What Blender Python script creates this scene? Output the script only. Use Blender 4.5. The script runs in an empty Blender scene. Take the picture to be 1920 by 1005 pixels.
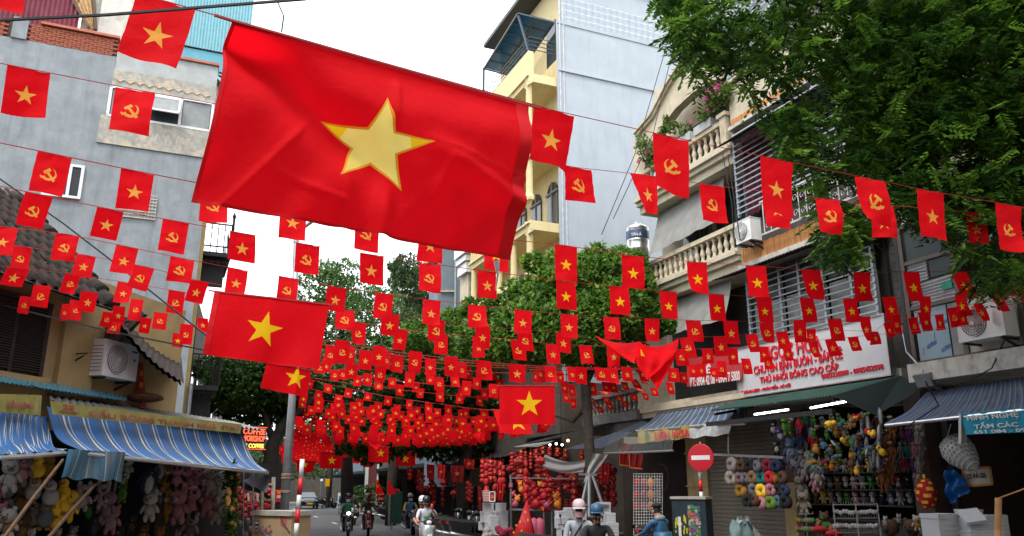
import bpy, bmesh, math, random
import numpy as np
from mathutils import Vector, Matrix, noise
random.seed(11); np.random.seed(11)
D=bpy.data; S=bpy.context.scene; COL=S.collection
R=math.radians
# ---------------- camera ----------------
W,H=1920.,1005.; F=1500.; PIT=R(15.3); CH=2.0
cd=D.cameras.new('camera'); cam=D.objects.new('camera',cd); COL.objects.link(cam); S.camera=cam
cam.location=(0,0,CH); cam.rotation_euler=(R(90)+PIT,0,0)
cd.sensor_width=36; cd.lens=36*F/W; cd.clip_start=.05; cd.clip_end=2000
# ---------------- sky ----------------
SUN_EL,SUN_AZ=R(58),R(205)     # azimuth from +Y towards +X
wd=D.worlds.new('World'); S.world=wd; wd.use_nodes=True
nt=wd.node_tree; bg=nt.nodes['Background']; bg.inputs[1].default_value=.13
sky=nt.nodes.new('ShaderNodeTexSky'); sky.sky_type='NISHITA'; sky.sun_disc=False
sky.sun_elevation=SUN_EL; sky.sun_rotation=SUN_AZ; sky.dust_density=4; sky.air_density=1.2
mx=nt.nodes.new('ShaderNodeMixRGB'); mx.inputs[0].default_value=.8
mx.inputs[2].default_value=(9.6,9.8,10.2,1)     # high white overcast veil
nt.links.new(sky.outputs[0],mx.inputs[1]); nt.links.new(mx.outputs[0],bg.inputs[0])
sd=D.lights.new('sun','SUN'); sun=D.objects.new('sun',sd); COL.objects.link(sun)
sd.energy=1.3; sd.angle=R(14); sd.color=(1,.95,.87)
sdir=Vector((math.sin(SUN_AZ)*math.cos(SUN_EL),math.cos(SUN_AZ)*math.cos(SUN_EL),math.sin(SUN_EL)))
sun.rotation_euler=sdir.to_track_quat('Z','Y').to_euler(); sun.location=(-10,-20,40)
vs=S.view_settings; vs.view_transform='Standard'; vs.look='None'; vs.gamma=1; vs.use_curve_mapping=False; vs.exposure=1.15
S.cycles.max_bounces=8; S.cycles.diffuse_bounces=4; S.cycles.transparent_max_bounces=12; S.cycles.transmission_bounces=4
# ---------------- pixel <-> place ----------------
C0=Vector((0,0,CH)); FW=Vector((0,math.cos(PIT),math.sin(PIT))); UP=Vector((0,-math.sin(PIT),math.cos(PIT)))
def ray(px,py): return FW*F+Vector((px-W/2,0,0))+UP*(H/2-py)
def at(px,py,Y):
    d=ray(px,py); return C0+d*(Y/d.y)
def gnd(px,py,z=0.):
    d=ray(px,py); return C0+d*((z-CH)/d.z)
def proj(P):
    d=P-C0; z=d.dot(FW); return (W/2+F*d.x/z,H/2-F*d.dot(UP)/z)
class Fr:
    def __init__(s,o,t): s.o=Vector((o[0],o[1],0)); s.t=Vector((t[0],t[1],0)).normalized(); s.n=Vector((s.t.y,-s.t.x,0))
    def pt(s,a,z,d=0.): return s.o+s.t*a+s.n*d+Vector((0,0,z))
    def hit(s,px,py,d=0.):
        r=ray(px,py); k=((s.o+s.n*d-C0).dot(s.n))/r.dot(s.n); p=C0+r*k
        return ((p-s.o).dot(s.t),p.z)
    def w(s,px,py,d=0.):
        a,z=s.hit(px,py,d); return s.pt(a,z,d)
    def mat(s,a,z,d=0.):   # x along wall, y up, z outwards
        m=Matrix.Identity(4); p=s.pt(a,z,d)
        for i in range(3): m[i][0]=s.t[i]; m[i][1]=(0,0,1)[i]; m[i][2]=s.n[i]; m[i][3]=p[i]
        return m
RF=Fr((6.1,22),(.393,-.919))       # street front on the right
LW=Fr((-7.2,15.3),(.208,.978))     # corner shop on the left
GW=Fr((-9,24),(.919,.393))         # blank side wall on the left
YP=Fr((1.76,32.2),(.919,.393))     # blank side wall of the yellow house
# ---------------- mesh builder ----------------
BASE={}
class MB:
    def __init__(s): s.v=[]; s.f=[]; s.m=[]; s.uv={}
    def add(s,vs,fs,m=0):
        k=len(s.v); s.v+= [Vector(p) for p in vs]
        for f in fs: s.f.append(tuple(i+k for i in f)); s.m.append(m)
        return s
    def poly(s,pts,m=0): return s.add(pts,[tuple(range(len(pts)))],m)
    def hexa(s,p,m=0):   # 8 corners: 0-3 bottom ring, 4-7 top ring
        return s.add(p,[(3,2,1,0),(4,5,6,7),(0,1,5,4),(1,2,6,5),(2,3,7,6),(3,0,4,7)],m)
    def box(s,c,x,y,z,m=0):
        c,x,y,z=Vector(c),Vector(x),Vector(y),Vector(z)
        return s.hexa([c-x-y-z,c+x-y-z,c+x+y-z,c-x+y-z,c-x-y+z,c+x-y+z,c+x+y+z,c-x+y+z],m)
    def aab(s,x0,x1,y0,y1,z0,z1,m=0):
        return s.box(((x0+x1)/2,(y0+y1)/2,(z0+z1)/2),((x1-x0)/2,0,0),(0,(y1-y0)/2,0),(0,0,(z1-z0)/2),m)
    def fb(s,fr,a0,a1,z0,z1,d0,d1,m=0):
        q=[(a0,d1),(a1,d1),(a1,d0),(a0,d0)]
        return s.hexa([fr.pt(a,z0,d) for a,d in q]+[fr.pt(a,z1,d) for a,d in q],m)
    def bar(s,a,b,r,m=0,r2=None):
        a,b=Vector(a),Vector(b); z=(b-a)/2; u=z.orthogonal().normalized()
        if abs(z.normalized().z)<.95: u=Vector((0,0,1)).cross(z).normalized()
        w=z.cross(u).normalized(); return s.box((a+b)/2,u*r,w*(r2 or r),z,m)
    def tube(s,pts,r,n=6,m=0,cap=True):
        pts=[Vector(p) for p in pts]; rs=r if isinstance(r,(list,tuple)) else [r]*len(pts)
        k=len(s.v); u=None
        for i,p in enumerate(pts):
            t=(pts[min(i+1,len(pts)-1)]-pts[max(i-1,0)]).normalized()
            u=(t.orthogonal() if u is None else u-t*u.dot(t)).normalized(); w=t.cross(u)
            for j in range(n):
                a=2*math.pi*j/n; s.v.append(p+(u*math.cos(a)+w*math.sin(a))*rs[i])
        for i in range(len(pts)-1):
            for j in range(n):
                a=k+i*n+j; b=k+i*n+(j+1)%n; s.f.append((a,b,b+n,a+n)); s.m.append(m)
        if cap:
            s.f.append(tuple(k+n-1-j for j in range(n))); s.m.append(m)
            e=k+(len(pts)-1)*n; s.f.append(tuple(e+j for j in range(n))); s.m.append(m)
        return s
    def lathe(s,c,prof,n=10,m=0,ax=None):
        c=Vector(c); q=(Vector(ax) if ax else Vector((0,0,1))).normalized(); u=q.orthogonal().normalized(); w=q.cross(u); k=len(s.v)
        for r,h in prof:
            for j in range(n):
                a=2*math.pi*j/n; s.v.append(c+q*h+(u*math.cos(a)+w*math.sin(a))*max(r,1e-4))
        for i in range(len(prof)-1):
            for j in range(n):
                a=k+i*n+j; b=k+i*n+(j+1)%n; s.f.append((a,b,b+n,a+n)); s.m.append(m)
        s.f.append(tuple(k+n-1-j for j in range(n))); s.m.append(m)
        e=k+(len(prof)-1)*n; s.f.append(tuple(e+j for j in range(n))); s.m.append(m)
        return s
    def ell(s,c,r,m=0,n=10,k=7,rot=None):
        c=Vector(c); r=(r,r,r) if isinstance(r,(int,float)) else r; b=len(s.v); rot=rot or Matrix.Identity(3)
        s.v.append(c+rot@Vector((0,0,-r[2])))
        for i in range(1,k):
            a=-math.pi/2+math.pi*i/k
            for j in range(n):
                t=2*math.pi*j/n; s.v.append(c+rot@Vector((r[0]*math.cos(a)*math.cos(t),r[1]*math.cos(a)*math.sin(t),r[2]*math.sin(a))))
        s.v.append(c+rot@Vector((0,0,r[2]))); e=len(s.v)-1
        for j in range(n): s.f.append((b,b+1+(j+1)%n,b+1+j)); s.m.append(m)
        for i in range(k-2):
            for j in range(n):
                p=b+1+i*n+j; q=b+1+i*n+(j+1)%n; s.f.append((p,q,q+n,p+n)); s.m.append(m)
        for j in range(n): s.f.append((e,e-n+j,e-n+(j+1)%n)); s.m.append(m)
        return s
    def sheet(s,fn,nu,nv,m=0,thick=0.):
        k=len(s.v)
        for j in range(nv+1):
            for i in range(nu+1):
                s.v.append(Vector(fn(i/nu,j/nv))); s.uv[len(s.v)-1]=(i/nu,j/nv)
        for j in range(nv):
            for i in range(nu):
                a=k+j*(nu+1)+i; s.f.append((a,a+nu+1,a+nu+2,a+1)); s.m.append(m)
        if thick:
            nn=(Vector(fn(1,0))-Vector(fn(0,0))).cross(Vector(fn(0,1))-Vector(fn(0,0))).normalized()*thick
            s.sheet(lambda u,v:Vector(fn(1-u,v))+nn,nu,nv,m)
            for vtx in range(len(s.v)-(nu+1)*(nv+1),len(s.v)):
                u,v=s.uv[vtx]; s.uv[vtx]=(1-u,v)
        return s
    def mesh(s,name,mats,smooth=False,base=Vector((0,0,0))):
        me=D.meshes.new(name); me.from_pydata([tuple(p-base) for p in s.v],[],s.f)
        for mm in (mats if isinstance(mats,(list,tuple)) else [mats]): me.materials.append(mm)
        me.polygons.foreach_set('material_index',s.m)
        if smooth: me.polygons.foreach_set('use_smooth',[True]*len(s.f))
        if s.uv:
            l=me.uv_layers.new(name='UVMap'); li=np.empty(len(me.loops),dtype=np.int32); me.loops.foreach_get('vertex_index',li)
            a=np.zeros((len(s.v),2)); 
            for i,q in s.uv.items(): a[i]=q
            l.data.foreach_set('uv',a[li].ravel())
        me.update(); return me
    def build(s,name,mats,parent=None,smooth=False,loc=None):
        if parent is not None: base=BASE[parent.name]
        else: base=Vector(loc) if loc is not None else (sum(s.v,Vector())/len(s.v) if s.v else Vector())
        o=D.objects.new(name,s.mesh(name,mats,smooth,base)); COL.objects.link(o)
        if parent is not None: o.parent=parent
        else: o.location=base
        BASE[o.name]=base; return o
def tag(o,label=None,cat=None,group=None,kind=None):
    if label: o['label']=label
    if cat: o['category']=cat
    if group: o['group']=group
    if kind: o['kind']=kind
    return o
def thing(name,label,cat,loc,group=None):
    o=D.objects.new(name,None); COL.objects.link(o); o.location=loc; o.empty_display_size=.1
    BASE[o.name]=Vector(loc); return tag(o,label,cat,group)
def inst(me,name,parent,mw):       # a piece sharing mesh data, world matrix mw
    o=D.objects.new(name,me); COL.objects.link(o)
    if parent is not None:
        o.parent=parent; o.matrix_basis=Matrix.Translation(-BASE[parent.name])@mw
    else: o.matrix_basis=mw
    BASE[o.name]=mw.translation.copy(); return o
def lerp(a,b,t): return a+(b-a)*t
def bil(p00,p10,p11,p01):
    p00,p10,p11,p01=[Vector(p) for p in (p00,p10,p11,p01)]
    return lambda u,v:(p00*(1-u)+p10*u)*(1-v)+(p01*(1-u)+p11*u)*v
def ordn(n): return ['first','second','third','fourth','fifth','sixth','seventh','eighth','ninth','tenth','eleventh','twelfth','thirteenth','fourteenth','fifteenth','sixteenth','seventeenth','eighteenth','nineteenth','twentieth'][n] if n<20 else '%dth'%(n+1)
# ---------------- materials ----------------
MC={}
def mat(name,c,rough=.7,var=.25,sc=6.,bump=.0,metal=0.,c2=None,st=0.,stsc=1.2,trans=0.,emit=0.,spec=.4,bsc=None,streak=0.):
    if name in MC: return MC[name]
    m=D.materials.new(name); m.use_nodes=True; n=m.node_tree; L=n.links.new; b=n.nodes['Principled BSDF']
    b.inputs['Roughness'].default_value=rough; b.inputs['Metallic'].default_value=metal; b.inputs['Specular IOR Level'].default_value=spec
    col=(*c,1)
    if var or c2:
        tc=n.nodes.new('ShaderNodeTexCoord'); no=n.nodes.new('ShaderNodeTexNoise'); no.inputs['Scale'].default_value=sc; no.inputs['Detail'].default_value=5
        L(tc.outputs['Object'],no.inputs['Vector'])
        mp=n.nodes.new('ShaderNodeMapRange'); mp.inputs[1].default_value=.3; mp.inputs[2].default_value=.7; L(no.outputs[0],mp.inputs[0])
        mi=n.nodes.new('ShaderNodeMixRGB'); L(mp.outputs[0],mi.inputs[0])
        mi.inputs[1].default_value=tuple(x*(1-var) for x in c)+(1,); mi.inputs[2].default_value=tuple(min(1,x*(1+var*.6)) for x in c)+(1,)
        out=mi.outputs[0]
        if c2:
            n2=n.nodes.new('ShaderNodeTexNoise'); n2.inputs['Scale'].default_value=stsc; n2.inputs['Detail'].default_value=8; n2.inputs['Roughness'].default_value=.65
            L(tc.outputs['Object'],n2.inputs['Vector']); m2=n.nodes.new('ShaderNodeMapRange'); m2.inputs[1].default_value=.5; m2.inputs[2].default_value=.68; m2.inputs[4].default_value=st
            L(n2.outputs[0],m2.inputs[0]); mj=n.nodes.new('ShaderNodeMixRGB'); L(m2.outputs[0],mj.inputs[0]); L(out,mj.inputs[1]); mj.inputs[2].default_value=(*c2,1); out=mj.outputs[0]
        if streak:
            mpg=n.nodes.new('ShaderNodeMapping'); mpg.inputs['Scale'].default_value=(2.6,2.6,.3); L(tc.outputs['Object'],mpg.inputs[0]); n4=n.nodes.new('ShaderNodeTexNoise'); n4.inputs['Scale'].default_value=1.6; n4.inputs['Detail'].default_value=9; n4.inputs['Roughness'].default_value=.7; L(mpg.outputs[0],n4.inputs['Vector'])
            m4_=n.nodes.new('ShaderNodeMapRange'); m4_.inputs[1].default_value=.48; m4_.inputs[2].default_value=.8; m4_.inputs[4].default_value=streak; L(n4.outputs[0],m4_.inputs[0]); mk=n.nodes.new('ShaderNodeMixRGB'); L(m4_.outputs[0],mk.inputs[0]); L(out,mk.inputs[1]); mk.inputs[2].default_value=tuple(x*.35 for x in c)+(1,); out=mk.outputs[0]
        L(out,b.inputs['Base Color'])
        if bump:
            bp=n.nodes.new('ShaderNodeBump'); bp.inputs['Strength'].default_value=bump; bp.inputs['Distance'].default_value=.02
            if bsc:
                n3=n.nodes.new('ShaderNodeTexNoise'); n3.inputs['Scale'].default_value=bsc; n3.inputs['Detail'].default_value=4; L(tc.outputs['Object'],n3.inputs['Vector']); L(n3.outputs[0],bp.inputs['Height'])
            else: L(no.outputs[0],bp.inputs['Height'])
            L(bp.outputs[0],b.inputs['Normal'])
    else:
        out=None; b.inputs['Base Color'].default_value=col
    if emit:
        b.inputs['Emission Color'].default_value=col; b.inputs['Emission Strength'].default_value=emit
    if trans:
        t=n.nodes.new('ShaderNodeBsdfTranslucent'); t.inputs[0].default_value=col
        if out: L(out,t.inputs[0])
        mm=n.nodes.new('ShaderNodeMixShader'); mm.inputs[0].default_value=trans; L(b.outputs[0],mm.inputs[1]); L(t.outputs[0],mm.inputs[2])
        L(mm.outputs[0],n.nodes['Material Output'].inputs[0])
    MC[name]=m; return m
def stripes(name,n,ramp,rough=.7,axis=0,trans=.15,dirt=.25):
    if name in MC: return MC[name]
    m=D.materials.new(name); m.use_nodes=True; t=m.node_tree; L=t.links.new; b=t.nodes['Principled BSDF']; b.inputs['Roughness'].default_value=rough
    uv=t.nodes.new('ShaderNodeUVMap'); sp=t.nodes.new('ShaderNodeSeparateXYZ'); L(uv.outputs[0],sp.inputs[0])
    mu=t.nodes.new('ShaderNodeMath'); mu.operation='MULTIPLY'; mu.inputs[1].default_value=n; L(sp.outputs[axis],mu.inputs[0])
    fr=t.nodes.new('ShaderNodeMath'); fr.operation='FRACT'; L(mu.outputs[0],fr.inputs[0])
    cr=t.nodes.new('ShaderNodeValToRGB'); cr.color_ramp.interpolation='CONSTANT'; e=cr.color_ramp.elements
    while len(e)<len(ramp): e.new(.5)
    for i,(p,c) in enumerate(ramp): e[i].position=p; e[i].color=(*c,1)
    L(fr.outputs[0],cr.inputs[0])
    tc=t.nodes.new('ShaderNodeTexCoord'); no=t.nodes.new('ShaderNodeTexNoise'); no.inputs['Scale'].default_value=3; no.inputs['Detail'].default_value=6; L(tc.outputs['Object'],no.inputs[0])
    mp=t.nodes.new('ShaderNodeMapRange'); mp.inputs[1].default_value=.4; mp.inputs[2].default_value=.7; mp.inputs[4].default_value=dirt; L(no.outputs[0],mp.inputs[0])
    mi=t.nodes.new('ShaderNodeMixRGB'); L(mp.outputs[0],mi.inputs[0]); L(cr.outputs[0],mi.inputs[1]); mi.inputs[2].default_value=(.16,.15,.13,1); L(mi.outputs[0],b.inputs['Base Color'])
    tr=t.nodes.new('ShaderNodeBsdfTranslucent'); L(mi.outputs[0],tr.inputs[0]); ms=t.nodes.new('ShaderNodeMixShader'); ms.inputs[0].default_value=trans
    L(b.outputs[0],ms.inputs[1]); L(tr.outputs[0],ms.inputs[2]); L(ms.outputs[0],t.nodes['Material Output'].inputs[0])
    MC[name]=m; return m
def leafmat(name,ca,cb,tr=.35):
    m=D.materials.new(name); m.use_nodes=True; n=m.node_tree; L=n.links.new; b=n.nodes['Principled BSDF']; b.inputs['Roughness'].default_value=.45; b.inputs['Specular IOR Level'].default_value=.35
    at_=n.nodes.new('ShaderNodeAttribute'); at_.attribute_name='tint'; mi=n.nodes.new('ShaderNodeMixRGB'); L(at_.outputs['Fac'],mi.inputs[0]); mi.inputs[1].default_value=(*ca,1); mi.inputs[2].default_value=(*cb,1)
    L(mi.outputs[0],b.inputs['Base Color']); t=n.nodes.new('ShaderNodeBsdfTranslucent'); L(mi.outputs[0],t.inputs[0]); x=n.nodes.new('ShaderNodeMixShader'); x.inputs[0].default_value=tr
    L(b.outputs[0],x.inputs[1]); L(t.outputs[0],x.inputs[2]); L(x.outputs[0],n.nodes['Material Output'].inputs[0]); return m
def glass(name,c=(.9,.95,.95),alpha=.35,rough=.08):
    if name in MC: return MC[name]
    m=D.materials.new(name); m.use_nodes=True; n=m.node_tree; L=n.links.new; b=n.nodes['Principled BSDF']; b.inputs['Base Color'].default_value=(*c,1); b.inputs['Roughness'].default_value=rough
    t=n.nodes.new('ShaderNodeBsdfTransparent'); x=n.nodes.new('ShaderNodeMixShader'); x.inputs[0].default_value=alpha; L(t.outputs[0],x.inputs[1]); L(b.outputs[0],x.inputs[2]); L(x.outputs[0],n.nodes['Material Output'].inputs[0]); MC[name]=m; return m
FLAGRED=mat('flag_cloth',(.8,.004,.011),.75,.05,4,trans=.5,spec=.15,bump=.3,bsc=22)
FLAGPALE=mat('pale_flag_cloth',(.8,.02,.03),.7,.05,4,trans=.5,spec=.25)  # slightly paler red, for the flattest small flags and one far flag
GOLD=mat('ochre_print',(.9,.4,.07),.7,.06,8,trans=.5,spec=.2)
YEL=mat('yellow_print',(.95,.58,.01),.7,.05,8,trans=.5,spec=.2)
PALEYEL=mat('double_layer_yellow_cloth',(.97,.8,.2),.7,.05,8,trans=.5,spec=.2)
STRING=mat('red_string',(.38,.03,.03),.8,.1)
WIRE=mat('black_cable',(.012,.012,.014),.6,.1)
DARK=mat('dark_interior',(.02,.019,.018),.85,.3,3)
WHITE=mat('white_paint',(.62,.63,.64),.5,.1,4)
GREYMET=mat('grey_metal',(.32,.34,.36),.4,.2,5,metal=.6)
DKMET=mat('dark_metal',(.03,.032,.035),.45,.2,6,metal=.3)
STEEL=mat('bright_steel',(.6,.61,.62),.28,.15,6,metal=.9)
REDP=mat('red_paint',(.55,.012,.015),.45,.12,6)
WOOD=mat('bamboo',(.085,.045,.02),.6,.4,12)
RUBBER=mat('rubber',(.015,.015,.015),.8,.1)
STYRO=mat('styrofoam',(.38,.39,.41),.8,.05,20,bump=.1)
# ---------------- lettering prepared first ----------------
TXT={}
def prep_text(bodies):
    dg=bpy.context.evaluated_depsgraph_get
    tmp=[]
    for b in bodies:
        c=D.curves.new('t','FONT'); c.body=b; c.extrude=.03; c.offset=.022; c.resolution_u=3; o=D.objects.new('t',c); COL.objects.link(o); tmp.append((b,o,c))
    bpy.context.view_layer.update(); g=dg()
    for b,o,c in tmp:
        me=D.meshes.new_from_object(o.evaluated_get(g)); n=len(me.vertices)
        a=np.empty(n*3); me.vertices.foreach_get('co',a); a=a.reshape(-1,3)
        lo,hi=a.min(0),a.max(0); a=(a-lo)/np.maximum(hi-lo,1e-6); a[:,2]-=.5; me.vertices.foreach_set('co',a.ravel()); me.materials.clear(); TXT[b]=me
    for b,o,c in tmp: D.objects.remove(o); D.curves.remove(c)
prep_text(['NGỌC HOA','CHUYÊN BÁN BUÔN - BÁN LẺ','THÚ NHỒI BÔNG CAO CẤP','0983336899 - 0985452998','85 HÀNG LƯỢC - HOÀN KIẾM - HÀ NỘI','HÌNH NGHỆ','TẤM CÁC','651 084 - 0904','LIÊN NGA','GẤU BÔNG THANH NHÃ','ĐT: 0913','28','HÀNG LƯỢC','COFFEE','WORKSHOP','EGG COFFEE','CÓ ĐÁ GEL','TÂN Á','ALUTITAN','KHOAN','CẮT BÊ TÔNG','ĐT: 0904 42 08 - 0904 7 5800','HẾ','THANH','024','220K','TRUNG THU','E','GẤU BÔNG'])
def text(b,parent,m,mw,w,h,th=.006,name='lettering',shear=0):
    me=TXT[b].copy(); me.name=name; me.materials.append(m)
    sc=Matrix.Diagonal((w,h,th,1))
    if shear: sc=Matrix(((1,0,0,0),(shear,1,0,0),(0,0,1,0),(0,0,0,1)))@sc
    M=mw@sc; p=M.translation.copy(); M.translation=(0,0,0); me.transform(M); return inst(me,name,parent,Matrix.Translation(p))
def ftext(b,parent,m,fr,p0,p1,p2,d,th=.012,name='lettering'):
    """text with lower-left pixel p0, lower-right p1, upper-left p2 on wall frame fr at offset d"""
    a,z=fr.hit(*p0,d); a1,z1=fr.hit(*p1,d); a2,z2=fr.hit(*p2,d)
    X=fr.pt(a1,z1,d)-fr.pt(a,z,d); Yv=Vector((0,0,z2-z)); m4=Matrix.Identity(4); p=fr.pt(a,z,d)
    for i in range(3): m4[i][0]=X[i]; m4[i][1]=Yv[i]; m4[i][2]=fr.n[i]; m4[i][3]=p[i]
    return text(b,parent,m,m4,1,1,th,name)
# ================= large structure =================
ASPH=mat('asphalt',(.075,.077,.08),.85,.25,3,bump=.25,bsc=90,c2=(.03,.03,.03),st=.5,stsc=.7)
PAVE=mat('paving',(.15,.14,.125),.85,.3,4,bump=.2,bsc=40,c2=(.06,.05,.04),st=.7,stsc=2)
LINE=mat('road_paint',(.6,.6,.56),.7,.3,9)
def struct(mb,name,m,**k): return tag(mb.build(name,m,**k),kind='structure')
struct(MB().poly([(-300,-200,-.004),(300,-200,-.004),(300,500,-.004),(-300,500,-.004)]),'ground',PAVE,loc=(0,0,0))
def G2(px,py): p=gnd(px,py); return Vector((p.x,p.y,0))
cR=[Vector((9.5,-10,0)),Vector((6.6,12,0)),Vector((3.2,24,0)),Vector((-.2,33,0)),G2(831,993),G2(710,970),G2(640,955),G2(592,943)]
cL=[p+Vector((-8.6,-3.1,0)) for p in cR]; cL[0].x-=3; cL[1].x-=1.0
rd=MB()
for i in range(len(cR)-1): rd.poly([cL[i],cR[i],cR[i+1],cL[i+1]])
struct(rd,'road',ASPH,loc=(0,20,0))
pv=MB()
for i in range(len(cR)-1):
    a,b=cR[i],cR[i+1]; o=Vector((12,4,0)); e=Vector((0,0,.13))
    pv.hexa([a,a+o,b+o,b,a+e,a+o+e,b+o+e,b+e])
struct(pv,'pavement',PAVE,loc=(0,20,0))
kb=MB()
for i in range(len(cR)-1):
    a,b=cR[i]-Vector((.16,.05,0)),cR[i+1]-Vector((.16,.05,0)); o=Vector((.158,.05,0)); e=Vector((0,0,.137))
    kb.hexa([a,a+o,b+o,b,a+e,a+o+e,b+o+e,b+e])
struct(kb,'kerb',mat('kerb_stone',(.3,.3,.28),.8,.3,5),loc=(0,20,0))
dl=(G2(567,961)-G2(627,981)).normalized(); dn=Vector((dl.y,-dl.x,0))
for px,py in ((627,981),(592,969),(567,961),(551,955)):
    p=G2(px,py)+Vector((0,0,.008)); m=MB().poly([p-dl*1.1-dn*.07,p-dl*1.1+dn*.07,p+dl*1.1+dn*.07,p+dl*1.1-dn*.07]); struct(m,'road_marking',LINE)
YELW=mat('cream_yellow_render',(.66,.55,.3),.8,.08,3,bump=.1,c2=(.55,.42,.2),st=.35,stsc=1.5,streak=.3)
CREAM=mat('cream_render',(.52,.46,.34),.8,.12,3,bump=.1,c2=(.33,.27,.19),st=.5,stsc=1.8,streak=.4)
CREAM2=mat('aged_cream_stone',(.52,.45,.32),.8,.18,4,bump=.15,c2=(.2,.16,.11),st=.6,stsc=2.5)
BLUEG=mat('blue_grey_render',(.36,.41,.455),.8,.06,1.5,bump=.12,bsc=9,c2=(.32,.37,.42),st=.6,stsc=.9,streak=.22)
GREYW=mat('grey_cement_render',(.235,.265,.285),.85,.16,2.5,bump=.35,bsc=7,c2=(.31,.34,.36),st=.6,stsc=1.1,streak=.5)
PEEL=mat('peeling_render',(.34,.33,.29),.85,.25,6,bump=.3,c2=(.5,.42,.3),st=.95,stsc=3)
BRICK=mat('brick_red',(.32,.09,.05),.85,.35,7,bump=.3,c2=(.2,.06,.04),st=.6,stsc=9)
MORT=mat('mortar',(.1,.07,.055),.9,.3,8)
GLD=mat('dark_window_glass',(.04,.05,.055),.1,.2,2,spec=.7)
FROST=mat('dusty_glass',(.2,.22,.22),.25,.3,3,spec=.6)
FRAME=mat('window_frame_white',(.7,.71,.72),.45,.05)
GALV=mat('galvanised_bar',(.34,.38,.42),.45,.15,8,metal=.3)
SLATE=mat('slate_blue_render',(.15,.2,.25),.8,.1,2,c2=(.2,.26,.31),st=.5)
CONC=mat('weathered_concrete',(.5,.48,.43),.85,.15,4,bump=.25,c2=(.12,.11,.09),st=.75,stsc=2.2,streak=.6)
TERRA=mat('terracotta_slat',(.5,.22,.07),.75,.25,9,c2=(.6,.36,.15),st=.6,stsc=5)
CORRD=mat('dark_corrugated',(.03,.026,.025),.8,.25,5,spec=.2)
GREENR=mat('green_sheet',(.02,.065,.05),.55,.2,5,c2=(.02,.05,.04),st=.6,stsc=4)
TEALS=mat('teal_sheet',(.1,.3,.38),.5,.12,3,metal=.2)
MAROON=mat('maroon_sheet',(.2,.045,.07),.5,.2,3,metal=.2,c2=(.3,.1,.1),st=.5,stsc=2)
def corr(fn,nu,nv,amp,cyc,nrm,axis=0):
    n=Vector(nrm).normalized()*amp
    return lambda u,v: fn(u,v)+n*math.sin(2*math.pi*cyc*(u if axis==0 else v))
DIMC=mat('mouldy_dark_concrete',(.07,.063,.052),.9,.3,2,c2=(.035,.032,.03),st=.7)  # dark base: shade painted into yellow house lower walls and dim far fronts
# ---- cream balcony house
RS=RF.pt
def pth(*p): return [Vector(q) for q in p]
BALM=MB().lathe((0,0,0),[(.075,0),(.075,.05),(.045,.08),(.06,.16),(.085,.24),(.06,.33),(.038,.42),(.05,.5),(.075,.53),(.075,.58)],8).mesh('baluster',CREAM2,True)
BALMG=MB().lathe((0,0,0),[(.075,0),(.075,.05),(.045,.08),(.06,.16),(.085,.24),(.06,.33),(.038,.42),(.05,.5),(.075,.53),(.075,.58)],8).mesh('baluster',mat('grey_stone',(.17,.17,.16),.85,.3,5),True)
def balustrade(parent,fr,a0,a1,z,d,me,m,step=.27,h=.58):
    n=max(1,int((a1-a0)/step))
    for i in range(n):
        inst(me,'baluster',parent,Matrix.Translation(fr.pt(a0+(i+.5)*(a1-a0)/n,z,d))@Matrix.Diagonal((1,1,h/.58,1)))
    MB().fb(fr,a0-.1,a1+.1,z+h,z+h+.13,d-.13,d+.13).build('hand_rail',m,parent)
ch=thing('balcony_house','cream townhouse with stone balustrade balconies and an arched gable right of centre','house',RS(-2,0))
MB().fb(RF,-4.6,.58,4.55,16.0,-8,-1.0).build('wall',CREAM,ch)
MB().fb(RF,-4.6,.58,0,4.5,-8,-2.6).build('shop_back_wall',DARK,ch)
MB().fb(RF,-4.55,.6,4.12,4.28,-2.5,.12).fb(RF,-4.55,.6,4.28,4.42,-2.5,.2).fb(RF,-4.55,.6,4.42,4.54,-1,.06).build('cornice',CREAM,ch)
MB().fb(RF,-4.5,.58,7.85,8.1,-1,-.1).fb(RF,-4.5,.6,8.1,8.26,-1,.03).fb(RF,-4.5,.62,8.26,8.36,-1,.14).fb(RF,-4.5,.6,8.36,8.47,-1,.04).build('balcony_floor',CREAM,ch)
balustrade(ch,RF,-4.3,.45,8.47,-.05,BALM,CREAM2)
MB().fb(RF,-4.5,.58,11.05,11.3,-1,-.1).fb(RF,-4.5,.6,11.3,11.45,-1,.03).fb(RF,-4.5,.62,11.45,11.56,-1,.14).fb(RF,-4.5,.6,11.56,11.7,-1,.04).build('balcony_floor',CREAM,ch)
balustrade(ch,RF,-4.0,.45,11.7,-.05,BALM,CREAM2,.29,.62)
MB().fb(RF,.3,.58,11.7,12.5,-.2,.1).fb(RF,.24,.64,12.5,12.62,-.26,.16).build('corner_pier',CREAM2,ch)
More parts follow.
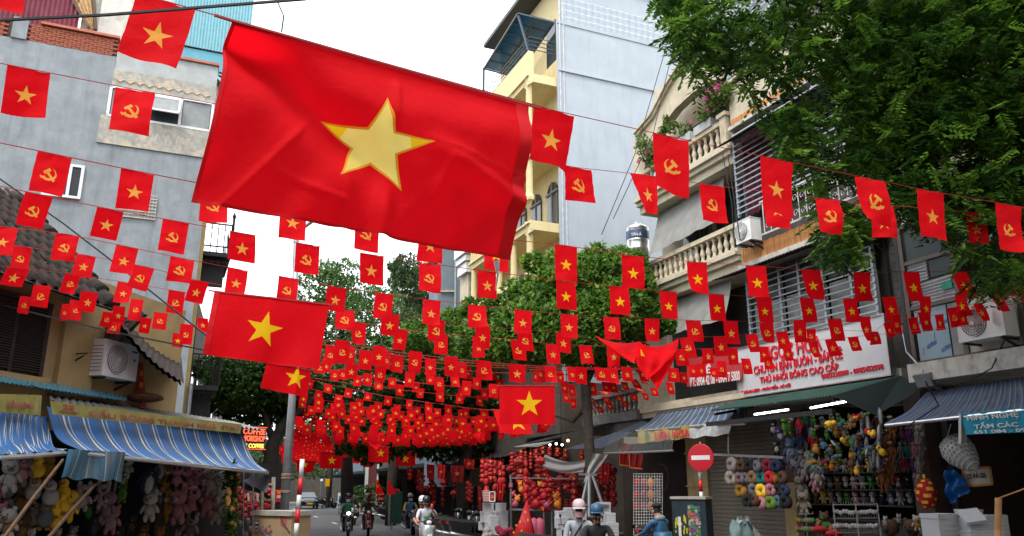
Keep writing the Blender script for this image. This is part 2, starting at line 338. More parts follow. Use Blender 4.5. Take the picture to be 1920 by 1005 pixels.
# gable with arch
gp=[(-4.3,13.85),(-3.2,14.1),(-2.2,14.75),(-1.2,15.2),(-.6,15.3),(0,15.2),(.58,14.95)]
ar=[(-4.1,12.35),(-3.6,13.0),(-2.9,13.55),(-2.0,13.9),(-1.0,14.02),(0,13.95),(.58,13.75)]
g=MB()
for i in range(6):
    g.hexa([RS(*ar[i],0),RS(*ar[i+1],0),RS(*ar[i+1],-.3),RS(*ar[i],-.3),RS(*gp[i],0),RS(*gp[i+1],0),RS(*gp[i+1],-.3),RS(*gp[i],-.3)])
g.hexa([RS(-4.6,12.3,0),RS(-4.1,12.35,0),RS(-4.1,12.35,-.3),RS(-4.6,12.3,-.3),RS(-4.6,13.8,0),RS(-4.3,13.85,0),RS(-4.3,13.85,-.3),RS(-4.6,13.8,-.3)])
g.build('arched_gable',CREAM,ch)
g=MB()
for off,hh,dd in ((0,.1,.1),(.1,.08,.18)):
    for i in range(6):
        q=[RS(gp[i][0],gp[i][1]+off,0),RS(gp[i+1][0],gp[i+1][1]+off,0)]; n=RF.n*dd; e=Vector((0,0,hh)); b=-RF.n*.3
        g.hexa([q[0]+n,q[1]+n,q[1]+b,q[0]+b,q[0]+n+e,q[1]+n+e,q[1]+b+e,q[0]+b+e])
g.build('gable_moulding',CREAM2,ch)
for a in (-3.3,-1.5):   # doors behind lower balcony
    w=MB().fb(RF,a,a+1.5,8.5,10.9,-.995,-.93).build('balcony_door',mat('grey_door',(.2,.2,.2),.6,.2),ch)
    for k in range(3): MB().fb(RF,a+.08+k*.47,a+.46+k*.47,8.6,10.8,-.93,-.9).build('door_pane',GLD,w)
MB().fb(RF,-3.8,.3,11.75,13.6,-.99,-.95).build('recess_door',DARK,ch)
MB().fb(RF,-4.2,.4,4.7,7.7,-.99,-.95).build('window_opening',DARK,ch)
# columns at street level
MB().fb(RF,-2.95,-1.95,0,4.1,-2.2,-.35).fb(RF,-2.99,-1.91,2.95,3.0,-2.2,-.31).fb(RF,-2.99,-1.91,2.0,2.04,-2.2,-.31).build('shop_pillar',mat('ochre_pillar',(.42,.32,.16),.8,.15,4,c2=(.2,.15,.09),st=.5,stsc=2.5),ch)
# top railing
rl=MB()
for k in range(8): rl.bar(RS(-3.2,14.45+k*.145,-.5),RS(-.3,14.45+k*.145,-.5),.018 if k<7 else .03)
for a in (-3.2,-2.2,-1.2,-.3): rl.bar(RS(a,14.2,-.5),RS(a,15.5,-.5),.03)
rl.build('roof_railing',GALV,ch)
# fabric blinds
BLIND=stripes('blind_cloth',1,[(0,(.3,.3,.285))],.8,trans=.3,dirt=.4)
def blind(name,label,px,dd):
    P=[RF.w(*p,d) for p,d in zip(px,dd)]; f=bil(*P); fo=(P[1]-P[0]).cross(P[3]-P[0]).normalized()
    MBs=MB().sheet(lambda u,v:f(u,v)+fo*(.05*math.sin(v*3.1)+.02*math.sin(u*21+v*3)*v+.012*math.sin(u*43)*v),40,10,0,.006); o=MBs.build(name,BLIND,None,True); return tag(o,label,'awning')
blind('fabric_blind','grey canvas blind sloping over the upper stone balcony of the cream house',[(1237,385),(1357,284),(1352,410),(1214,480)],[-.8,-.8,.15,.25])
blind('fabric_blind','lower grey canvas blind hanging behind flags beneath the balcony cornice',[(1252,545),(1372,505),(1360,597),(1240,633)],[-.6,-.6,.1,.2])
# flower boxes and plants
BOXM=mat('planter_grey',(.4,.41,.4),.8,.15)
TREES=[]
for i,a in enumerate((-2.5,-1.5,-.45)):
    t=tag(MB().fb(RF,a-.45,a+.4,12.45,12.72,-.16,.14).build('planter_box',BOXM),['leftmost grey planter box on the upper balustrade','middle grey planter box on the upper balustrade','right grey planter box under the pink flowers'][i],'planter','planters on the balustrade')
# phone banner on lower cornice
bn=thing('phone_banner','red banner with white phone numbers on the cream house ledge','banner',RF.w(1340,690,.1))
f=bil(RF.w(1288,725,.25),RF.w(1392,712,.25),RF.w(1392,660,.1),RF.w(1288,672,.1))
MB().sheet(lambda u,v:f(u,v),12,3,0,.004).build('cloth',mat('deep_red_banner',(.33,.02,.02),.7,.15),bn)
ftext('ĐT: 0904 42 08 - 0904 7 5800',bn,WHITE,RF,(1294,726),(1388,713),(1294,708),.33,.004); ftext('HẾ',bn,WHITE,RF,(1312,702),(1334,699),(1312,682),.33,.004)
# ---- house with the shop sign
sh=thing('sign_house','grey shop house with barred windows above a white sign board','house',RS(3,0))
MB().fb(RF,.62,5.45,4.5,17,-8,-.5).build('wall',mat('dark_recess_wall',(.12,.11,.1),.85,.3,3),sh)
MB().fb(RF,.62,5.45,4.05,4.45,-8,-.05).build('floor_slab',CONC,sh)
MB().fb(RF,.66,5.4,12.25,13.4,-.45,-.02).build('upper_wall',CREAM,sh)
MB().fb(RF,.64,5.42,13.42,13.5,-.45,.08).build('sill_band',CREAM2,sh)
MB().fb(RF,.66,5.4,11.95,12.05,-.45,.1).build('ledge',CONC,sh); MB().fb(RF,.66,5.4,7.75,7.9,-.45,.12).build('ledge',CONC,sh)
sl=MB().fb(RF,0,.085,0,.33,0,.03).mesh('wood_slat',TERRA,False,RS(0,0))
def slats(z,a0,a1,d,h):
    n=int((a1-a0)/.095)
    for i in range(n):
        inst(sl,'wood_slat',sh,Matrix.Translation(RS(a0+i*.095,z+random.uniform(-.012,.012),d+random.uniform(0,.02)))@Matrix.Diagonal((1,1,h/.33,1)))
slats(12.06,.75,3.7,0,.2); slats(7.92,.75,5.3,.0,.42)
# barred window, upper
def bars(name,parent,a0,a1,z0,z1,d,n,verts,m=GALV,r=.02):
    for a in verts: MB().fb(RF,a-.035,a+.035,z0,z1,d-.03,d+.04).build('upright',m,parent)
    b=MB().aab(0,1,-.012,.012,-r,r).mesh('bar',m)
    for k in range(n):
        z=lerp(z0,z1,(k+.5)/n); inst(b,'bar',parent,Matrix.Translation(RS(a0,z,d+.055))@rot_scale(a1-a0))
def rot_scale(L):   # scale along RF.t
    q=Matrix(((RF.t.x,-RF.t.y,0),(RF.t.y,RF.t.x,0),(0,0,1))).to_4x4(); return q@Matrix.Diagonal((L,1,1,1))
MB().fb(RF,.72,5.3,9.3,11.8,-.49,-.42).build('window_dark',DARK,sh)
cu=MB().sheet(lambda u,v:RS(lerp(.8,2.35,u),lerp(9.35,11.7,v),-.25+.05*math.sin(u*38)),40,2,0,.01).build('curtain',mat('maroon_curtain',(.13,.025,.035),.85,.15),sh)
bars('window_grille',sh,.72,5.3,9.3,11.85,-.02,15,(.74,2.4,3.9,5.28))
# iron scroll balcony
ib=MB()
for k in range(13):
    a=2.0+k*.26; ib.bar(RS(a,8.42,.25),RS(a,9.3,.25),.012)
    for q in (0,1):
        c=[RS(a+.13+.09*math.cos(t)*(1-t/9),8.62+.4*q+.11*math.sin(t)*(1-t/9),.25) for t in [i*.55 for i in range(13)]]; ib.tube(c,.011,4)
ib.bar(RS(1.9,9.32,.25),RS(5.3,9.32,.25),.025); ib.bar(RS(1.9,8.42,.25),RS(5.3,8.42,.25),.025); ib.bar(RS(1.9,9.32,.25),RS(1.9,9.32,-.4),.02)
ib.build('iron_balcony',mat('pale_iron',(.45,.45,.43),.5,.2),sh)
# upper right white grille window
MB().fb(RF,.8,2.6,13.5,16.6,-.4,-.36).build('window_pane',FROST,sh)
bars('window_grille',sh,.75,2.7,13.5,16.6,.0,13,(.75,1.4,2.05,2.7))
# corrugated canopy
f=bil(RF.w(1372,263,-.02),RS(4.6,RF.hit(1372,263)[1],-.02),RS(4.4,RF.hit(1337,280,.9)[1],.9),RF.w(1337,280,.9))
MB().sheet(corr(f,0,0,.014,44,(0,0,1)),176,2,0,.012).build('corrugated_canopy',CORRD,sh)
f=bil(RS(.3,7.74,0),RS(5.4,7.74,0),RS(5.4,7.5,.75),RS(.3,7.5,.75))
MB().sheet(corr(f,0,0,.02,40,(0,0,1)),160,1,0,.012).build('corrugated_canopy',CORRD,sh)
# big lower window
MB().fb(RF,.78,5.15,5.66,7.5,-.45,-.36).build('window_dark',DARK,sh)
cw=mat('frosted_glass_dark',(.06,.065,.065),.2,.4,3,spec=.6); cl=mat('frosted_glass_light',(.24,.26,.25),.3,.35,4,spec=.5)
for i,(x0,x1) in enumerate(((.86,2.02),(2.1,3.5),(3.58,4.35),(4.42,5.02))):
    MB().fb(RF,x0,x1,5.72,6.75,-.2,-.18).build('window_pane',cl,sh); MB().fb(RF,x0,x1,6.8,7.45,-.2,-.18).build('window_pane',cw,sh)
bars('window_frame',sh,.78,5.1,5.68,7.5,-.05,11,(.8,2.06,2.75,3.54,4.4,5.06),GALV,.015)
# white sign board
sg=thing('shop_sign','white sign board with raised red lettering for wholesale stuffed toys','sign',RS(2.9,4.9,.15))
MB().fb(RF,.36,5.36,4.31,5.6,.02,.16).build('board',mat('white_board',(.5,.52,.54),.4,.06,3,c2=(.45,.46,.46),st=.3),sg)
MB().fb(RF,.33,5.39,4.28,4.31,.0,.19).fb(RF,.33,5.39,5.6,5.63,.0,.19).fb(RF,.33,.36,4.31,5.6,.0,.19).fb(RF,5.36,5.39,4.31,5.6,.0,.19).build('edge_trim',STEEL,sg)
RLET=mat('red_letter',(.55,.02,.04),.45,.05)
for b,a0,a1,z0,z1 in (('NGỌC HOA',1.45,3.5,5.02,5.5),('CHUYÊN BÁN BUÔN - BÁN LẺ',1.05,4.1,4.83,5.12),('THÚ NHỒI BÔNG CAO CẤP',1.25,3.95,4.58,4.84),('0983336899 - 0985452998',3.4,5.2,4.44,4.56),('85 HÀNG LƯỢC - HOÀN KIẾM - HÀ NỘI',.46,2.35,4.37,4.5)):
    text(b,sg,RLET,RF.mat(a0,z0,.175),a1-a0,z1-z0,.03)
# ground floor shop
MB().fb(RF,1.45,1.9,0,3.7,-1.2,-.2).build('brick_pillar',mat('brown_tile_pillar',(.09,.055,.05),.6,.2,5),sh)
MB().fb(RF,5.3,5.75,0,4.0,-3,-.15).build('brown_pillar',mat('brown_tile_pillar',(.09,.055,.05)),sh)
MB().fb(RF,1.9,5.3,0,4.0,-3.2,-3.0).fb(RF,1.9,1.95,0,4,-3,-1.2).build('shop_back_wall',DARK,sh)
MB().fb(RF,1.55,1.98,0,2.1,-.18,.0).build('yellow_pier',mat('ochre_pillar',(.42,.32,.16)),sh)
shm=MB().fb(RF,-1.88,1.43,0,.1,0,.05).fb(RF,-1.88,1.43,.035,.065,.05,.062).mesh('shutter_slat',mat('roller_shutter',(.2,.185,.15),.55,.2,3,metal=.2,c2=(.12,.1,.08),st=.5,stsc=1.5),False,RS(0,0))
rs_=thing('roller_shutter','closed brown roller shutter between the ochre pillar and the toy stall','shutter',RS(-.2,0,-.4))
for k in range(33): inst(shm,'shutter_slat',rs_,Matrix.Translation(RS(0,.05+k*.112,-.45)))
MB().fb(RF,-1.9,1.44,3.76,4.05,-.9,-.3).build('shutter_box',mat('roller_shutter',(.2,.19,.16)),rs_)
# green canopy over stall
ga=thing('green_canopy','green corrugated canopy below the white sign board','awning',RS(3,4,.8))
f=bil(RS(.3,4.27,.02),RS(5.5,4.27,.02),RS(5.0,3.84,1.5),RS(.85,3.88,1.5))
MB().sheet(corr(f,0,0,.018,46,(0,0,1)),184,2,0,.01).build('sheet',GREENR,ga)
MB().poly([RS(5.5,4.27,.03),RS(6.0,3.95,.02),RS(5.6,3.4,1.0),RS(5.0,3.84,1.5)]).build('side_flap',mat('dark_green_tarp',(.006,.017,.015),.8,.2),ga)
MB().bar(RS(.7,3.54,1.5),RS(5.0,3.52,1.5),.05).bar(RS(.9,3.78,1.4),RS(.4,4.0,.1),.03).bar(RS(4.9,3.76,1.4),RS(5.4,4.0,.1),.03).build('edge_beam',DKMET,ga)
TUBE=mat('lit_tube',(1,1,1),.5,0,emit=6)
for i,(a,b) in enumerate((((1415,777),(1478,768)),((1520,765),(1590,752)))):
    A=RF.w(*a,1.1);B=RF.w(*b,1.1); t=thing('tube_light',['left pair of lit white tubes under the green canopy','right pair of lit white tubes under the green canopy'][i],'lamp',(A+B)/2,'tube lights under the green canopy')
    M_=(A+B)/2; MB().bar(A+Vector((0,0,.05)),B+Vector((0,0,.05)),.03).build('batten',DKMET,t)
    for q in ((A,M_.lerp(A,.05)),(M_.lerp(B,.05),B)): MB().tube(q,.02,8).build('lit_tube',TUBE,t)
# ---- concrete house, far right
cc=thing('concrete_house','weathered pale concrete house with makeshift window panels at right edge','house',RS(7.5,0))
MB().fb(RF,5.95,10.5,4.05,4.42,-6,.35).build('ledge',CONC,cc)
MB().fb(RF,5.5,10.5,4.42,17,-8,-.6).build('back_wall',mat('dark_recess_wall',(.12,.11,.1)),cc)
MB().fb(RF,7.15,10.5,4.42,5.9,-.58,0).build('white_wall',CONC,cc)
MB().fb(RF,7.2,10.5,7.4,10.2,-.58,-.02).build('upper_wall',CREAM,cc)
MB().fb(RF,5.9,7.05,7.5,8.2,-.5,-.04).fb(RF,7.0,10.5,10.5,17,-.58,-.1).build('cladding',CONC,cc)
for z in (8.3,11.2): MB().fb(RF,8.2,9.6,z,z+1.5,-.02,.03).build('window',GLD,cc)
fb_=mat('brown_frame',(.1,.075,.06),.5,.2)
wf=MB()
for a in (5.9,6.2+.9,8.3): wf.fb(RF,a-.05,a+.05,4.42,7.45,-.05,.05)
for z in (4.47,5.62,6.6,7.42): wf.fb(RF,5.95,8.25,z-.04,z+.04,-.04,.04)
wfo=wf.build('window_frame',fb_,cc)
MB().fb(RF,5.95,7.05,6.64,7.38,-.03,-.01).build('window_pane',GLD,cc); MB().fb(RF,7.15,8.25,6.64,7.38,-.03,-.01).build('window_pane',FROST,cc)
GALS=mat('galvanised_sheet',(.38,.4,.41),.4,.2,4,metal=.5)
f=bil(RS(5.97,5.66,.0),RS(7.04,5.66,.0),RS(7.04,6.15,.0),RS(5.97,6.1,.0)); MB().sheet(corr(f,0,0,.018,7,RF.n,1),2,56,0,.006).build('corrugated_panel',GALS,cc)
f=bil(RS(5.97,6.15,-.01),RS(6.45,6.15,-.01),RS(6.45,6.56,-.01),RS(5.97,6.56,-.01)); MB().sheet(corr(f,0,0,.018,6,RF.n,1),2,48,0,.006).build('corrugated_panel',GALS,cc)
MB().fb(RF,6.5,7.04,6.18,6.56,-.04,-.02).build('window_pane',GLD,cc); MB().fb(RF,6.75,7.0,5.85,6.0,.03,.04).build('green_scrap',mat('green_plastic',(.0,.25,.14),.5),cc)
fl=MB().fb(RF,6.0,6.75,4.5,5.56,-.02,.0).build('blue_film_pane',mat('pale_blue_film',(.22,.33,.38),.35,.1,3),cc)
MB().fb(RF,6.78,7.04,4.5,5.56,-.03,-.01).build('window_pane',FROST,cc)
LB=mat('blue_print',(.02,.09,.3),.5)
for x,z in ((6.08,5.25),(6.5,5.1),(6.2,4.72),(6.52,4.6)): text('ALUTITAN',cc,LB,RF.mat(x,z,.006),.24,.09,.002,shear=.35)
for x,z in ((6.1,4.62),(6.06,5.35),(6.4,4.9)): MB().bar(RS(x,z,.005),RS(x+.02,z+.16,.005),.004).build('red_print',RLET,cc)
# gap between with iron bars
gb=MB()
for k in range(14): gb.bar(RS(5.45,5.0+k*.2,-.2),RS(5.9,5.0+k*.2,-.25),.02)
gb.bar(RS(5.6,4.5,-.2),RS(5.6,8,-.2),.03).build('gap_bars',DKMET,cc)
fl=thing('flood_lamp','grey square flood lamp tilted under the concrete ledge','lamp',RF.w(1733,712,.3))
c=RF.w(1733,712,.35); MB().box(c,RF.t*.19,(RF.n*.4+Vector((0,0,.9))).normalized()*.13,(RF.n*.9-Vector((0,0,.4))).normalized()*.05).build('housing',GREYMET,fl); MB().tube([c,c+Vector((0,0,.2)),RF.w(1700,660,.05),RF.w(1690,610,.02)],.02,5).build('cable_conduit',GREYMET,fl)
# ---- house behind the tank
th=thing('tank_house','low grey house with roof slab and balusters behind the centre tree','house',RS(-6.4,0))
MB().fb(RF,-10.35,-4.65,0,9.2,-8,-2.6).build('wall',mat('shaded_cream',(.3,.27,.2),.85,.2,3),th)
MB().fb(RF,-8.3,-4.62,4.1,4.4,-2.6,.3).fb(RF,-8.35,-4.62,3.8,4.08,-2.6,.1).build('balcony_floor',mat('grey_stone',(.17,.17,.16)),th)
balustrade(th,RF,-8.2,-4.8,4.42,.1,BALMG,mat('grey_stone',(.17,.17,.16)))
f=bil(RS(-8.9,9.9,-4),RS(-4.4,9.9,-4),RS(-4.4,9.25,-.3),RS(-8.9,9.25,-.3)); MB().sheet(corr(f,0,0,.03,24,(0,0,1)),96,2,0,.02).build('roof_sheet',CORRD,th)
MB().fb(RF,-8.8,-4.5,9.0,9.2,-4,-.4).build('eave_beam',CREAM,th)
tk=thing('water_tank','round steel rooftop water tank beside the grey blind','tank',RS(-4.9,8,-.4))
a,z=RF.hit(1197,480,-.4); c=RS(a,z,-.4)
MB().lathe(c,[(.36,0),(.4,.04),(.4,.2),(.41,.22),(.4,.24),(.4,.5),(.41,.52),(.4,.54),(.4,.95),(.41,.97),(.4,.99),(.36,1.08),(.14,1.16),(.14,1.22),(.03,1.24)],24).build('shell',STEEL,tk,True)
MB().lathe(c+Vector((0,0,.56)),[(.403,0),(.406,.01),(.406,.3),(.403,.31)],24).build('blue_band',mat('navy_band',(.05,.08,.16),.4),tk,True)
m4=Matrix.Identity(4)
vd=Vector((-c.x,-c.y,0)).normalized(); xx=Vector((-vd.y,vd.x,0)); pp=c+vd*.415+Vector((0,0,.62))-xx*.22
for i in range(3): m4[i][0]=xx[i];m4[i][1]=(0,0,1)[i];m4[i][2]=vd[i];m4[i][3]=pp[i]
text('TÂN Á',tk,WHITE,m4,.36,.13,.01)
# ---- tall yellow house
YF=Fr((RF.o+RF.n*1.35)[:2],(RF.t.x,RF.t.y)); YS=YF.pt
yh=thing('yellow_house','tall yellow townhouse with columned balconies and blue glass roof terrace','house',YS(-13,0))
E0,E1=-10.42,-17.6
MB().fb(YF,E1,E0,0,24.5,-9,-1.6).build('wall',YELW,yh)
MB().fb(YF,E0+.002,E0+.12,6,21.9,-12,-1.3).fb(YF,E0+.002,E0+.16,21.9,22.05,-12,-1.3).fb(YF,E0+.002,E0+.14,23.3,30,-12,-1.3).fb(YF,E0+.122,E0+.2,19.55,19.62,-12,-1.35).build('side_wall',BLUEG,yh)
f=bil(YS(E0+.05,22.05,-1.5),YS(E0+.05,22.05,-12),YS(E0+.12,23.3,-12),YS(E0+.12,23.3,-1.5))
MB().sheet(lambda u,v:f(u,v)+RF.t*(.04*abs(math.sin(u*100))+.05*((v*4)%1)),200,24,0,.02).build('tile_band',mat('pale_blue_tile',(.42,.48,.54),.6,.1),yh)
for a_ in (-1.42,-1.6): MB().tube([YS(E0+.12,6,a_),YS(E0+.12,24,a_)],.05,6).build('drain_pipe',GREYMET,yh)
COLM=MB().lathe((0,0,0),[(.22,0),(.22,.1),(.16,.16),(.15,.25),(.13,2.0),(.15,2.06),(.17,2.12),(.22,2.2),(.22,2.3)],14).mesh('column',YELW,True)
ptop=[20.3,16.95,13.6,10.25]
for zt in ptop:
    b=MB().fb(YF,E1,E0-.02,zt-1.45,zt-1.2,-1.6,.0).fb(YF,E1,E0-.02,zt-1.2,zt-1.12,-1.6,.1)
    if zt==20.3: b.fb(YF,E1,E0-.02,zt-1.12,zt,-.2,.04).fb(YF,E1,E0-.02,zt-1.12,zt-.02,-1.5,-1.4)
    else:
        n=MB(); b.fb(YF,E1,E0-.02,zt-.14,zt,-.16,.06)
        for k in range(18): n.fb(YF,E1+.1+k*.29,E1+.24+k*.29,zt-1.12,zt-.14,-.1,.0)
        n.build('baluster_row',YELW,yh)
    b.build('balcony',YELW,yh)
    if zt<20:
        for a in (E0-.35,E0-2.0,E0-3.6,E1+.3): inst(COLM,'column',yh,Matrix.Translation(YS(a,zt-.02,-.12)))
        for k in range(3):
            a=E0-1.1-k*1.65; w=MB().fb(YF,a-.5,a+.5,zt-1.1,zt+.7,-1.6,-1.52)
            for q in range(6):
                t0,t1=math.pi*q/6,math.pi*(q+1)/6; w.hexa([YS(a,zt+.7,-1.52),YS(a+.5*math.cos(t0),zt+.7+.5*math.sin(t0),-1.52),YS(a+.5*math.cos(t1),zt+.7+.5*math.sin(t1),-1.52),YS(a,zt+.7,-1.52),YS(a,zt+.7,-1.6),YS(a+.5*math.cos(t0),zt+.7+.5*math.sin(t0),-1.6),YS(a+.5*math.cos(t1),zt+.7+.5*math.sin(t1),-1.6),YS(a,zt+.7,-1.6)])
            wo=w.build('arched_window',GLD,yh)
            MB().fb(YF,a-.03,a+.03,zt-1.1,zt+1.2,-1.52,-1.48).fb(YF,a-.55,a+.55,zt+.66,zt+.74,-1.52,-1.46).build('window_frame',mat('grey_door',(.2,.2,.2)),wo)
# side end of the balconies (seen from the street corner)
for zt in (16.95,13.6,10.25):
    arch=MB()
    for q in range(8):
        x0,x1=-1.5+q*.19,-1.5+(q+1)*.19; h=lambda x:zt+1.75+.35*math.sin((x+1.5)/1.52*math.pi)
        arch.hexa([YS(E0-.25,h(x0),x0),YS(E0-.25,h(x1),x1),YS(E0-.03,h(x1),x1),YS(E0-.03,h(x0),x0),YS(E0-.25,zt+2.3,x0),YS(E0-.25,zt+2.3,x1),YS(E0-.03,zt+2.3,x1),YS(E0-.03,zt+2.3,x0)])
    for a in range(3):
        xa=E0-.4-a*1.62
        for q in range(8):
            x0,x1=xa-1.55+q*.19,xa-1.55+(q+1)*.19; h=lambda x:zt+1.7+.4*math.sin((x-xa+1.55)/1.52*math.pi)
            arch.hexa([YS(x0,h(x0),-.02),YS(x1,h(x1),-.02),YS(x1,h(x1),-.22),YS(x0,h(x0),-.22),YS(x0,zt+2.25,-.02),YS(x1,zt+2.25,-.02),YS(x1,zt+2.25,-.22),YS(x0,zt+2.25,-.22)])
    arch.build('arcade',YELW,yh)
BG=glass('blue_canopy_glass',(.015,.11,.24),.85,.1)
q0,q1,q2_=RF.w(907,127,1.45),RF.w(971,23,1.45),RF.w(1038,40,.0); f=bil(q0,q1,q2_,q2_+(q0-q1))
MB().sheet(lambda u,v:f(u,v),6,3,0,.02).build('glass_canopy',BG,yh)
fm=MB()
for k in range(7): fm.bar(f(k/6,0)-Vector((0,0,.05)),f(k/6,1)-Vector((0,0,.05)),.03)
for v in (0,.5,1): fm.bar(f(0,v)-Vector((0,0,.08)),f(1,v)-Vector((0,0,.08)),.04)
fm.bar(f(0,0),f(0,0)-Vector((0,0,2.2)),.04).bar(f(.98,.02),YS(E0-.1,20.2,-.05),.04)
for k in range(4): fm.bar(YS(E1,20.45+k*.2,-.05),YS(E0-.1,20.45+k*.2,-.05),.015).bar(YS(E0-.1,20.45+k*.2,-.05),YS(E0-.1,20.45+k*.2,-1.5),.015)
fm.build('canopy_frame',mat('dark_blue_steel',(.05,.07,.09),.4,.1,metal=.4),yh)
MB().fb(YF,E0-1.5,E0-.6,20.3,22.6,-1.6,-1.55).build('terrace_door',GLD,yh)
MB().fb(YF,E1,E0+.3,24.5,24.7,-9,-.6).build('roof_slab',DKMET,yh)
MB().fb(YF,E1,E0,0,8.4,-1.58,-1.2).build('shade_lower_front',DIMC,yh); MB().fb(YF,E0+.002,E0+.12,0,5.99,-12,-1.3).build('shade_side_wall',DIMC,yh)  # dark panels that paint street-level shade over the yellow walls
# loose wires on the party wall
for i,(a,b,sag) in enumerate((((1058,128),(1240,160),.5),((1060,140),(1240,175),.9),((1062,165),(1235,195),.4),((1100,190),(1130,205),.05),((1065,205),(1110,190),.02),((1108,310),(1135,302),.02))):
    A=YP.w(*a,.3);B=YP.w(*b,.3); tag(MB().tube([A.lerp(B,t/10)-Vector((0,0,sag*4*(t/10)*(1-t/10))) for t in range(11)],.02,4).build('wall_cable',WIRE),'%s cable sagging across the blue grey party wall'%['topmost long','second long','lowest long','short dangling','short upper stub of','lowest short stub of'][i],'cable','cables on the party wall')
# ---- pale house beyond
RF2=Fr((1.3,33.3),(.323,-.946)); LF2=Fr((-9,24),(-.3,.954))
wh=thing('slate_house','slate blue and white house beyond the yellow house','house',at(860,600,44))
q=Fr((at(880,500,43).x,43),(.919,.393))
a0,_=q.hit(822,500); a1,_=q.hit(884,500)
MB().fb(q,a0,a1,2,q.hit(860,436)[1],-1.6,0).build('side_wall',SLATE,wh)
MB().fb(q,a0-.5,a0-.02,q.hit(830,492)[1],q.hit(830,440)[1],-1.2,-.1).build('front_wall',mat('orange_cream',(.6,.4,.22),.8,.1),wh)
MB().tube([q.w(854,470,.08),q.w(852,650,.08)],.06,6).build('drain_pipe',GREYMET,wh); MB().bar(q.w(826,546,.06),q.w(852,546,.06),.05).build('ledge',CONC,wh)
w2=thing('white_cornice_house','white house front with stepped cornice between slate and yellow houses','house',at(885,600,38))
q2=Fr((at(895,500,38.5).x,38.5),(.919,.393))
def qz(y,px=885): return q2.hit(px,y)[1]
a0,_=q2.hit(868,500); a1,_=q2.hit(925,500)
MB().fb(q2,a0+.3,a1,2,qz(430),-1.2,0).build('wall',CREAM,w2)
MB().fb(q2,a0-.1,a1,qz(480),qz(462),-1.1,.5).fb(q2,a0,a1,qz(492),qz(482),-1.1,.35).fb(q2,a0+.1,a1,qz(512),qz(494),-1.1,.2).build('cornice',FRAME,w2)
MB().fb(q2,a0+.35,a1,qz(575),qz(515),.01,.1).build('window',FROST,w2)
for i,(x0,x1,Y,hh) in enumerate(((380,520,128,9),(522,640,118,8))):
    A_,B_=at(x0,912,Y),at(x1,912,Y-4); q_=Fr((A_.x,A_.y),(B_.x-A_.x,B_.y-A_.y)); l_=(B_-A_).xy.length
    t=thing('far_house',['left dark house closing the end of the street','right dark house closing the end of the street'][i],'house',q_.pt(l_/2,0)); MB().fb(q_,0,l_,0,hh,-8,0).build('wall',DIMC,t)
    for k in range(3): MB().fb(q_,l_*(k+.3)/3,l_*(k+.7)/3,3.5,5.2,.01,.06).build('window',GLD,t)
# ---- far street houses both sides (half hidden by trees)
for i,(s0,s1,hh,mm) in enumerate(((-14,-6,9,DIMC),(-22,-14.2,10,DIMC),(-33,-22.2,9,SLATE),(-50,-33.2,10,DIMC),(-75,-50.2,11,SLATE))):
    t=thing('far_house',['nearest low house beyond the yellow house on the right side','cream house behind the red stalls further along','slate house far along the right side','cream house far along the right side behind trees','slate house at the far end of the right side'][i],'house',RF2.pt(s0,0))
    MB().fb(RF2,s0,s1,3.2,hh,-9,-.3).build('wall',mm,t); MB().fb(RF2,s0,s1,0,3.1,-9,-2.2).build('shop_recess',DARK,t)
    MB().fb(RF2,s0,s1,3.1,3.3,-2.2,1.6).build('shop_canopy',mat('dark_green_tarp',(.015,.045,.04)),t)
    for k in range(3):
        a=s0+(k+.5)*(s1-s0)/3; w=MB().fb(RF2,a-.6,a+.6,5,6.8,-.28,-.22).build('window',GLD,t); MB().fb(RF2,a-.7,a+.7,4.86,4.98,-.28,-.1).build('sill',CONC,w)
for i,(s0,s1,hh,mm) in enumerate(((3.5,10,9,YELW),(10.2,19,10,DIMC),(19.2,32,9,SLATE),(32.2,60,10,DIMC),(60.2,100,10,SLATE))):
    t=thing('far_house',['yellow house behind the dark left tree','cream house behind the coffee sign','slate house far along the left side','cream house far along the left side','slate house at the far end of the left side'][i],'house',LF2.pt(s0,0))
    MB().fb(LF2,s0,s1,3.2,hh,-9,-1.5).build('wall',mm,t); MB().fb(LF2,s0,s1,0,3.1,-9,-2.5).build('shop_recess',DARK,t)
    MB().fb(LF2,s0,s1,3.1,3.25,-2.5,.4).build('shop_canopy',mat('dark_green_tarp',(.015,.045,.04)),t)
    for k in range(3):
        a=s0+(k+.5)*(s1-s0)/3; w=MB().fb(LF2,a-.6,a+.6,5,6.8,-1.48,-1.42).build('window',GLD,t); MB().fb(LF2,a-.7,a+.7,4.86,4.98,-1.48,-1.3).build('sill',CONC,w)
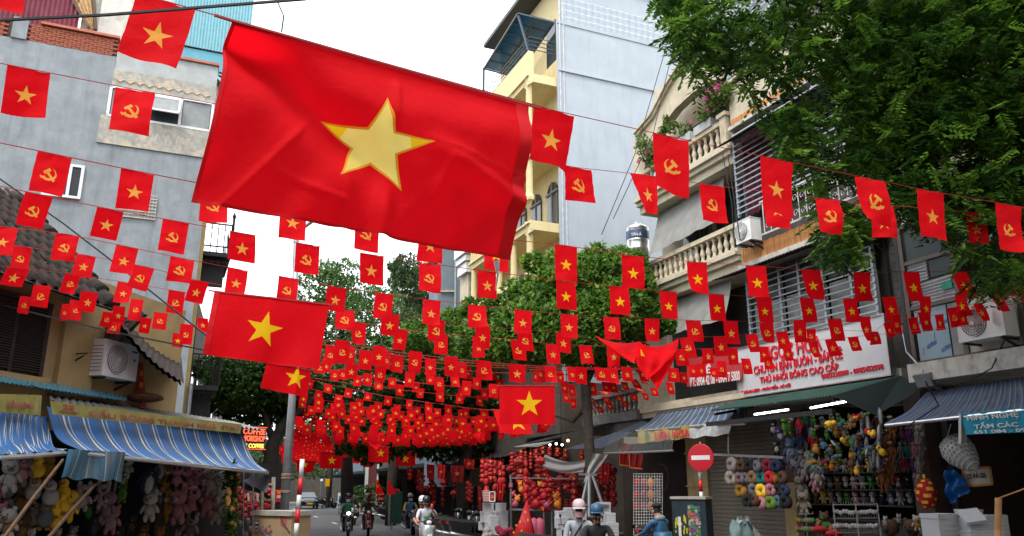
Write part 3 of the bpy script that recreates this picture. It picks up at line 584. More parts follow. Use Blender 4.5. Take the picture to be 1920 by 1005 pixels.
# ---- unseen houses added behind and beside the camera to block sky light
for i,(x0,x1,y0,y1,hh,mm,lab) in enumerate(((-34,-14,-26,-13,15,CREAM2,'cream corner house across the crossing, behind the viewpoint'),(-13.8,-2,-27,-14,17,GREYW,'grey house across the crossing, behind the viewpoint'),(-1.8,9,-27,-14,15,YELW,'yellow house across the crossing, behind the viewpoint'),(9.2,26,-26,-13,17,CREAM,'cream house right of the viewpoint across the crossing'),(-30,-12.5,-8,6.5,13,SLATE,'slate house left of the viewpoint'))):
    t=thing('sky_blocker_house',lab,'house',((x0+x1)/2,(y0+y1)/2,0)); MB().aab(x0,x1,y0,y1,0,hh).build('wall',mm,t)
    for k in range(3):
        for z in (4.5,8,11.5):
            a=x0+(k+.5)*(x1-x0)/3; MB().aab(a-.7,a+.7,y1,y1+.06,z,z+1.7).build('window',GLD,t)
t=thing('sky_blocker_row_house','row house next to the weathered concrete house, right of the frame','house',RF.pt(16,0)); MB().fb(RF,10.6,24,3.6,15,-8,-.4).build('wall',CREAM2,t); MB().fb(RF,10.6,24,0,3.5,-8,-3).build('shop_recess',DARK,t); MB().fb(RF,10.6,24,3.3,3.5,-3,1.2).build('shop_canopy',CORRD,t)  # out of view, added to keep sky light off the stalls

MB().fb(RF,5.2,10.6,0,4.04,-3.2,-3.02).build('shop_back_wall',DARK,cc); MB().fb(RF,10.4,10.6,0,4.04,-4,-.3).build('shop_side_wall',DARK,cc)
MB().fb(RF,5.9,6.05,0,4,-.6,-.45).build('shop_pipe',DKMET,cc)
for i,(a,z,w,h_) in enumerate(((7.0,0,.8,1.2),(8.0,0,.9,1.6),(8.9,.0,.6,1.0))): tag(MB().fb(RF,a,a+w,z,z+h_,-2.4,-1.6).build('dark_cupboard',mat('dark_shelf_wood',(.035,.028,.022),.7,.3)),'%s dark cupboard standing deep in the right hand shop'%['left','middle','right'][i],'cupboard')

for i,(s0,s1) in enumerate(((-12,-6.5),(-6.3,-.8))):
    t=thing('shop_tarp',['dark drooping tarpaulin canopy farther along the right stalls','dark drooping tarpaulin canopy next to the red decorations stall'][i],'awning',RF2.pt(s0,3.6)); f=bil(RF2.pt(s0,4.0,-.2),RF2.pt(s1,4.0,-.2),RF2.pt(s1,3.1,2.0),RF2.pt(s0,3.1,2.0)); MB().sheet(lambda u,v:f(u,v)-Vector((0,0,.25*math.sin(v*3.14)+.05*math.sin(u*17))),20,6,0,.01).build('tarp',mat('black_tarp',(.02,.02,.022),.6,.2),t)
# ================= left side =================
gh=thing('grey_house','tall grey rendered house with brick parapet behind the tiled roof on the left','house',GW.pt(-3,0))
GP=GW.pt
MB().fb(GW,-9,-3.75,0,15.05,-8,0).fb(GW,-3.75,-.72,0,13.0,-8,-.0).build('wall',GREYW,gh)
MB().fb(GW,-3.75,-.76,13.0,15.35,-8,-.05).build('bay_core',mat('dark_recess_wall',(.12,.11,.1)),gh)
MB().fb(GW,-3.74,-.74,14.6,15.35,-.06,.02).build('bay_sheet',mat('translucent_sheet',(.34,.36,.36),.5,.15,3),gh)
MB().fb(GW,-3.76,-.73,14.02,14.62,-.06,.03).build('bay_panel',PEEL,gh)
PT=MB().poly([(-.14,0,0),(0,-.1,0),(.14,0,0),(0,.1,0)]).poly([(-.14,0,.02),(0,-.1,.02),(.14,0,.02),(0,.1,.02)]).mesh('pattern_tile',mat('old_tile',(.5,.4,.3),.8,.3,9))
for k in range(10): inst(PT,'pattern_tile',gh,GW.mat(-3.55+k*.28,14.3-.02*(k%2),.035))
MB().fb(GW,-3.95,-.76,12.1,13.02,0,.05).build('peeling_panel',PEEL,gh)
q0_=Matrix(((GW.t.x,GW.n.x,0),(GW.t.y,GW.n.y,0),(0,0,1))).to_4x4()
PR=MB().lathe((0,0,0),[(.02,0),(.1,.1),(.1,.35),(.05,.5),(.1,.6),(.02,.7)],6).mesh('old_relief',mat('old_plaster',(.42,.4,.36),.9,.3,8))
for k in range(5): inst(PR,'old_relief',gh,Matrix.Translation(GP(-2.6+k*.3,12.22,.03))@q0_@Matrix.Diagonal((.9,.35,1,1))@Matrix.Translation((0,0,0)))
wn=MB()
for a in (-3.76,-2.72,-1.72,-.78): wn.fb(GW,a-.04,a+.04,13.02,14.02,-.02,.06)
wn.fb(GW,-3.8,-.74,13.0,13.07,-.02,.06).fb(GW,-3.8,-.74,13.96,14.03,-.02,.06)
wo=wn.build('window_frame',FRAME,gh)
for i,(x0,x1) in enumerate(((-3.7,-2.78),(-1.66,-.84))): MB().fb(GW,x0,x1,13.08,13.95,-.02,.0).build('pane',FROST,wo)
MB().fb(GW,-2.68,-1.78,13.08,13.95,-.045,-.02).build('pane',GLD,wo)
o_=MB(); P_=[GP(-2.68,13.92,.06),GP(-1.76,13.92,.06),GP(-1.76,13.32,.4),GP(-2.68,13.32,.4)]; f=bil(*P_)
MB().sheet(lambda u,v:f(u,v),1,1,0,.02).build('tilted_pane',FROST,wo)
for a,b in ((0,1),(1,2),(2,3),(3,0)): o_.bar(P_[a],P_[b],.03)
o_.build('sash',FRAME,wo)
# lower window with dark opening
a0,z0=GW.hit(80,366); a1,z1=GW.hit(158,306); z0=10.28; z1=11.2
w=MB()
for a in (a0,a0+.62,a1): w.fb(GW,a-.04,a+.04,z0,z1,.0,.08)
w.fb(GW,a0-.04,a1+.04,z1,z1+.07,0,.08).fb(GW,a0-.04,a1+.04,z0-.07,z0,0,.1)
w=w.build('window',FRAME,gh); MB().fb(GW,a0,a1,z0,z1,.003,.02).build('dark_opening',mat('night_dark',(.01,.012,.02),.3,.3,4),w)
a0,z0=GW.hit(224,382); a1,z1=GW.hit(299,338); z0=9.85;z1=10.6
w=MB(); 
for k in range(12): w.fb(GW,lerp(a0,a1,k/11)-.012,lerp(a0,a1,k/11)+.012,z0,z1,.02,.045)
for k in range(8): w.fb(GW,a0,a1,lerp(z0,z1,k/7)-.012,lerp(z0,z1,k/7)+.012,.045,.07)
vo=w.build('vent_grille',mat('pale_iron',(.45,.45,.43)),gh); MB().fb(GW,a0,a1,z0,z1,.003,.015).build('vent_opening',mat('old_plaster',(.42,.4,.36)),vo)
# brick parapet: every brick
bm_=MB().aab(-.105,.105,-.03,.03,-.03,.03).mesh('brick',BRICK)
MB().fb(GW,-9,-3.75,15.05,15.66,-.35,-.05).build('mortar_core',MORT,gh)
q=Matrix(((GW.t.x,GW.n.x,0),(GW.t.y,GW.n.y,0),(0,0,1))).to_4x4()
for r in range(8):
    n=int(3.6/.228)
    for k in range(n+1):
        a=-7.4+k*.228+(.114 if r%2 else 0)
        if a>-3.86 or -6.75<a<-6.2: continue
        inst(bm_,'brick',gh,Matrix.Translation(GP(a,15.09+r*.072,-.025+random.uniform(-.008,.01)))@q@Matrix.Rotation(random.uniform(-.02,.02),4,'Y'))
MB().fb(GW,-6.62,-6.22,15.05,15.75,-.3,.06).build('pier',GREYW,gh)
MB().fb(GW,-5.9,-3.72,15.67,15.75,-.45,.08).fb(GW,-3.72,-.72,15.36,15.44,-.6,.1).build('coping_tile',mat('coping_red',(.42,.13,.07),.7,.2,6),gh)
# roof clutter
f=bil(GP(-9,15.72,-.5),GP(-5.0,15.72,-.5),GP(-5.0,17.6,-.5),GP(-9,17.6,-.5))
t=tag(MB().sheet(corr(f,0,0,.03,30,GW.n),120,1,0,.01).build('corrugated_shed',MAROON),'maroon corrugated sheet shed standing on the grey house roof','shed')
bs=thing('bamboo_screen','tilted bamboo screen leaning on the roof of the grey house','screen',GP(-4.5,16,-.6))
P0=[GW.w(122,-2,-.5),GW.w(172,-20,-.5),GW.w(178,52,-.3),GW.w(170,56,-.3)]
P0=[GW.w(120,-30,-.6),GW.w(172,-30,-.6),GW.w(179,56,-.3),GW.w(166,52,-.3)]; f=bil(*P0)
MB().sheet(lambda u,v:f(u,v)+GW.n*.015*math.sin(u*60),24,2,0,.015).build('matting',mat('bamboo_mat',(.4,.25,.11),.7,.35,14),bs)
MB().bar(P0[0],P0[3],.04).bar(P0[1],P0[2],.05).build('frame',WOOD,bs)
tag(MB().fb(GW,-4.95,-4.55,15.75,18,-1.4,-.6).build('chimney_wall',mat('old_plaster',(.42,.4,.36))),'small grey plaster stub beside the maroon shed','wall')
pl=thing('pale_roof_house','off white rendered upper house behind the brick parapet','house',GP(-3,15.8,-4))
MB().fb(GW,-5.0,-1.9,15.0,19.5,-9,-2.2).build('wall',mat('off_white_render',(.56,.55,.5),.85,.12,3,c2=(.3,.28,.22),st=.5,stsc=2),pl)
MB().fb(GW,-4.2,-3.5,15.75,16.2,-2.19,-2.15).build('dark_vent',DARK,pl)
tl=thing('teal_house','teal corrugated clad upper house with broken cladding beside the sky','house',GP(-1,16,-3))
f=bil(GP(-2.4,17.0,-2.0),GP(.25,17.0,-2.0),GP(.25,20.5,-2.0),GP(-2.4,20.5,-2.0))
MB().sheet(corr(f,0,0,.02,26,GW.n),104,1,0,.01).build('ribbed_sheet',mat('pale_teal_sheet',(.2,.42,.48),.5,.1,metal=.2),tl)
MB().fb(GW,-2.4,.2,15.9,16.95,-2.2,-2.05).build('lower_sheet',TEALS,tl); MB().fb(GW,-2.3,.2,14.0,20.4,-9,-2.35).build('core_wall',mat('old_plaster',(.42,.4,.36)),tl)
MB().poly([GP(-1.2,16.25,-2.0),GP(.05,16.2,-2.0),GP(-.1,15.75,-2.0),GP(-.9,15.9,-2.0)]).build('torn_gap',DARK,tl)
MB().bar(GP(-1.15,16.4,-1.95),GP(-.1,15.4,-1.95),.04).bar(GP(-.9,16.15,-1.97),GP(.1,15.95,-1.97),.02).bar(GP(-.7,15.98,-1.97),GP(.1,15.8,-1.97),.02).build('loose_struts',mat('pale_teal_sheet',(.2,.42,.48)),tl)
# balconies on the street side of the grey house
LBX=mat('black_iron',(.012,.011,.012),.5,.1,metal=.3)
MB().fb(GW,-.72,-.6,0,13,-6,-.5).build('street_face',mat('ochre_face',(.5,.36,.14),.8,.15,3),gh)
for z,lab in ((9.25,0),(5.0,1)):
    b=MB().fb(GW,-.7,.25,z-.14,z,-3.5,-.7).build('balcony_slab',LBX,gh)
    i=MB()
    for k in range(5): i.bar(GP(-.6+k*.2,z,-.72),GP(-.6+k*.2,z+.95,-.72),.012)
    for k in range(12): i.bar(GP(.22,z,-.72-k*.24),GP(.22+(.08*math.sin(k)),z+.95,-.72-k*.24),.012)
    for d in (-.72,-3.4): i.bar(GP(-.68,z+.95,d),GP(.24,z+.95,d),.022)
    i.bar(GP(.24,z+.95,-.72),GP(.24,z+.95,-3.4),.022); i.bar(GP(.24,z,-.72),GP(.24,z+1.2,-.72),.03); i.lathe(GP(.24,z+1.2,-.72),[(.05,0),(.07,.06),(.01,.2)],6)
    for k in range(4):
        c=GP(-.5+k*.2,z-.34,-.74); i.tube([c+GW.t*(.09*math.cos(t)*(1-t/10))+Vector((0,0,.09*math.sin(t)*(1-t/10))) for t in [j*.6 for j in range(14)]],.012,4)
    i.fb(GW,-.66,.1,z-1.0,z-.2,-1.4,-1.3)
    i.build('balcony_railing',LBX,gh)
w=MB().fb(GW,-.62,-.55,5.1,7.2,-2.5,-.9).build('street_window',GLD,gh)
tag(MB().tube([GP(-.55,0,-.4),GP(-.55,5,-.4)],.07,8).build('drain_pipe',GREYMET),'grey drain pipe at the corner of the grey house','pipe')
# ---------- corner shop: wall, roof, shutters
LP=LW.pt
ls=thing('corner_shop','low ochre shop house with dark tiled roof on the left','house',LP(0,0))
OCH=mat('ochre_wall',(.36,.26,.115),.85,.1,3,c2=(.22,.17,.1),st=.5,stsc=1.6)
MB().fb(LW,-8,1.35,2.9,5.6,-5,0).build('wall',OCH,ls)
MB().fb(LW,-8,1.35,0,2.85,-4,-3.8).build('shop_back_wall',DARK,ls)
MB().fb(LW,1.1,1.35,0,2.85,-3.8,.0).build('shop_end_wall',DARK,ls)
MB().fb(LW,-8,1.35,2.75,2.88,-4,-.02).build('shop_ceiling',DARK,ls)
MB().fb(LW,-2.05,-1.25,2.9,5.5,.002,.1).build('pilaster',OCH,ls)
DBR=mat('dark_brown_wood',(.028,.02,.018),.6,.3,8)
st=MB().fb(LW,-3.8,-2.38,3.72,4.85,.0,.03).build('shutter',DBR,ls)
MB().fb(LW,-3.06,-2.99,3.72,4.85,.03,.07).fb(LW,-2.44,-2.36,3.72,4.85,.03,.08).fb(LW,-3.8,-2.36,4.85,4.92,.0,.09).build('shutter_frame',DBR,st)
lv=MB().fb(LW,0,.55,0,.012,0,.045).mesh('louvre',mat('louvre_wood',(.05,.037,.033),.6,.2,9),False,LP(0,0))
for k in range(26):
    for a in (-3.62,-2.99): inst(lv,'louvre',ls,Matrix.Translation(LP(a,3.77+k*.041,.035)))
MB().fb(LW,-3.9,-2.25,3.6,3.7,0,.14).build('window_sill',OCH,ls)
br=MB().bar(LP(-.95,4.35,.05),LP(-.95,4.35+.7,.75),.05,0,.05).bar(LP(-.95,4.9,.0),LP(-.95,4.95,.75),.045).bar(LP(-.95,4.2,.03),LP(-.95,4.9,.03),.04)
br.build('eave_bracket',DBR,ls)
# tiled roof: every tile
TILE=mat('old_roof_tile',(.017,.012,.01),.9,.5,8,bump=.4,c2=(.09,.04,.024),st=.6,stsc=9)
A,B,C,E=LP(-5.2,5.02,.75),LW.w(212,576,.75),LW.w(28,368,-2.5),LP(-5.2,7.75,-2.5)
rf=bil(A,B,C,E)
MB().sheet(lambda u,v:rf(u,v)-Vector((0,0,.07)),2,2,0,.03).build('roof_deck',DARK,ls)
tm=MB()
for k in range(7):
    t0=k/6; x=-.115+.23*t0; zz=.045*math.sin(t0*math.pi*2)
    tm.v+= [Vector((x,0,zz)),Vector((x,.46,zz+.03)),Vector((x,0,zz-.02))]
for k in range(6): tm.f+= [(3*k,3*k+3,3*k+4,3*k+1),(3*k+2,3*k+5,3*k+3,3*k)]; tm.m+=[0,0]
TM=tm.mesh('roof_tile',TILE,True)
rows=10
for r in range(rows):
    v=r/rows
    p0,p1=rf(0,v),rf(1,v); L=(p1-p0).length; n=int(L/.225)
    for k in range(n):
        u=(k+.5)/n
        if rf(u,v).x<at(-60,450,12).x-2: continue
        x=(p1-p0).normalized(); y=(rf(u,1)-rf(u,0)).normalized(); z=x.cross(y); m4=Matrix.Identity(4); p=rf(u,v)+z*random.uniform(-.01,.012)
        for i in range(3): m4[i][0]=x[i];m4[i][1]=y[i];m4[i][2]=z[i];m4[i][3]=p[i]
        inst(TM,'roof_tile',ls,m4)
rg=MB()
for k in range(10):
    a,b=rf(1,k/10),rf(1,(k+1.15)/10); rg.tube([a+Vector((0,0,.05)),b+Vector((0,0,.0))],[.13,.1],8)
rg.build('verge_tile_row',TILE,ls,True)
# lower dark eave at the far end
EA=[LW.w(236,612,.4),LW.w(300,690,.9),LW.w(343,728,.9),LW.w(300,650,-.6)]
e=MB()
f=bil(LW.w(205,590,.7),LW.w(340,722,1.0),LW.w(335,665,-.8),LW.w(230,585,-.8))
e.sheet(lambda u,v:f(u,v)+Vector((0,0,.018*math.sin(u*75)-.14*math.sin(u*math.pi))),90,4,0,.06); e.build('lower_eave',TILE,ls,True)
ns=tag(MB().ell(LP(-.05,3.62,.3),(.35,.3,.09),0,10,6).build('debris_heap',mat('dry_leaf_heap',(.13,.06,.03),.95,.6,20,bump=.8)),'heap of dry brown leaves on the shop roof edge below the air conditioner','leaves')
rb=thing('red_banner','narrow red vertical banner with yellow letters behind the air conditioner','banner',LW.w(262,730,-.1))
f=bil(LW.w(258,680,.1),LW.w(268,680,.1),LW.w(275,765,.1),LW.w(260,765,.1)); MB().sheet(f,2,6,0,.004).build('cloth',mat('deep_red_banner',(.33,.02,.02)),rb)
for k,y in enumerate((700,722,745)): MB().box(LW.w(265,y,.108),LW.t*.05,Vector((0,0,.05)),LW.n*.001).build('lettering',YEL,rb)
# AC units
def ac(name,label,fr,a,z,d,w,h,dep,logo=True,sidefan=False):
    t=thing(name,label,'air conditioner',fr.pt(a+w/2,z,d))
    WM=mat('ac_white',(.74,.75,.74),.45,.06,4,c2=(.4,.38,.33),st=.3,stsc=2)
    MB().fb(fr,a,a+w,z,z+h,d,d+dep).build('housing',WM,t)
    MB().fb(fr,a-.01,a+w+.01,z+h,z+h+.02,d-.01,d+dep+.012).build('lid',WM,t)
    c=fr.pt(a+w*.38,z+h*.52,d+dep+.003); rr=h*.42
    MB().lathe(c,[(rr,0),(rr,.012),(rr*.97,.014)],28,0,fr.n).build('fan_opening',mat('fan_dark',(.16,.16,.16),.6,.2),t,True)
    g=MB()
    for k in range(5): 
        q_=rr*(.25+.18*k); g.tube([c+fr.n*.025+(fr.t*math.cos(x)+Vector((0,0,math.sin(x))))*q_ for x in [i*math.pi/12 for i in range(25)]],.006,4)
    for k in range(26):
        x=k*math.pi/13; g.tube([c+fr.n*.025+(fr.t*math.cos(x+s*.5)+Vector((0,0,math.sin(x+s*.5))))*rr*(.2+.8*s) for s in (0,.33,.66,1)],.004,3)
    g.build('fan_guard',WM,t); MB().lathe(c+fr.n*.02,[(rr*.16,0),(rr*.16,.02)],12,0,fr.n).build('fan_hub',WM,t)
    bl=MB()
    for k in range(3):
        x=k*2.09; u1=fr.t*math.cos(x)+Vector((0,0,math.sin(x))); u2=fr.t*math.cos(x+.8)+Vector((0,0,math.sin(x+.8))); bl.poly([c+fr.n*.015+u1*rr*.15,c+fr.n*.018+u1*rr*.9,c+fr.n*.021+u2*rr*.9,c+fr.n*.015+u2*rr*.15])
    bl.build('fan_blade',mat('fan_blade',(.3,.3,.3),.5),t)
    for k in range(8): MB().fb(fr,a-.012,a-.001,z+.08+k*h*.1,z+.08+k*h*.1+.012,d+.04,d+dep-.03).build('side_slot',mat('fan_dark',(.16,.16,.16)),t)
    for k in range(5): MB().fb(fr,a+w*.74,a+w*.95,z+h*(.14+.07*k),z+h*(.14+.07*k)+.008,d+dep,d+dep+.006).build('rib',WM,t)
    if logo: MB().fb(fr,a+w*.78,a+w*.94,z+h*.82,z+h*.87,d+dep,d+dep+.004).fb(fr,a+w*.86,a+w*.91,z+h*.55,z+h*.63,d+dep,d+dep+.004).build('maker_mark',mat('blue_print',(.02,.09,.3)),t)
    MB().bar(fr.pt(a+.1,z-.03,d-.3),fr.pt(a+.1,z-.03,d+dep),.02).build('bracket',DKMET,t); MB().bar(fr.pt(a+w-.1,z-.03,d-.3),fr.pt(a+w-.1,z-.03,d+dep),.02).bar(fr.pt(a+w-.1,z-.25,d-.25),fr.pt(a+w-.1,z-.03,d+dep-.05),.018).build('bracket',DKMET,t)
    return t
a0,z0=LW.hit(190,703,.35)
ac('air_conditioner','white air conditioner unit with round fan on the ochre left wall',LW,a0,z0,.05,.92,.62,.3)
a0,z0=RF.hit(1378,460,.55)
ac('air_conditioner','air conditioner beside the iron scroll balcony on the sign house',RF,a0,z0+.02,.15,.62,.6,.35,False)
a0,z0=RF.hit(1795,640,.5)
ac('air_conditioner','air conditioner on the weathered concrete house at the right edge',RF,a0,z0-.03,.08,.95,.62,.38,False)
# shop fascia roof strips, banners and awnings
f=bil(LW.w(88,738,.0),LW.w(440,792,.0),LW.w(492,806,.95),LW.w(96,752,.55))
tr=tag(MB().sheet(corr(f,0,0,.025,36,(0,0,1)),144,1,0,.012).build('roof_sheet',mat('grey_fibre_sheet',(.2,.2,.19),.7,.25,6)),'grey corrugated roof strip above the yellow banner on the left','roof sheet')
f=bil(LW.w(-60,690,.05),LW.w(238,742,.05),LW.w(238,752,.35),LW.w(-60,706,.35)); tag(MB().sheet(corr(f,0,0,.012,40,(0,0,1)),120,1,0,.012).build('gutter_strip',TEALS),'teal roof strip along the wall over the left awnings','roof sheet')
BANM=mat('faded_yellow_banner',(.3,.27,.07),.75,.2,4,c2=(.38,.36,.22),st=.7,stsc=1.5)
FRED=mat('faded_red_print',(.38,.1,.08),.7,.2,6)
def banner(label,px,dd,words,side=1):
    P=[LW.w(*p,dd) for p in px]; f=bil(*P); t=thing('fascia_banner',label,'banner',P[0])
    MB().sheet(lambda u,v:f(u,v)+LW.n*.02*math.sin(u*30),40,3,0,.004).build('cloth',BANM,t)
    for w_,u0,u1,v0,v1,mm in words:
        X=f(u1,v1)-f(u0,v1); Y=f(u0,v0)-f(u0,v1); p=f(u0,v1)+LW.n*.026; m4=Matrix.Identity(4)
        for i in range(3): m4[i][0]=X[i];m4[i][1]=Y[i];m4[i][2]=LW.n[i];m4[i][3]=p[i]
        text(w_,t,mm,m4,1,1,.006)
    return t
banner('long faded yellow banner with red lettering above the striped awning',[(94,752),(455,796),(452,813),(98,777)],1.0,[('28',.04,.085,.1,.5,FRED),('HÀNG LƯỢC',.025,.1,.6,.8,FRED),('GẤU BÔNG THANH NHÃ',.14,.82,.2,.85,FRED),('ĐT: 0913',.85,.97,.3,.7,FRED)])
banner('short faded yellow banner with red print at the left edge',[(-20,738),(81,741),(78,779),(-20,771)],.75,[('GẤU BÔNG',.3,.8,.25,.7,FRED)])
BL1=(.008,.09,.28);GY1=(.045,.06,.09);WH1=(.42,.47,.52);BL2=(.012,.13,.34)
AWN=stripes('blue_stripe_awning',13,[(0,BL1),(.4,GY1),(.5,BL2),(.56,GY1),(.66,WH1),(.75,GY1),(.82,BL1),(.9,WH1),(.94,BL1)],.65,trans=.08,dirt=.15)
AWN2=stripes('blue_grey_awning',14,[(0,(.03,.08,.2)),(.25,(.26,.29,.33)),(.3,(.04,.045,.05)),(.55,(.03,.08,.2)),(.72,(.22,.24,.27)),(.76,(.045,.048,.05))],.65,trans=.06,dirt=.35)
AWN3=stripes('tattered_cloth',4,[(0,(.03,.15,.25)),(.25,(.09,.09,.09)),(.38,(.03,.15,.25)),(.62,(.3,.3,.28)),(.7,(.03,.15,.25)),(.85,(.09,.09,.09))],.75,trans=.3,dirt=.35)
def awn(name,label,P,m,sag=.08,nu=48,wr=.012,bar=True,barm=None,frn=(0,0,1)):
    f=bil(*P); t=thing(name,label,'awning',(Vector(P[0])+Vector(P[2]))/2); nn=(Vector(P[1])-Vector(P[0])).cross(Vector(P[3])-Vector(P[0])).normalized()
    if nn.z<0: nn=-nn
    g=lambda u,v:f(u,v)-nn*(sag*math.sin(v*math.pi)+wr*math.sin(u*37+v*5)*v+wr*.7*math.sin(u*71-v*9))
    MB().sheet(g,nu,12,0,.006).build('cloth',m,t,True)
    if bar: MB().tube([Vector(P[3])-Vector((0,0,.03)),Vector(P[2])-Vector((0,0,.03))],.035,8).build('front_bar',barm or STEEL,t)
    return t
awn('striped_awning','long blue striped fabric awning under the yellow banner on the left',[LW.w(88,762,.55),LW.w(455,806,.55),LW.w(502,884,1.65),LW.w(150,846,1.65)],AWN,.14,64)
awn('striped_awning','blue striped awning at the left edge, partly folded',[LW.w(-60,765,.5),LW.w(92,782,.5),LW.w(122,846,1.6),LW.w(-60,858,1.6)],AWN,.12,40,.03)
awn('end_awning','dark patched cloth strip sloping behind the end of the left awning',[LW.w(470,884,.6),LW.w(500,886,1.6),LW.w(500,925,1.9),LW.w(455,902,.5)],mat('dark_cloth_patch',(.05,.05,.055),.8,.3),.05,8,.01,False)
P=[LW.w(128,842,1.68),LW.w(234,848,1.68),LW.w(230,902,1.74),LW.w(112,896,1.74)]; f=bil(*P)
tag(MB().sheet(lambda u,v:f(u,v)+LW.n*(.03*math.sin(u*9+v*2)+.012*math.sin(u*26)*v)+Vector((0,0,.02*math.sin(u*17)*v)),32,10,0,.005).build('hanging_cloth',AWN3,None,True),'ragged blue plaid cloth hanging from the awning edge','cloth')
for i,(a,b) in enumerate((((5,1012),(118,862)),((85,1015),(182,905)))):
    A=LW.w(*a,1.9);B=LW.w(*b,1.7); tag(MB().tube([A,A.lerp(B,.5)+Vector((0,0,.02)),B],[.028,.025,.02],8).build('bamboo_pole',WOOD),['left slanting bamboo pole propping the folded awning','right slanting bamboo pole below the hanging cloth'][i],'pole','bamboo props under the left awning')
# ---------- right side awnings
awn('striped_awning','blue and grey striped awning over the stall at the right edge',[RF.w(1738,735,0),RF.w(1960,700,0),RF.w(1990,758,1.5),RF.w(1660,795,1.5)],AWN2,.06,48)
RF_=RF
awn('striped_awning','blue and white striped awning above the faded yellow cloth, centre right',[RF.w(1238,770,0),RF.w(1400,745,0),RF.w(1398,792,1.1),RF.w(1193,806,1.1)],stripes('blue_white_awning',9,[(0,(.03,.075,.16)),(.3,(.26,.29,.31)),(.38,(.03,.075,.16)),(.55,(.05,.07,.1)),(.8,(.26,.29,.31)),(.88,(.05,.07,.1))],.65,trans=.06,dirt=.35),.04,40)
awn('striped_awning','blue awning left of the faded yellow cloth, behind the tree trunk',[RF.w(1205,790,.2),RF.w(1215,792,.2),RF.w(1130,840,1.9),RF.w(1062,842,1.9)],AWN2,.03,24,.008,False)
awn('grey_sheet_roof','flat pale grey sheet roof over the red decorations stall',[RF.w(990,832,.3),RF.w(1055,820,.3),RF.w(1010,838,2.4),RF.w(962,838,2.4)],mat('pale_sheet',(.26,.27,.26),.6,.15),.0,8,.003,False)
awn('green_tarp_roof','dark green roof edge above the red decorations stall',[RF.w(985,830,.2),RF.w(1150,790,.2),RF.w(1090,806,1.2),RF.w(988,822,1.2)],mat('dark_green_tarp',(.015,.045,.04)),.02,10,.005,False)
awn('dark_canopy','black canopy over the shop left of the red decorations stall',[RF2.pt(-6,3.1,.2),RF2.pt(.5,3.1,.2),RF2.pt(.5,2.75,2.2),RF2.pt(-6,2.75,2.2)],mat('black_tarp',(.02,.02,.022),.6,.2),.05,12,.01,False)
# faded LIEN cloth
lc=thing('faded_cloth_sign','torn faded yellow cloth sign with red letters below the striped awning','banner',RF.w(1290,810,1.1))
P=[RF.w(1196,806,1.12),RF.w(1372,790,1.12),RF.w(1368,814,1.14),RF.w(1198,831,1.14)]; f=bil(*P)
g=lambda u,v:f(u,v)+RF.n*(.02*math.sin(u*25+v)+.01*math.sin(u*60+v*4))-Vector((0,0,.02*math.sin(u*31)*v))
MB().sheet(lambda u,v:g(u*.6,v),30,5,0,.004).build('yellow_cloth',BANM,lc,True); MB().sheet(lambda u,v:g(.6+u*.4,v),24,5,0,.004).build('silver_tape',mat('silver_tape',(.42,.43,.43),.4,.25,9,bump=.4),lc,True)
X=f(.62,.9)-f(.22,.9);Y=f(.22,.15)-f(.22,.9);m4=Matrix.Identity(4)
for i in range(3): m4[i][0]=X[i];m4[i][1]=Y[i];m4[i][2]=RF.n[i];m4[i][3]=(f(.22,.9)+RF.n*.05)[i]
text('LIÊN NGA',lc,mat('red_letter',(.55,.02,.04)),m4,1,1,.006)
cr=f(.12,.45)+RF.n*.05
cb=MB()
for k in range(6): cb.box(cr+Vector((0,0,.1-.04*k)),RF.t*(.09-.01*(k%2)),RF.n*.002,Vector((0,0,.009)))
for k in (-.07,0,.07): cb.box(cr+RF.t*k+RF.n*.003,RF.t*.01,RF.n*.002,Vector((0,0,.12)))
cb.build('emblem',mat('grey_print',(.12,.12,.12),.7),lc)
# blue banner
bb=thing('blue_cloth_sign','blue cloth sign with pale lettering hanging from the right edge awning','banner',RF.w(1870,790,1.5))
P=[RF.w(1799,776,1.52),RF.w(1985,757,1.52),RF.w(1985,808,1.54),RF.w(1813,815,1.54)]; f=bil(*P)
MB().sheet(lambda u,v:f(u,v)+RF.n*.01*math.sin(u*30),24,4,0,.004).build('cloth',mat('cyan_cloth',(.0,.2,.32),.7,.12,5),bb)
def onsheet(f,b,par,m,u0,u1,v0,v1,n,off=.016):
    X=f(u1,v1)-f(u0,v1);Y=f(u0,v0)-f(u0,v1);p=f(u0,v1)+n*off;m4=Matrix.Identity(4)
    for i in range(3): m4[i][0]=X[i];m4[i][1]=Y[i];m4[i][2]=n[i];m4[i][3]=p[i]
    text(b,par,m,m4,1,1,.005)
PB=mat('pale_letter',(.5,.55,.5),.6,.15,6)
for b,u0,u1,v0,v1 in (('HÌNH NGHỆ',.07,.63,.05,.42),('TẤM CÁC',.12,.61,.45,.76),('651 084 - 0904',.1,.8,.82,.98)): onsheet(f,b,bb,PB,u0,u1,v0,v1,RF.n)
MB().sheet(lambda u,v:RF.w(lerp(1797,1812,u),lerp(776,832,v),1.5+.06*math.sin(u*6)),6,8,0,.004).build('loose_corner',mat('silver_tape',(.42,.43,.43)),bb)
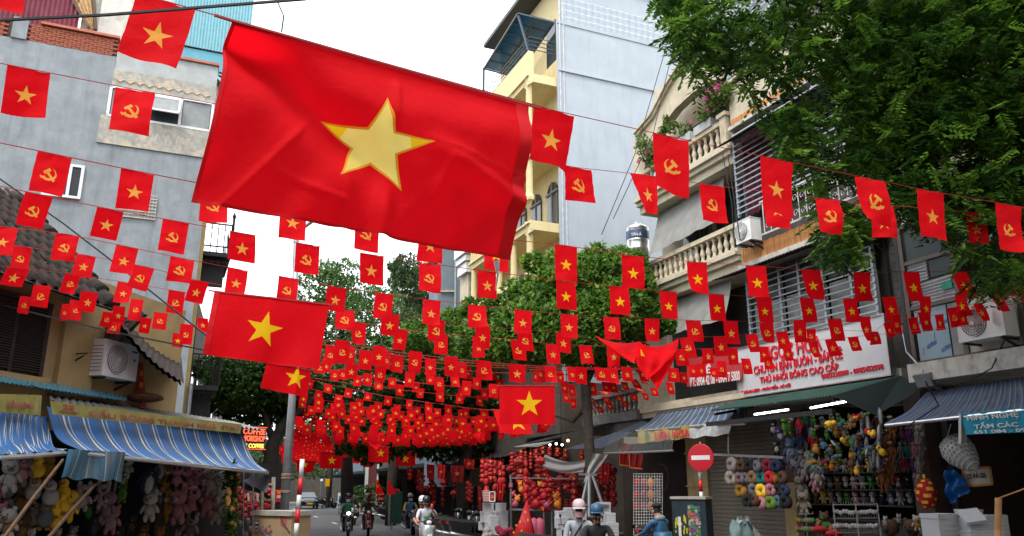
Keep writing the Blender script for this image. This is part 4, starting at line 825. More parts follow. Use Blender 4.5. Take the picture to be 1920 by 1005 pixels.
# cables
CAB=[([(0,38),(200,28),(400,12),(575,-2)],3.2,'black overhead cable crossing the top left corner'),([(518,-2),(532,30),(528,60)],6,'broken thin wire dangling against the white sky'),([(-5,332),(120,420),(250,520),(400,640)],11,'thin grey wire slanting down before the grey wall'),
 ([(-5,570),(200,620),(400,660)],11.5,'thin wire below the flags at the tiled roof'),([(1250,85),(1190,290),(1128,440)],20,'wire dropping across the blue grey party wall'),([(1262,90),(1225,250),(1150,410)],20.4,'second wire dropping beside the roof railing'),([(1355,290),(1372,380),(1378,460)],19.5,'bundle of wires between cream house and sign house'),([(1365,290),(1380,400),(1388,450)],19.3,'loose wire beside the upper grille'),
 ([(0,700),(90,735),(185,745)],12.5,'black wire drooping over the teal roof strip'),([(65,668),(165,662),(100,700)],13.6,'thin wires tied to the air conditioner'),([(1735,715),(1760,760),(1700,800)],15,'dark wire hanging from the flood lamp'),([(1900,600),(1860,690),(1790,730)],14.6,'wire running down from the right air conditioner')]
for pts,Y,lab in CAB:
    q_=[at(x,y,Y) for x,y in pts]; sm=[]
    for i in range(len(q_)-1):
        for k in range(5): sm.append(q_[i].lerp(q_[i+1],k/5))
    sm.append(q_[-1]); tag(MB().tube(sm,.0075 if Y<8 else .014,4).build('power_cable',WIRE),lab,'cable')

a_,z_=LW.hit(436,950,-.3); MB().fb(LW,1.36,a_,0,2.6,-.45,-.3).build('stall_side_panel',DARK,ls)
# ================= vegetation =================
def leaf_mesh(name,P,A,B,tint,m):
    """leaves: P base points, A long vectors, B half-width vectors (numpy n x 3); each leaf two quads folded along the midrib"""
    n=len(P); N=np.cross(A,B); N/=np.maximum(np.linalg.norm(N,axis=1,keepdims=True),1e-9); wl=np.linalg.norm(B,axis=1,keepdims=True)
    V=np.stack([P,P+A*.45+B+N*wl*.35,P+A,P+A*.45-B+N*wl*.35],1).reshape(-1,3)
    i=np.arange(n)*4; Fq=np.stack([i,i+1,i+2,i,i+2,i+3],1).reshape(-1,3)
    me=D.meshes.new(name); me.vertices.add(len(V)); me.vertices.foreach_set('co',V.ravel().astype(np.float32))
    me.loops.add(Fq.size); me.loops.foreach_set('vertex_index',Fq.ravel().astype(np.int32)); me.polygons.add(len(Fq))
    me.polygons.foreach_set('loop_start',(np.arange(len(Fq))*3).astype(np.int32)); me.update(calc_edges=True)
    a=me.attributes.new('tint','FLOAT','FACE'); a.data.foreach_set('value',np.repeat(tint,2).astype(np.float32)); me.materials.append(m); return me
def unit(n):
    v=np.random.normal(size=(n,3)); return v/np.linalg.norm(v,axis=1,keepdims=True)
def clumps(cs,n,leaf,wid,fill=.35):
    """cs: (centre, radius xyz). Leaves in small tufts spread through ellipsoids, denser at the outside"""
    w=np.array([r[0]*r[2] for c,r in cs]); w=w/w.sum(); k=np.random.choice(len(cs),n//6,p=w)
    C=np.array([tuple(cs[i][0]) for i in k]); Rr=np.array([tuple(cs[i][1]) for i in k])
    d=unit(len(k)); rad=np.where(np.random.rand(len(k))<fill,np.random.rand(len(k))**.5,np.random.uniform(.8,1.06,len(k)))[:,None]
    tp=C+d*Rr*rad
    tp=np.repeat(tp,6,0); dd=np.repeat(d,6,0); n=len(tp)
    A=unit(n)*.8+dd*.5+np.array([0,0,-.15]); A/=np.linalg.norm(A,axis=1,keepdims=True); A*=(leaf*np.random.uniform(.5,1.4,n))[:,None]
    nn=unit(n)*.6+np.array([0,0,.8])+dd*.3; B=np.cross(A,nn); B/=np.maximum(np.linalg.norm(B,axis=1,keepdims=True),1e-9); B*=(wid*np.random.uniform(.8,1.2,n))[:,None]
    t=np.clip(np.repeat(np.random.rand(len(k))**1.6,6)*.8+np.random.normal(0,.12,n)+.1,0,1)
    return tp+unit(n)*leaf*.25,A,B,t
LEAFA=leafmat('leaf_bright',(.035,.1,.014),(.2,.36,.045),.42); LEAFB=leafmat('leaf_dark',(.015,.05,.009),(.075,.17,.025),.35); LEAFC=leafmat('leaf_far',(.05,.11,.03),(.12,.22,.05),.35)
BARK=mat('bark',(.035,.028,.022),.95,.45,9,bump=.8)
def tree(name,label,cs,n,leaf,wid,m,trunk=None,limbs=(),base=None):
    cs=[(Vector(c),r) for c,r in cs]
    b=base or Vector((cs[0][0].x,cs[0][0].y,0)); t=thing(name,label,'tree',b)
    P,A,B,ti=clumps(cs,n,leaf,wid); me=leaf_mesh('crown',P-np.array(tuple(b)),A,B,ti,m); o=D.objects.new('crown',me); COL.objects.link(o); o.parent=t; BASE[o.name]=b
    if trunk:
        q=[Vector(p) for p,r in trunk]; MB().tube(q,[r for p,r in trunk],10).build('trunk',BARK,t,True)
    for l in limbs: MB().tube([Vector(p) for p,r in l],[r for p,r in l],7).build('limb',BARK,t,True)
    return t
def px2m(r,Y): return r*Y/1520.
def cl(lst):   # (px,py,depth,radius_px)
    return [(at(x,y,Y),(px2m(r,Y),px2m(r,Y)*.9,px2m(r*a,Y))) for x,y,Y,r,a in lst]
# centre tree
T=[at(1108,1002,24),at(1108,905,24),at(1103,800,24),at(1098,720,24.2),at(1090,640,24.5)]; T[0].z=.1
tree('street_tree','leafy green street tree in front of the yellow house with prop frame round its trunk',
 cl([(1055,545,24.5,62,.9),(1130,525,25,70,.8),(1160,580,24,62,.9),(1010,560,25.5,50,.9),(1075,620,24,85,.8),(1170,500,25.5,45,.8),(985,630,25,70,.9),(1130,650,25,80,.7),(920,640,27,70,.75),(860,620,29,58,.7),(1215,610,25,36,.6),(1240,600,24.5,22,.6),(800,630,31,50,.7),(1040,500,25,35,.8),(1000,492,25,18,1),(1120,476,25,20,1),(1088,488,25,14,1),(1205,520,25,20,1),(1225,570,24.6,18,.8),(925,570,26,22,.9),(880,575,28,16,1),(960,540,26,16,1),(1255,612,24.4,14,.7),(1190,545,24.5,40,.8),(960,585,26,40,.8)]),46000,.17,.055,LEAFA,
 [(T[0],.2),(T[1],.17),(T[2],.15),(T[3],.16),(T[4],.1)],[[(T[3],.1),(at(1050,640,24.6),.07),(at(1000,590,25),.03)],[(T[3],.1),(at(1140,640,24.5),.07),(at(1170,560,24.8),.03)],[(at(1100,760,24),.09),(at(1075,790,24.5),.06),(at(1040,780,25),.03)]],Vector((T[0].x,T[0].y,.1)))
# trees against the sky
tree('street_tree','feathery light green tree against the white sky left of centre',cl([(600,560,50,60,1.1),(650,540,51,55,1),(690,590,50,55,1),(640,620,49,75,.8),(575,600,50,40,1),(730,570,52,30,1),(610,510,51,30,.8)]),16000,.22,.07,LEAFC,[(Vector((at(655,900,50).x,50,0)),.4),(at(650,800,50),.33),(at(640,600,50),.15)])
tree('street_tree','slim dark tree standing against the sky right of centre',cl([(762,505,62,30,1),(775,545,62,42,1),(752,530,63,25,.9),(790,585,62,40,1),(770,620,61,45,1),(745,500,62,16,.9)]),15000,.24,.08,leafmat('leaf_slate',(.04,.075,.03),(.1,.16,.05)),[(Vector((-7.5,62,0)),.4),(at(780,700,62),.3),(at(778,600,62),.12)])
# dark left tree behind the coffee sign
tree('street_tree','dark spreading tree with leaning trunk behind the coffee sign',cl([(470,720,30,85,.6),(440,700,31,60,.6),(530,710,30,70,.7),(420,750,31,40,.7),(480,780,31,55,.4),(400,690,32,40,.6),(560,760,31,40,.6),(600,720,32,60,.6)]),26000,.17,.055,LEAFB,
 [(Vector((at(503,900,30).x,30,0)),.34),(at(503,900,30),.3),(at(512,830,30),.24),(at(535,790,30),.16),(at(590,745,30),.08)],[[(at(512,830,30),.14),(at(498,780,30),.1),(at(470,720,30),.05)],[(at(505,860,30),.12),(at(475,800,30.2),.08),(at(455,740,30.5),.04)]])
# canopy over the street
CAN=[]
for i,(x,y,Y,r) in enumerate(((640,720,42,85),(720,700,44,90),(800,720,43,90),(880,740,42,85),(960,730,40,80),(1030,740,38,70),(1080,700,36,60),(600,800,55,60),(700,810,58,75),(800,800,56,75),(880,810,54,60),(640,670,46,60),(760,660,48,60),(1150,720,34,45),(1000,690,38,50),(900,690,40,75),(870,790,36,62),(935,800,35,50),(830,830,38,45),(720,780,38,60),(1000,770,36,45),(560,830,60,45))): CAN.append((x,y,Y,r,.7))
CAN=[q_ if len(q_)==5 else (*q_,.7) for q_ in CAN]; NC=len(CAN); CAN=[(a_,b_,(36.5+.02*(a_-800) if a_>=700 else c_*1.1),d_,e_) for a_,b_,c_,d_,e_ in CAN]+[]; CAN+=[(470,850,98,70,.7),(540,860,95,60,.6),(600,870,92,45,.6)]
for lab,sub,tx in (('dark green shade tree on the left side of the street behind the flags',[0,1,11,7],(515,51)),('dark green shade tree over the middle of the street behind the flags',[2,12,8,9],(735,45)),('dark green shade tree on the right behind the flags',[3,4,10,15],(905,39)),('dark shade tree beside the centre tree, nearest of the dark ones',[5,6,13,14,17,18,19,20,21],(868,37)),('dark far tree at the end of the street on the left',[16,NC,NC+1,NC+2],(618,84))):
    X=at(tx[0],900,tx[1]); tree('shade_tree',lab,cl([CAN[k] for k in sub]),15000,.24,.08,LEAFB,[(Vector((X.x,X.y,0)),.3),(X,.27),(at(tx[0]+6,840,tx[1]),.3),(at(tx[0]+10,760,tx[1]),.15)])
tree('bush','green bush with potted leaves on the pavement beyond the riders',cl([(690,930,62,38,.5),(720,915,63,30,.6),(660,940,60,22,.5),(730,940,60,18,.5)]),4000,.2,.07,LEAFB)
# overhanging near tree, pinnate leaves
def inside(x,y,poly):
    c=False; j=len(poly)-1
    for i in range(len(poly)):
        xi,yi=poly[i]; xj,yj=poly[j]
        if (yi>y)!=(yj>y) and x<(xj-xi)*(y-yi)/(yj-yi)+xi: c=not c
        j=i
    return c
CP=[(1225,-90),(1238,30),(1262,70),(1285,95),(1300,70),(1340,120),(1385,110),(1440,140),(1500,190),(1470,225),(1462,280),(1490,320),(1505,365),(1545,385),(1560,330),(1620,330),(1700,345),(1760,390),(1800,470),(1835,535),(1880,515),(2060,520),(2060,-90)]
DRP=[([(1285,80),(1330,80),(1325,150),(1300,168),(1290,130)],45),([(1370,110),(1440,100),(1425,190),(1400,192)],40),([(1535,380),(1630,380),(1600,480),(1560,498),(1540,460)],200),([(1620,330),(1760,330),(1790,440),(1700,400)],240),([(1790,440),(1920,420),(1930,545),(1850,545)],130),([(1440,200),(1520,150),(1530,340),(1490,330)],130),([(1250,20),(1330,40),(1300,110),(1262,80)],60)]
tw=[]
def grow(poly,n,z0,z1):
    xs=[p[0] for p in poly]; ys=[p[1] for p in poly]; k=0
    while k<n:
        x=random.uniform(min(xs),max(xs)); y=random.uniform(min(ys),max(ys))
        if inside(x,y,poly):
            if noise.noise((x*.012,y*.012,z0))<-.28 and random.random()<.8: k+=.25; continue
            tw.append((x,y,random.uniform(z0,z1))); k+=1
grow(CP,4600,9.6,13.8); grow([(1700,-90),(1560,100),(1600,300),(1720,360),(1930,400),(2060,420),(2060,-90)],3600,10,14.6); grow([(1400,-60),(1900,-60),(2300,-400),(1500,-500)],1200,9,14)
for p,n in DRP: grow(p,n,9.6,12.4)
P_,A_,B_,T_=[],[],[],[]
for x,y,Y in tw:
    o=at(x,y,Y); az=random.uniform(0,6.28); el=random.uniform(-1.1,.25); d=Vector((math.cos(az)*math.cos(el),math.sin(az)*math.cos(el),math.sin(el))); side=d.cross(Vector((random.uniform(-.4,.4),random.uniform(-.4,.4),1))).normalized(); base_t=random.random()**1.9*.9
    L=random.uniform(.22,.4); k=random.randint(5,8)
    for i in range(k):
        p=o+d*(L*i/k)-Vector((0,0,.1*(i/k)**2))
        for sg_ in (-1,1):
            a=(side*sg_*.85+d*.5+Vector((0,0,random.uniform(-.35,.1)))).normalized()*random.uniform(.095,.15)
            b=a.cross(Vector((random.uniform(-.5,.5),random.uniform(-.5,.5),1))).normalized()*random.uniform(.02,.031)
            P_.append(p);A_.append(a);B_.append(b);T_.append(min(1,max(0,base_t+random.uniform(-.12,.12))))
nt_=thing('overhanging_tree','large tree with fine pinnate leaves hanging in from the top right','tree',(11.5,13.5,0))
me=leaf_mesh('crown',np.array([tuple(p) for p in P_])-np.array((11.5,13.5,0)),np.array([tuple(p) for p in A_]),np.array([tuple(p) for p in B_]),np.array(T_),leafmat('leaf_pinnate',(.01,.04,.007),(.16,.32,.034),.4)); o=D.objects.new('crown',me); COL.objects.link(o); o.parent=nt_
MB().tube([(11.5,13.5,0),(11.3,13.4,4),(10.6,13.2,8),(9.5,12.8,11)],[.35,.3,.24,.14],10).build('trunk',BARK,nt_,True)
for q_ in ([(10.6,13.2,8),at(1760,280,12),at(1750,330,11.6),at(1765,440,11.4)],[(11.3,13.4,5.5),at(1900,250,12),at(1780,120,11.8),at(1560,60,11.2)],[(10.2,13,9),at(1700,60,12),at(1480,-10,11.2),at(1300,10,10.8)],[(10.6,13.2,8),at(1850,330,12),at(1700,280,11.6),at(1560,300,11.2)]):
    sm=[]; q_=[Vector(p) for p in q_]
    for i in range(len(q_)-1):
        for k in range(4): sm.append(q_[i].lerp(q_[i+1],k/4)+Vector((random.uniform(-.04,.04),)*3))
    sm.append(q_[-1]); MB().tube(sm,[lerp(.06,.012,i/(len(sm)-1)) for i in range(len(sm))],6).build('limb',BARK,nt_,True)
# balcony plants
def plant(label,cs,n,leaf,wid,m,flow=None,cat='plant',nf=0):
    cs=[(Vector(c),r) for c,r in cs]; b=Vector(cs[0][0]); t=thing('balcony_plant',label,cat,b)
    P,A,B,ti=clumps(cs,n,leaf,wid,.6); me=leaf_mesh('foliage',P-np.array(tuple(b)),A,B,ti,m); o=D.objects.new('foliage',me); COL.objects.link(o); o.parent=t
    if nf:
        P,A,B,ti=clumps(flow,nf,.07,.035,.4); me=leaf_mesh('flowers',P-np.array(tuple(b)),A,B,ti,mfl); o=D.objects.new('flowers',me); COL.objects.link(o); o.parent=t
mfl=leafmat('pink_petal',(.45,.05,.22),(.75,.2,.42),.4); LEAFD=leafmat('leaf_balcony',(.06,.13,.02),(.2,.3,.06),.35)
def pc(x,y,d,r): return (RF.w(x,y,d),(r,r*.8,r))
plant('bougainvillea with pink flowers on the right end of the upper balustrade',[pc(1345,190,.1,.32),pc(1362,175,.1,.3),pc(1325,215,.1,.22)],1500,.1,.03,LEAFD,[pc(1338,180,.2,.32),pc(1330,195,.22,.24),pc(1352,165,.2,.24)],'flowers',700)
plant('trailing vine growing in the left planters on the upper balustrade',[pc(1285,243,.1,.2),pc(1262,238,.1,.2),pc(1245,245,.1,.18),pc(1318,222,.1,.14),pc(1250,225,.05,.12)],900,.09,.03,LEAFD,[pc(1290,232,.15,.08)],'plant',12)
plant('bushy plant with a few pink blooms left of the nearest flag on the upper balcony',[pc(1213,285,.2,.38),pc(1205,265,.2,.25),pc(1225,300,.1,.3)],1400,.1,.025,LEAFD,[pc(1208,285,.5,.12),pc(1200,300,.5,.1)],'plant',50)
plant('small balcony greenery under the white cornice house flag',[(at(895,565,38),(.5,.4,.4)),(at(880,575,38),(.4,.3,.3))],700,.14,.04,LEAFB)

# unseen trees added behind and beside the viewpoint to cut sky light
def rawtree(lab,x,y,h,r):
    t=tree('sky_blocker_tree',lab,[(Vector((x,y,h)),(r,r,r*.6)),(Vector((x+r*.7,y-r*.3,h-1)),(r*.7,r*.7,r*.5)),(Vector((x-r*.7,y+.3,h-.6)),(r*.7,r*.7,r*.5))],7000,.42,.16,LEAFB,[(Vector((x,y,0)),.35),(Vector((x,y,h*.6)),.28),(Vector((x,y,h)),.12)])
rawtree('street tree behind the viewpoint on the right',3.5,-6,9.5,4.2); rawtree('street tree right of the viewpoint',9.5,1.5,8.5,3.2)
# ================= flags =================
ROWS=['''3,-80,100,97,-10,S;312,4,110,108,-37,S;1039,208,76,98,-6,S;1257,257,67,108,1,m;1455,299,62,102,7,S;1632,336,57,85,7,m;1745,359,51,87,10,S;1890,384,50,87,11,m''',
'''54,130,81,90,-13,S;254,169,75,82,-12,h;1083,315,51,64,3,h;1206,328,50,72,8,T;1335,348,48,68,7,h;1452,362,46,66,6,S;1552,374,45,64,5,h;1651,384,44,62,8,S;1828,399,38,57,9,S;1918,405,36,57,8,h''',
'''103,290,64,70,-20,h;258,322,62,70,-11,S;404,350,52,68,-5,h;551,381,50,66,-4,S;690,404,46,66,-3,h;808,427,45,64,-2,S;929,447,45,62,1,Y;1061,461,42,65,2,Y;1185,480,41,61,2,Y;1307,492,38,58,4,Y;1417,499,38,58,7,Y;1520,506,35,56,7,Y;1616,511,33,54,6,Y;1708,510,30,55,10,Y;1798,510,30,49,20,Y;1878,508,28,47,20,Y''',
'''73,365,52,60,-21,h;207,393,50,54,-14,S;330,415,49,58,-10,h;455,438,48,52,-4,S;577,459,45,54,-3,h;697,478,45,55,0,S;806,495,41,53,-1,h;913,509,35,50,1,S;1060,528,36,52,1,Y;1160,538,35,52,2,Y;1253,547,32,50,3,Y;1343,552,29,49,4,Y;1433,558,29,46,5,Y;1512,559,26,46,7,Y;1592,560,25,44,8,Y;1666,557,25,44,9,Y;1733,556,22,42,9,Y;1800,551,22,42,11,Y;1864,544,20,40,20,Y;1917,540,18,36,12,Y''',
'''11,426,46,52,-12,S;127,440,44,49,-11,h;239,463,42,50,-13,S;342,485,45,44,-8,h;446,505,38,48,-7,S;541,521,37,47,-5,h;632,539,37,44,-5,S;721,551,34,47,-5,h;810,563,33,46,-2,S;895,573,33,42,-2,h;981,582,33,43,0,S;1067,590,32,43,1,S;1145,595,29,42,4,h;1223,598,28,42,1,S;1299,601,28,40,6,m;1370,602,27,43,5,S;1436,605,26,38,4,m;1500,600,25,42,3,S;1564,598,26,42,8,m;1622,594,20,45,7,S;1679,590,18,36,7,m;1731,585,20,36,10,S;1785,577,20,36,10,h;1832,569,17,34,13,S''',
'''43,463,34,43,-9,h;162,479,36,41,-11,S;271,500,37,43,-15,h;375,527,33,40,-13,S;647,581,35,38,-1,h;732,589,33,40,-3,S;819,600,31,40,-1,h;905,611,28,42,0,S;983,619,28,39,6,h;1057,624,28,37,0,S;1150,648,24,40,2,S;1286,633,24,38,8,h;1350,631,25,37,4,S;1409,627,22,34,5,h;1465,622,22,32,7,S;1521,617,18,26,2,h;1638,622,17,24,6,S;1664,604,15,28,8,S;1711,596,18,30,9,h;1761,590,16,28,8,S;1803,584,16,26,6,S''',
'''35,503,43,32,-15,S;137,514,29,36,-12,m;236,530,30,38,-10,S;332,546,31,42,-6,m;674,605,27,40,-4,m;753,618,24,38,-6,S;827,627,25,37,-1,m;898,632,23,38,0,S;971,638,27,37,3,h;1036,646,25,36,2,S;1097,648,24,34,6,m;1274,655,22,31,7,h;1326,654,20,28,3,S;1373,652,19,32,3,S;1431,650,17,30,3,S;1475,650,18,26,7,S;1524,640,18,30,8,h;1556,636,18,32,8,S;1599,632,20,26,9,h''',
'''80,535,33,41,-7,m;168,547,32,38,-7,S;258,561,24,40,-8,m;350,570,14,36,5,S;643,638,27,44,-3,m;622,648,22,35,-4,h;658,650,18,32,-3,m;686,657,24,36,-2,S;712,649,25,38,-3,S;727,659,16,33,-2,h;746,666,21,32,-2,m;780,659,25,39,-2,h;807,672,20,32,0,S;846,668,25,38,0,S;867,679,17,30,0,h;878,687,14,24,0,S;907,676,27,36,-1,m;925,683,14,30,0,S;970,683,30,34,0,S;1013,686,16,32,1,h;1031,686,21,31,2,m;1005,694,13,24,1,h;1050,696,13,22,2,S;1072,688,18,27,3,S;1091,688,21,32,0,S;1126,689,25,26,4,h;1148,689,19,29,5,m;1174,688,20,27,4,S;1200,689,15,27,9,S;1262,690,20,26,2,h;1298,683,16,25,3,S;1314,682,16,25,2,S;1352,677,18,31,3,h;1337,690,14,18,3,h;1397,672,17,30,5,S;1440,668,17,24,4,h;1281,698,13,20,3,S''',
'''49,556,22,32,-8,m;125,570,16,32,-7,h;143,563,23,37,-3,m;204,585,22,28,-7,m;224,574,23,34,-3,S;215,604,24,22,-3,h;275,596,20,29,-6,S;302,586,26,32,-5,m;351,608,25,38,-4,h;334,625,21,26,-1,Y;380,596,21,26,1,S;601,680,20,20,-3,m;613,674,18,24,-2,S;630,694,16,19,-3,h;645,692,17,19,-2,h;661,683,23,27,-4,S;672,704,15,20,-3,S;690,700,17,22,-2,S;714,689,21,28,-2,m;710,718,16,13,-1,m;736,708,15,19,-2,m;750,721,15,21,-1,S;770,698,19,28,-3,S;782,716,13,20,-3,S;790,728,13,18,-3,m;806,704,15,17,1,S;823,707,18,26,0,m;825,734,15,19,0,S;852,706,16,19,2,m;876,714,18,27,-3,S;866,727,14,22,-2,S;862,740,14,17,-1,h;894,708,15,22,0,S;908,729,13,21,0,m;900,741,13,19,0,S;926,720,18,26,-1,m;937,711,14,18,0,h;1058,716,13,22,2,S;1071,721,13,23,4,S;1061,738,12,16,1,h;1074,747,12,19,2,h;1098,719,13,20,2,h;1109,717,16,24,3,m;1096,733,13,20,3,S;1134,716,13,20,4,S;1148,717,15,19,5,S;1170,716,13,15,5,h;1187,711,14,17,10,h;1206,716,13,6,9,S;1167,731,13,5,7,S;1197,728,17,6,8,h;1132,734,18,6,7,S;1108,746,11,8,4,S;1134,744,13,10,6,h;1141,755,13,13,5,S;1160,742,12,10,5,h;1169,752,10,11,5,S;1188,739,12,12,2,h;1208,737,10,13,4,S;1224,727,13,16,5,h;1254,717,12,23,5,S;1105,757,12,12,4,h;1122,762,12,12,4,S;1102,770,11,12,2,S''',
'''583,712,13,14,-4,S;616,721,15,15,-2,m;655,729,14,16,-4,S;692,737,14,14,-4,m;729,744,14,16,-3,S;768,750,12,17,-1,m;804,755,14,19,-1,S;841,760,13,18,0,m;874,765,13,19,0,S;907,768,16,17,2,h''',
'''599,733,14,14,-3,S;636,741,14,15,-3,S;675,749,14,16,-2,h;710,754,14,17,-2,S;745,759,13,15,-1,h;782,763,13,15,-1,S;820,766,13,16,0,h;865,768,12,16,0,S''',
'''570,742,14,12,-2,Y;602,750,13,15,-2,Y;641,756,12,18,-2,Y;678,763,13,16,-2,Y;715,768,13,16,-2,Y;753,772,12,17,-1,Y;788,776,12,16,0,Y;822,780,12,15,0,Y;856,781,12,15,0,y;888,782,12,16,0,Y;921,782,12,16,1,Y''',
'''568,752,14,13,-2,Y;600,762,12,16,-2,Y;637,769,12,16,-2,Y;672,776,12,16,-2,Y;707,782,12,16,-1,Y;742,786,11,16,-1,Y;778,790,11,15,0,Y;813,793,11,15,0,Y;845,795,11,15,0,Y;878,796,11,14,0,Y;912,796,11,14,1,Y''',
'''565,764,13,13,-2,Y;594,774,12,16,-2,Y;629,781,12,17,-2,Y;662,787,12,15,-2,S;696,793,12,14,-1,h;725,797,10,14,-1,Y;732,797,11,14,-1,Y;762,801,11,14,0,Y;787,800,10,14,0,Y;795,802,10,14,0,Y;825,803,11,15,0,Y;857,803,11,15,0,Y;888,803,10,14,0,Y;918,803,10,14,1,Y''']
fs=[]
def star_pts(): 
    o=[]
    for k in range(10):
        r=1 if k%2==0 else .385; a=math.pi/2+k*math.pi/5; o.append((r*math.cos(a),r*math.sin(a)))
    return o
SP=star_pts()
def ring(c,r0,r1,a0,a1,n):
    return [(c[0]+r(t)*math.cos(lerp(a0,a1,t)),c[1]+r(t)*math.sin(lerp(a0,a1,t))) for t in [i/n for i in range(n+1)] for r in (r0,)]
def hs_polys():
    """hammer and sickle outline as quads, unit radius"""
    q=[]
    n=12; ctr=(-.12,.02)
    for i in range(n):   # crescent from the tip at top round the right to the handle end
        t0,t1=i/n,(i+1)/n; out=[]
        for t in (t0,t1):
            a=lerp(R(68),R(-150),t); th=.04+.3*math.sin(min(1,t*1.15)*math.pi*.62); out.append(((ctr[0]+.88*math.cos(a),ctr[1]+.88*math.sin(a)),(ctr[0]+(.88-th)*math.cos(a)+.0,ctr[1]+(.88-th)*math.sin(a))))
        q.append((out[0][1],out[0][0],out[1][0],out[1][1]))
    q2=[]
    def rot(cx,cy,w,h,a):
        c,s=math.cos(a),math.sin(a); return tuple((cx+x*c-y*s,cy+x*s+y*c) for x,y in ((-w,-h),(w,-h),(w,h),(-w,h)))
    q.append(rot(-.92,-.48,.2,.1,R(-20)+R(150)))
    q2.append(rot(.1,-.2,.15,.8,R(42))); q3=[rot(-.38,.42,.44,.2,R(42))]
    return q,q2,q3
HSQ=hs_polys()
from mathutils.geometry import delaunay_2d_cdt
def inpoly(x,y,P):
    c=False; j=len(P)-1
    for i in range(len(P)):
        if (P[i][1]>y)!=(P[j][1]>y) and x<(P[j][0]-P[i][0])*(y-P[i][1])/(P[j][1]-P[i][1])+P[i][0]: c=not c
        j=i
    return c
def cut_sheet(nu,nv,polys,dens=0):
    """grid on the unit square with polygon outlines cut in: points, faces outside, faces inside"""
    pts=[(i/nu,j/nv) for j in range(nv+1) for i in range(nu+1)]; ed=[]
    for P in polys:
        k=len(pts); n=len(P)
        for i in range(n):
            a,b=P[i],P[(i+1)%n]; m=max(1,dens)
            for q in range(m): pts.append((a[0]+(b[0]-a[0])*q/m,a[1]+(b[1]-a[1])*q/m))
        t=len(pts)-k; ed+=[(k+i,k+(i+1)%t) for i in range(t)]
    v,e,f,_,_,_=delaunay_2d_cdt([Vector(p) for p in pts],ed,[],0,1e-5)
    fo,fi=[],[]
    for q in f:
        x=sum(v[i].x for i in q)/len(q); y=sum(v[i].y for i in q)/len(q)
        (fi if any(inpoly(x,y,P) for P in polys) else fo).append(tuple(q))
    return v,fo,fi
def sub_mb(fn,v,fs,off=None):
    m=MB(); ix={}
    for q in fs:
        for i in q:
            if i not in ix: ix[i]=len(m.v); p=fn(v[i].x,v[i].y); m.v.append(p if off is None else p+off)
        m.f.append(tuple(ix[i] for i in q)); m.m.append(0)
    return m
def emblem_polys(kind,u0,v0,ru,rv):
    if kind in 'SYyT': return [[(u0+x*ru,v0-y*rv) for x,y in SP]]
    sx=-1 if kind=='m' else 1
    return [[(u0+sx*x*ru,v0-y*rv) for x,y in q] for qs in HSQ for q in qs]
def emblem_mesh(fn,kind,u0,v0,ru,rv,nrm,off):
    m=MB()
    def P(x,y,o): return fn(u0+x*ru,v0-y*rv)+nrm*o
    if kind in 'SYyT':
        c=m.v; 
        for i in range(5):
            k=2*i; m.add([P(0,0,off),P(*SP[k-1],off),P(*SP[k],off),P(*SP[(k+1)%10],off)],[(0,1,2,3)])
    else:
        sx=-1 if kind=='m' else 1
        for li,qs in enumerate(HSQ):
            for q in qs: m.poly([P(sx*x,y,off*(1+.25*li)) for x,y in q])
    return m
def flag_geo(c4,w,h,amp,seed,nu=6,nv=6,tri=False):
    f=bil(*c4); n=(Vector(c4[1])-Vector(c4[0])).cross(Vector(c4[0])-Vector(c4[3])).normalized()
    if n.dot(C0-Vector(c4[0]))<0: n=-n
    rs=random.Random(seed); ph=rs.uniform(0,6.28); k1=rs.uniform(3,7); k2=rs.uniform(-3,3); bend=rs.uniform(-.16,.16); cu=rs.choice((0,0,0,0,.1,.16,-.12)); cs_=rs.random()
    def fn(u,v):
        if tri: uu=.5+(u-.5)*(1-.55*v)+.12*v; 
        else: uu=u
        return f(uu,v)+n*(amp*w*v*math.sin(k1*u+k2*v+ph)+bend*w*math.sin(v*2.4)*(.3+.7*u)+.02*w*math.sin(u*13+ph)*(1-v)+cu*w*max(0,(u if cs_<.5 else 1-u)+v-1.25)**2*3+.015*w*math.sin(v*17+u*4+ph))+Vector((0,0,.1*abs(cu)*h*max(0,(u if cs_<.5 else 1-u)+v-1.25)))
    return fn,n
def bgname(x,y):
    if x<350 and y<300: return 'before the grey wall'
    if x<215 and y<520: return 'over the tiled roof'
    if x<390 and y<560: return 'before the lower grey wall'
    if x<400: return 'by the ochre shop wall'
    if 400<x<900 and y<540: return 'against the white sky'
    if x<760: return 'before the left trees'
    if x<1230 and y<440: return 'before the blue grey wall'
    if x<1260: return 'before the centre trees'
    if x<1400: return 'before the cream house'
    if x<1690: return 'before the sign house'
    return 'before the concrete house'
EM={'S':'gold star','T':'gold star','Y':'yellow star','y':'yellow star','h':'hammer-and-sickle','m':'mirrored hammer-and-sickle'}
def zmax(px,py):
    m=1e9
    if px>920: m=RF.w(px,py,1.0 if px<1680 else .75).y
    if px<335: m=min(m,LW.w(px,py,1.0).y)
    return m
ALLF=[]; ROWD=[]
for ri,r in enumerate(ROWS):
    L=[]
    for e in r.replace('\n','').split(';'):
        p=e.split(','); L.append((float(p[0]),float(p[1]),float(p[2]),float(p[3]),float(p[4]),p[5].strip()))
    L.sort(); X=np.array([l[0] for l in L]); Wd=np.array([l[2] for l in L]); Y=np.array([l[1] for l in L])
    ROWD.append((L,np.polyfit(X,Wd,2 if ri in(0,1,2,3,4) else 1),X,Y))
WF=.25
Z8=lambda ri,x: 388/max(7,np.polyval(ROWD[ri][1],x))
BOTHER=[n for n in ('first','second')]
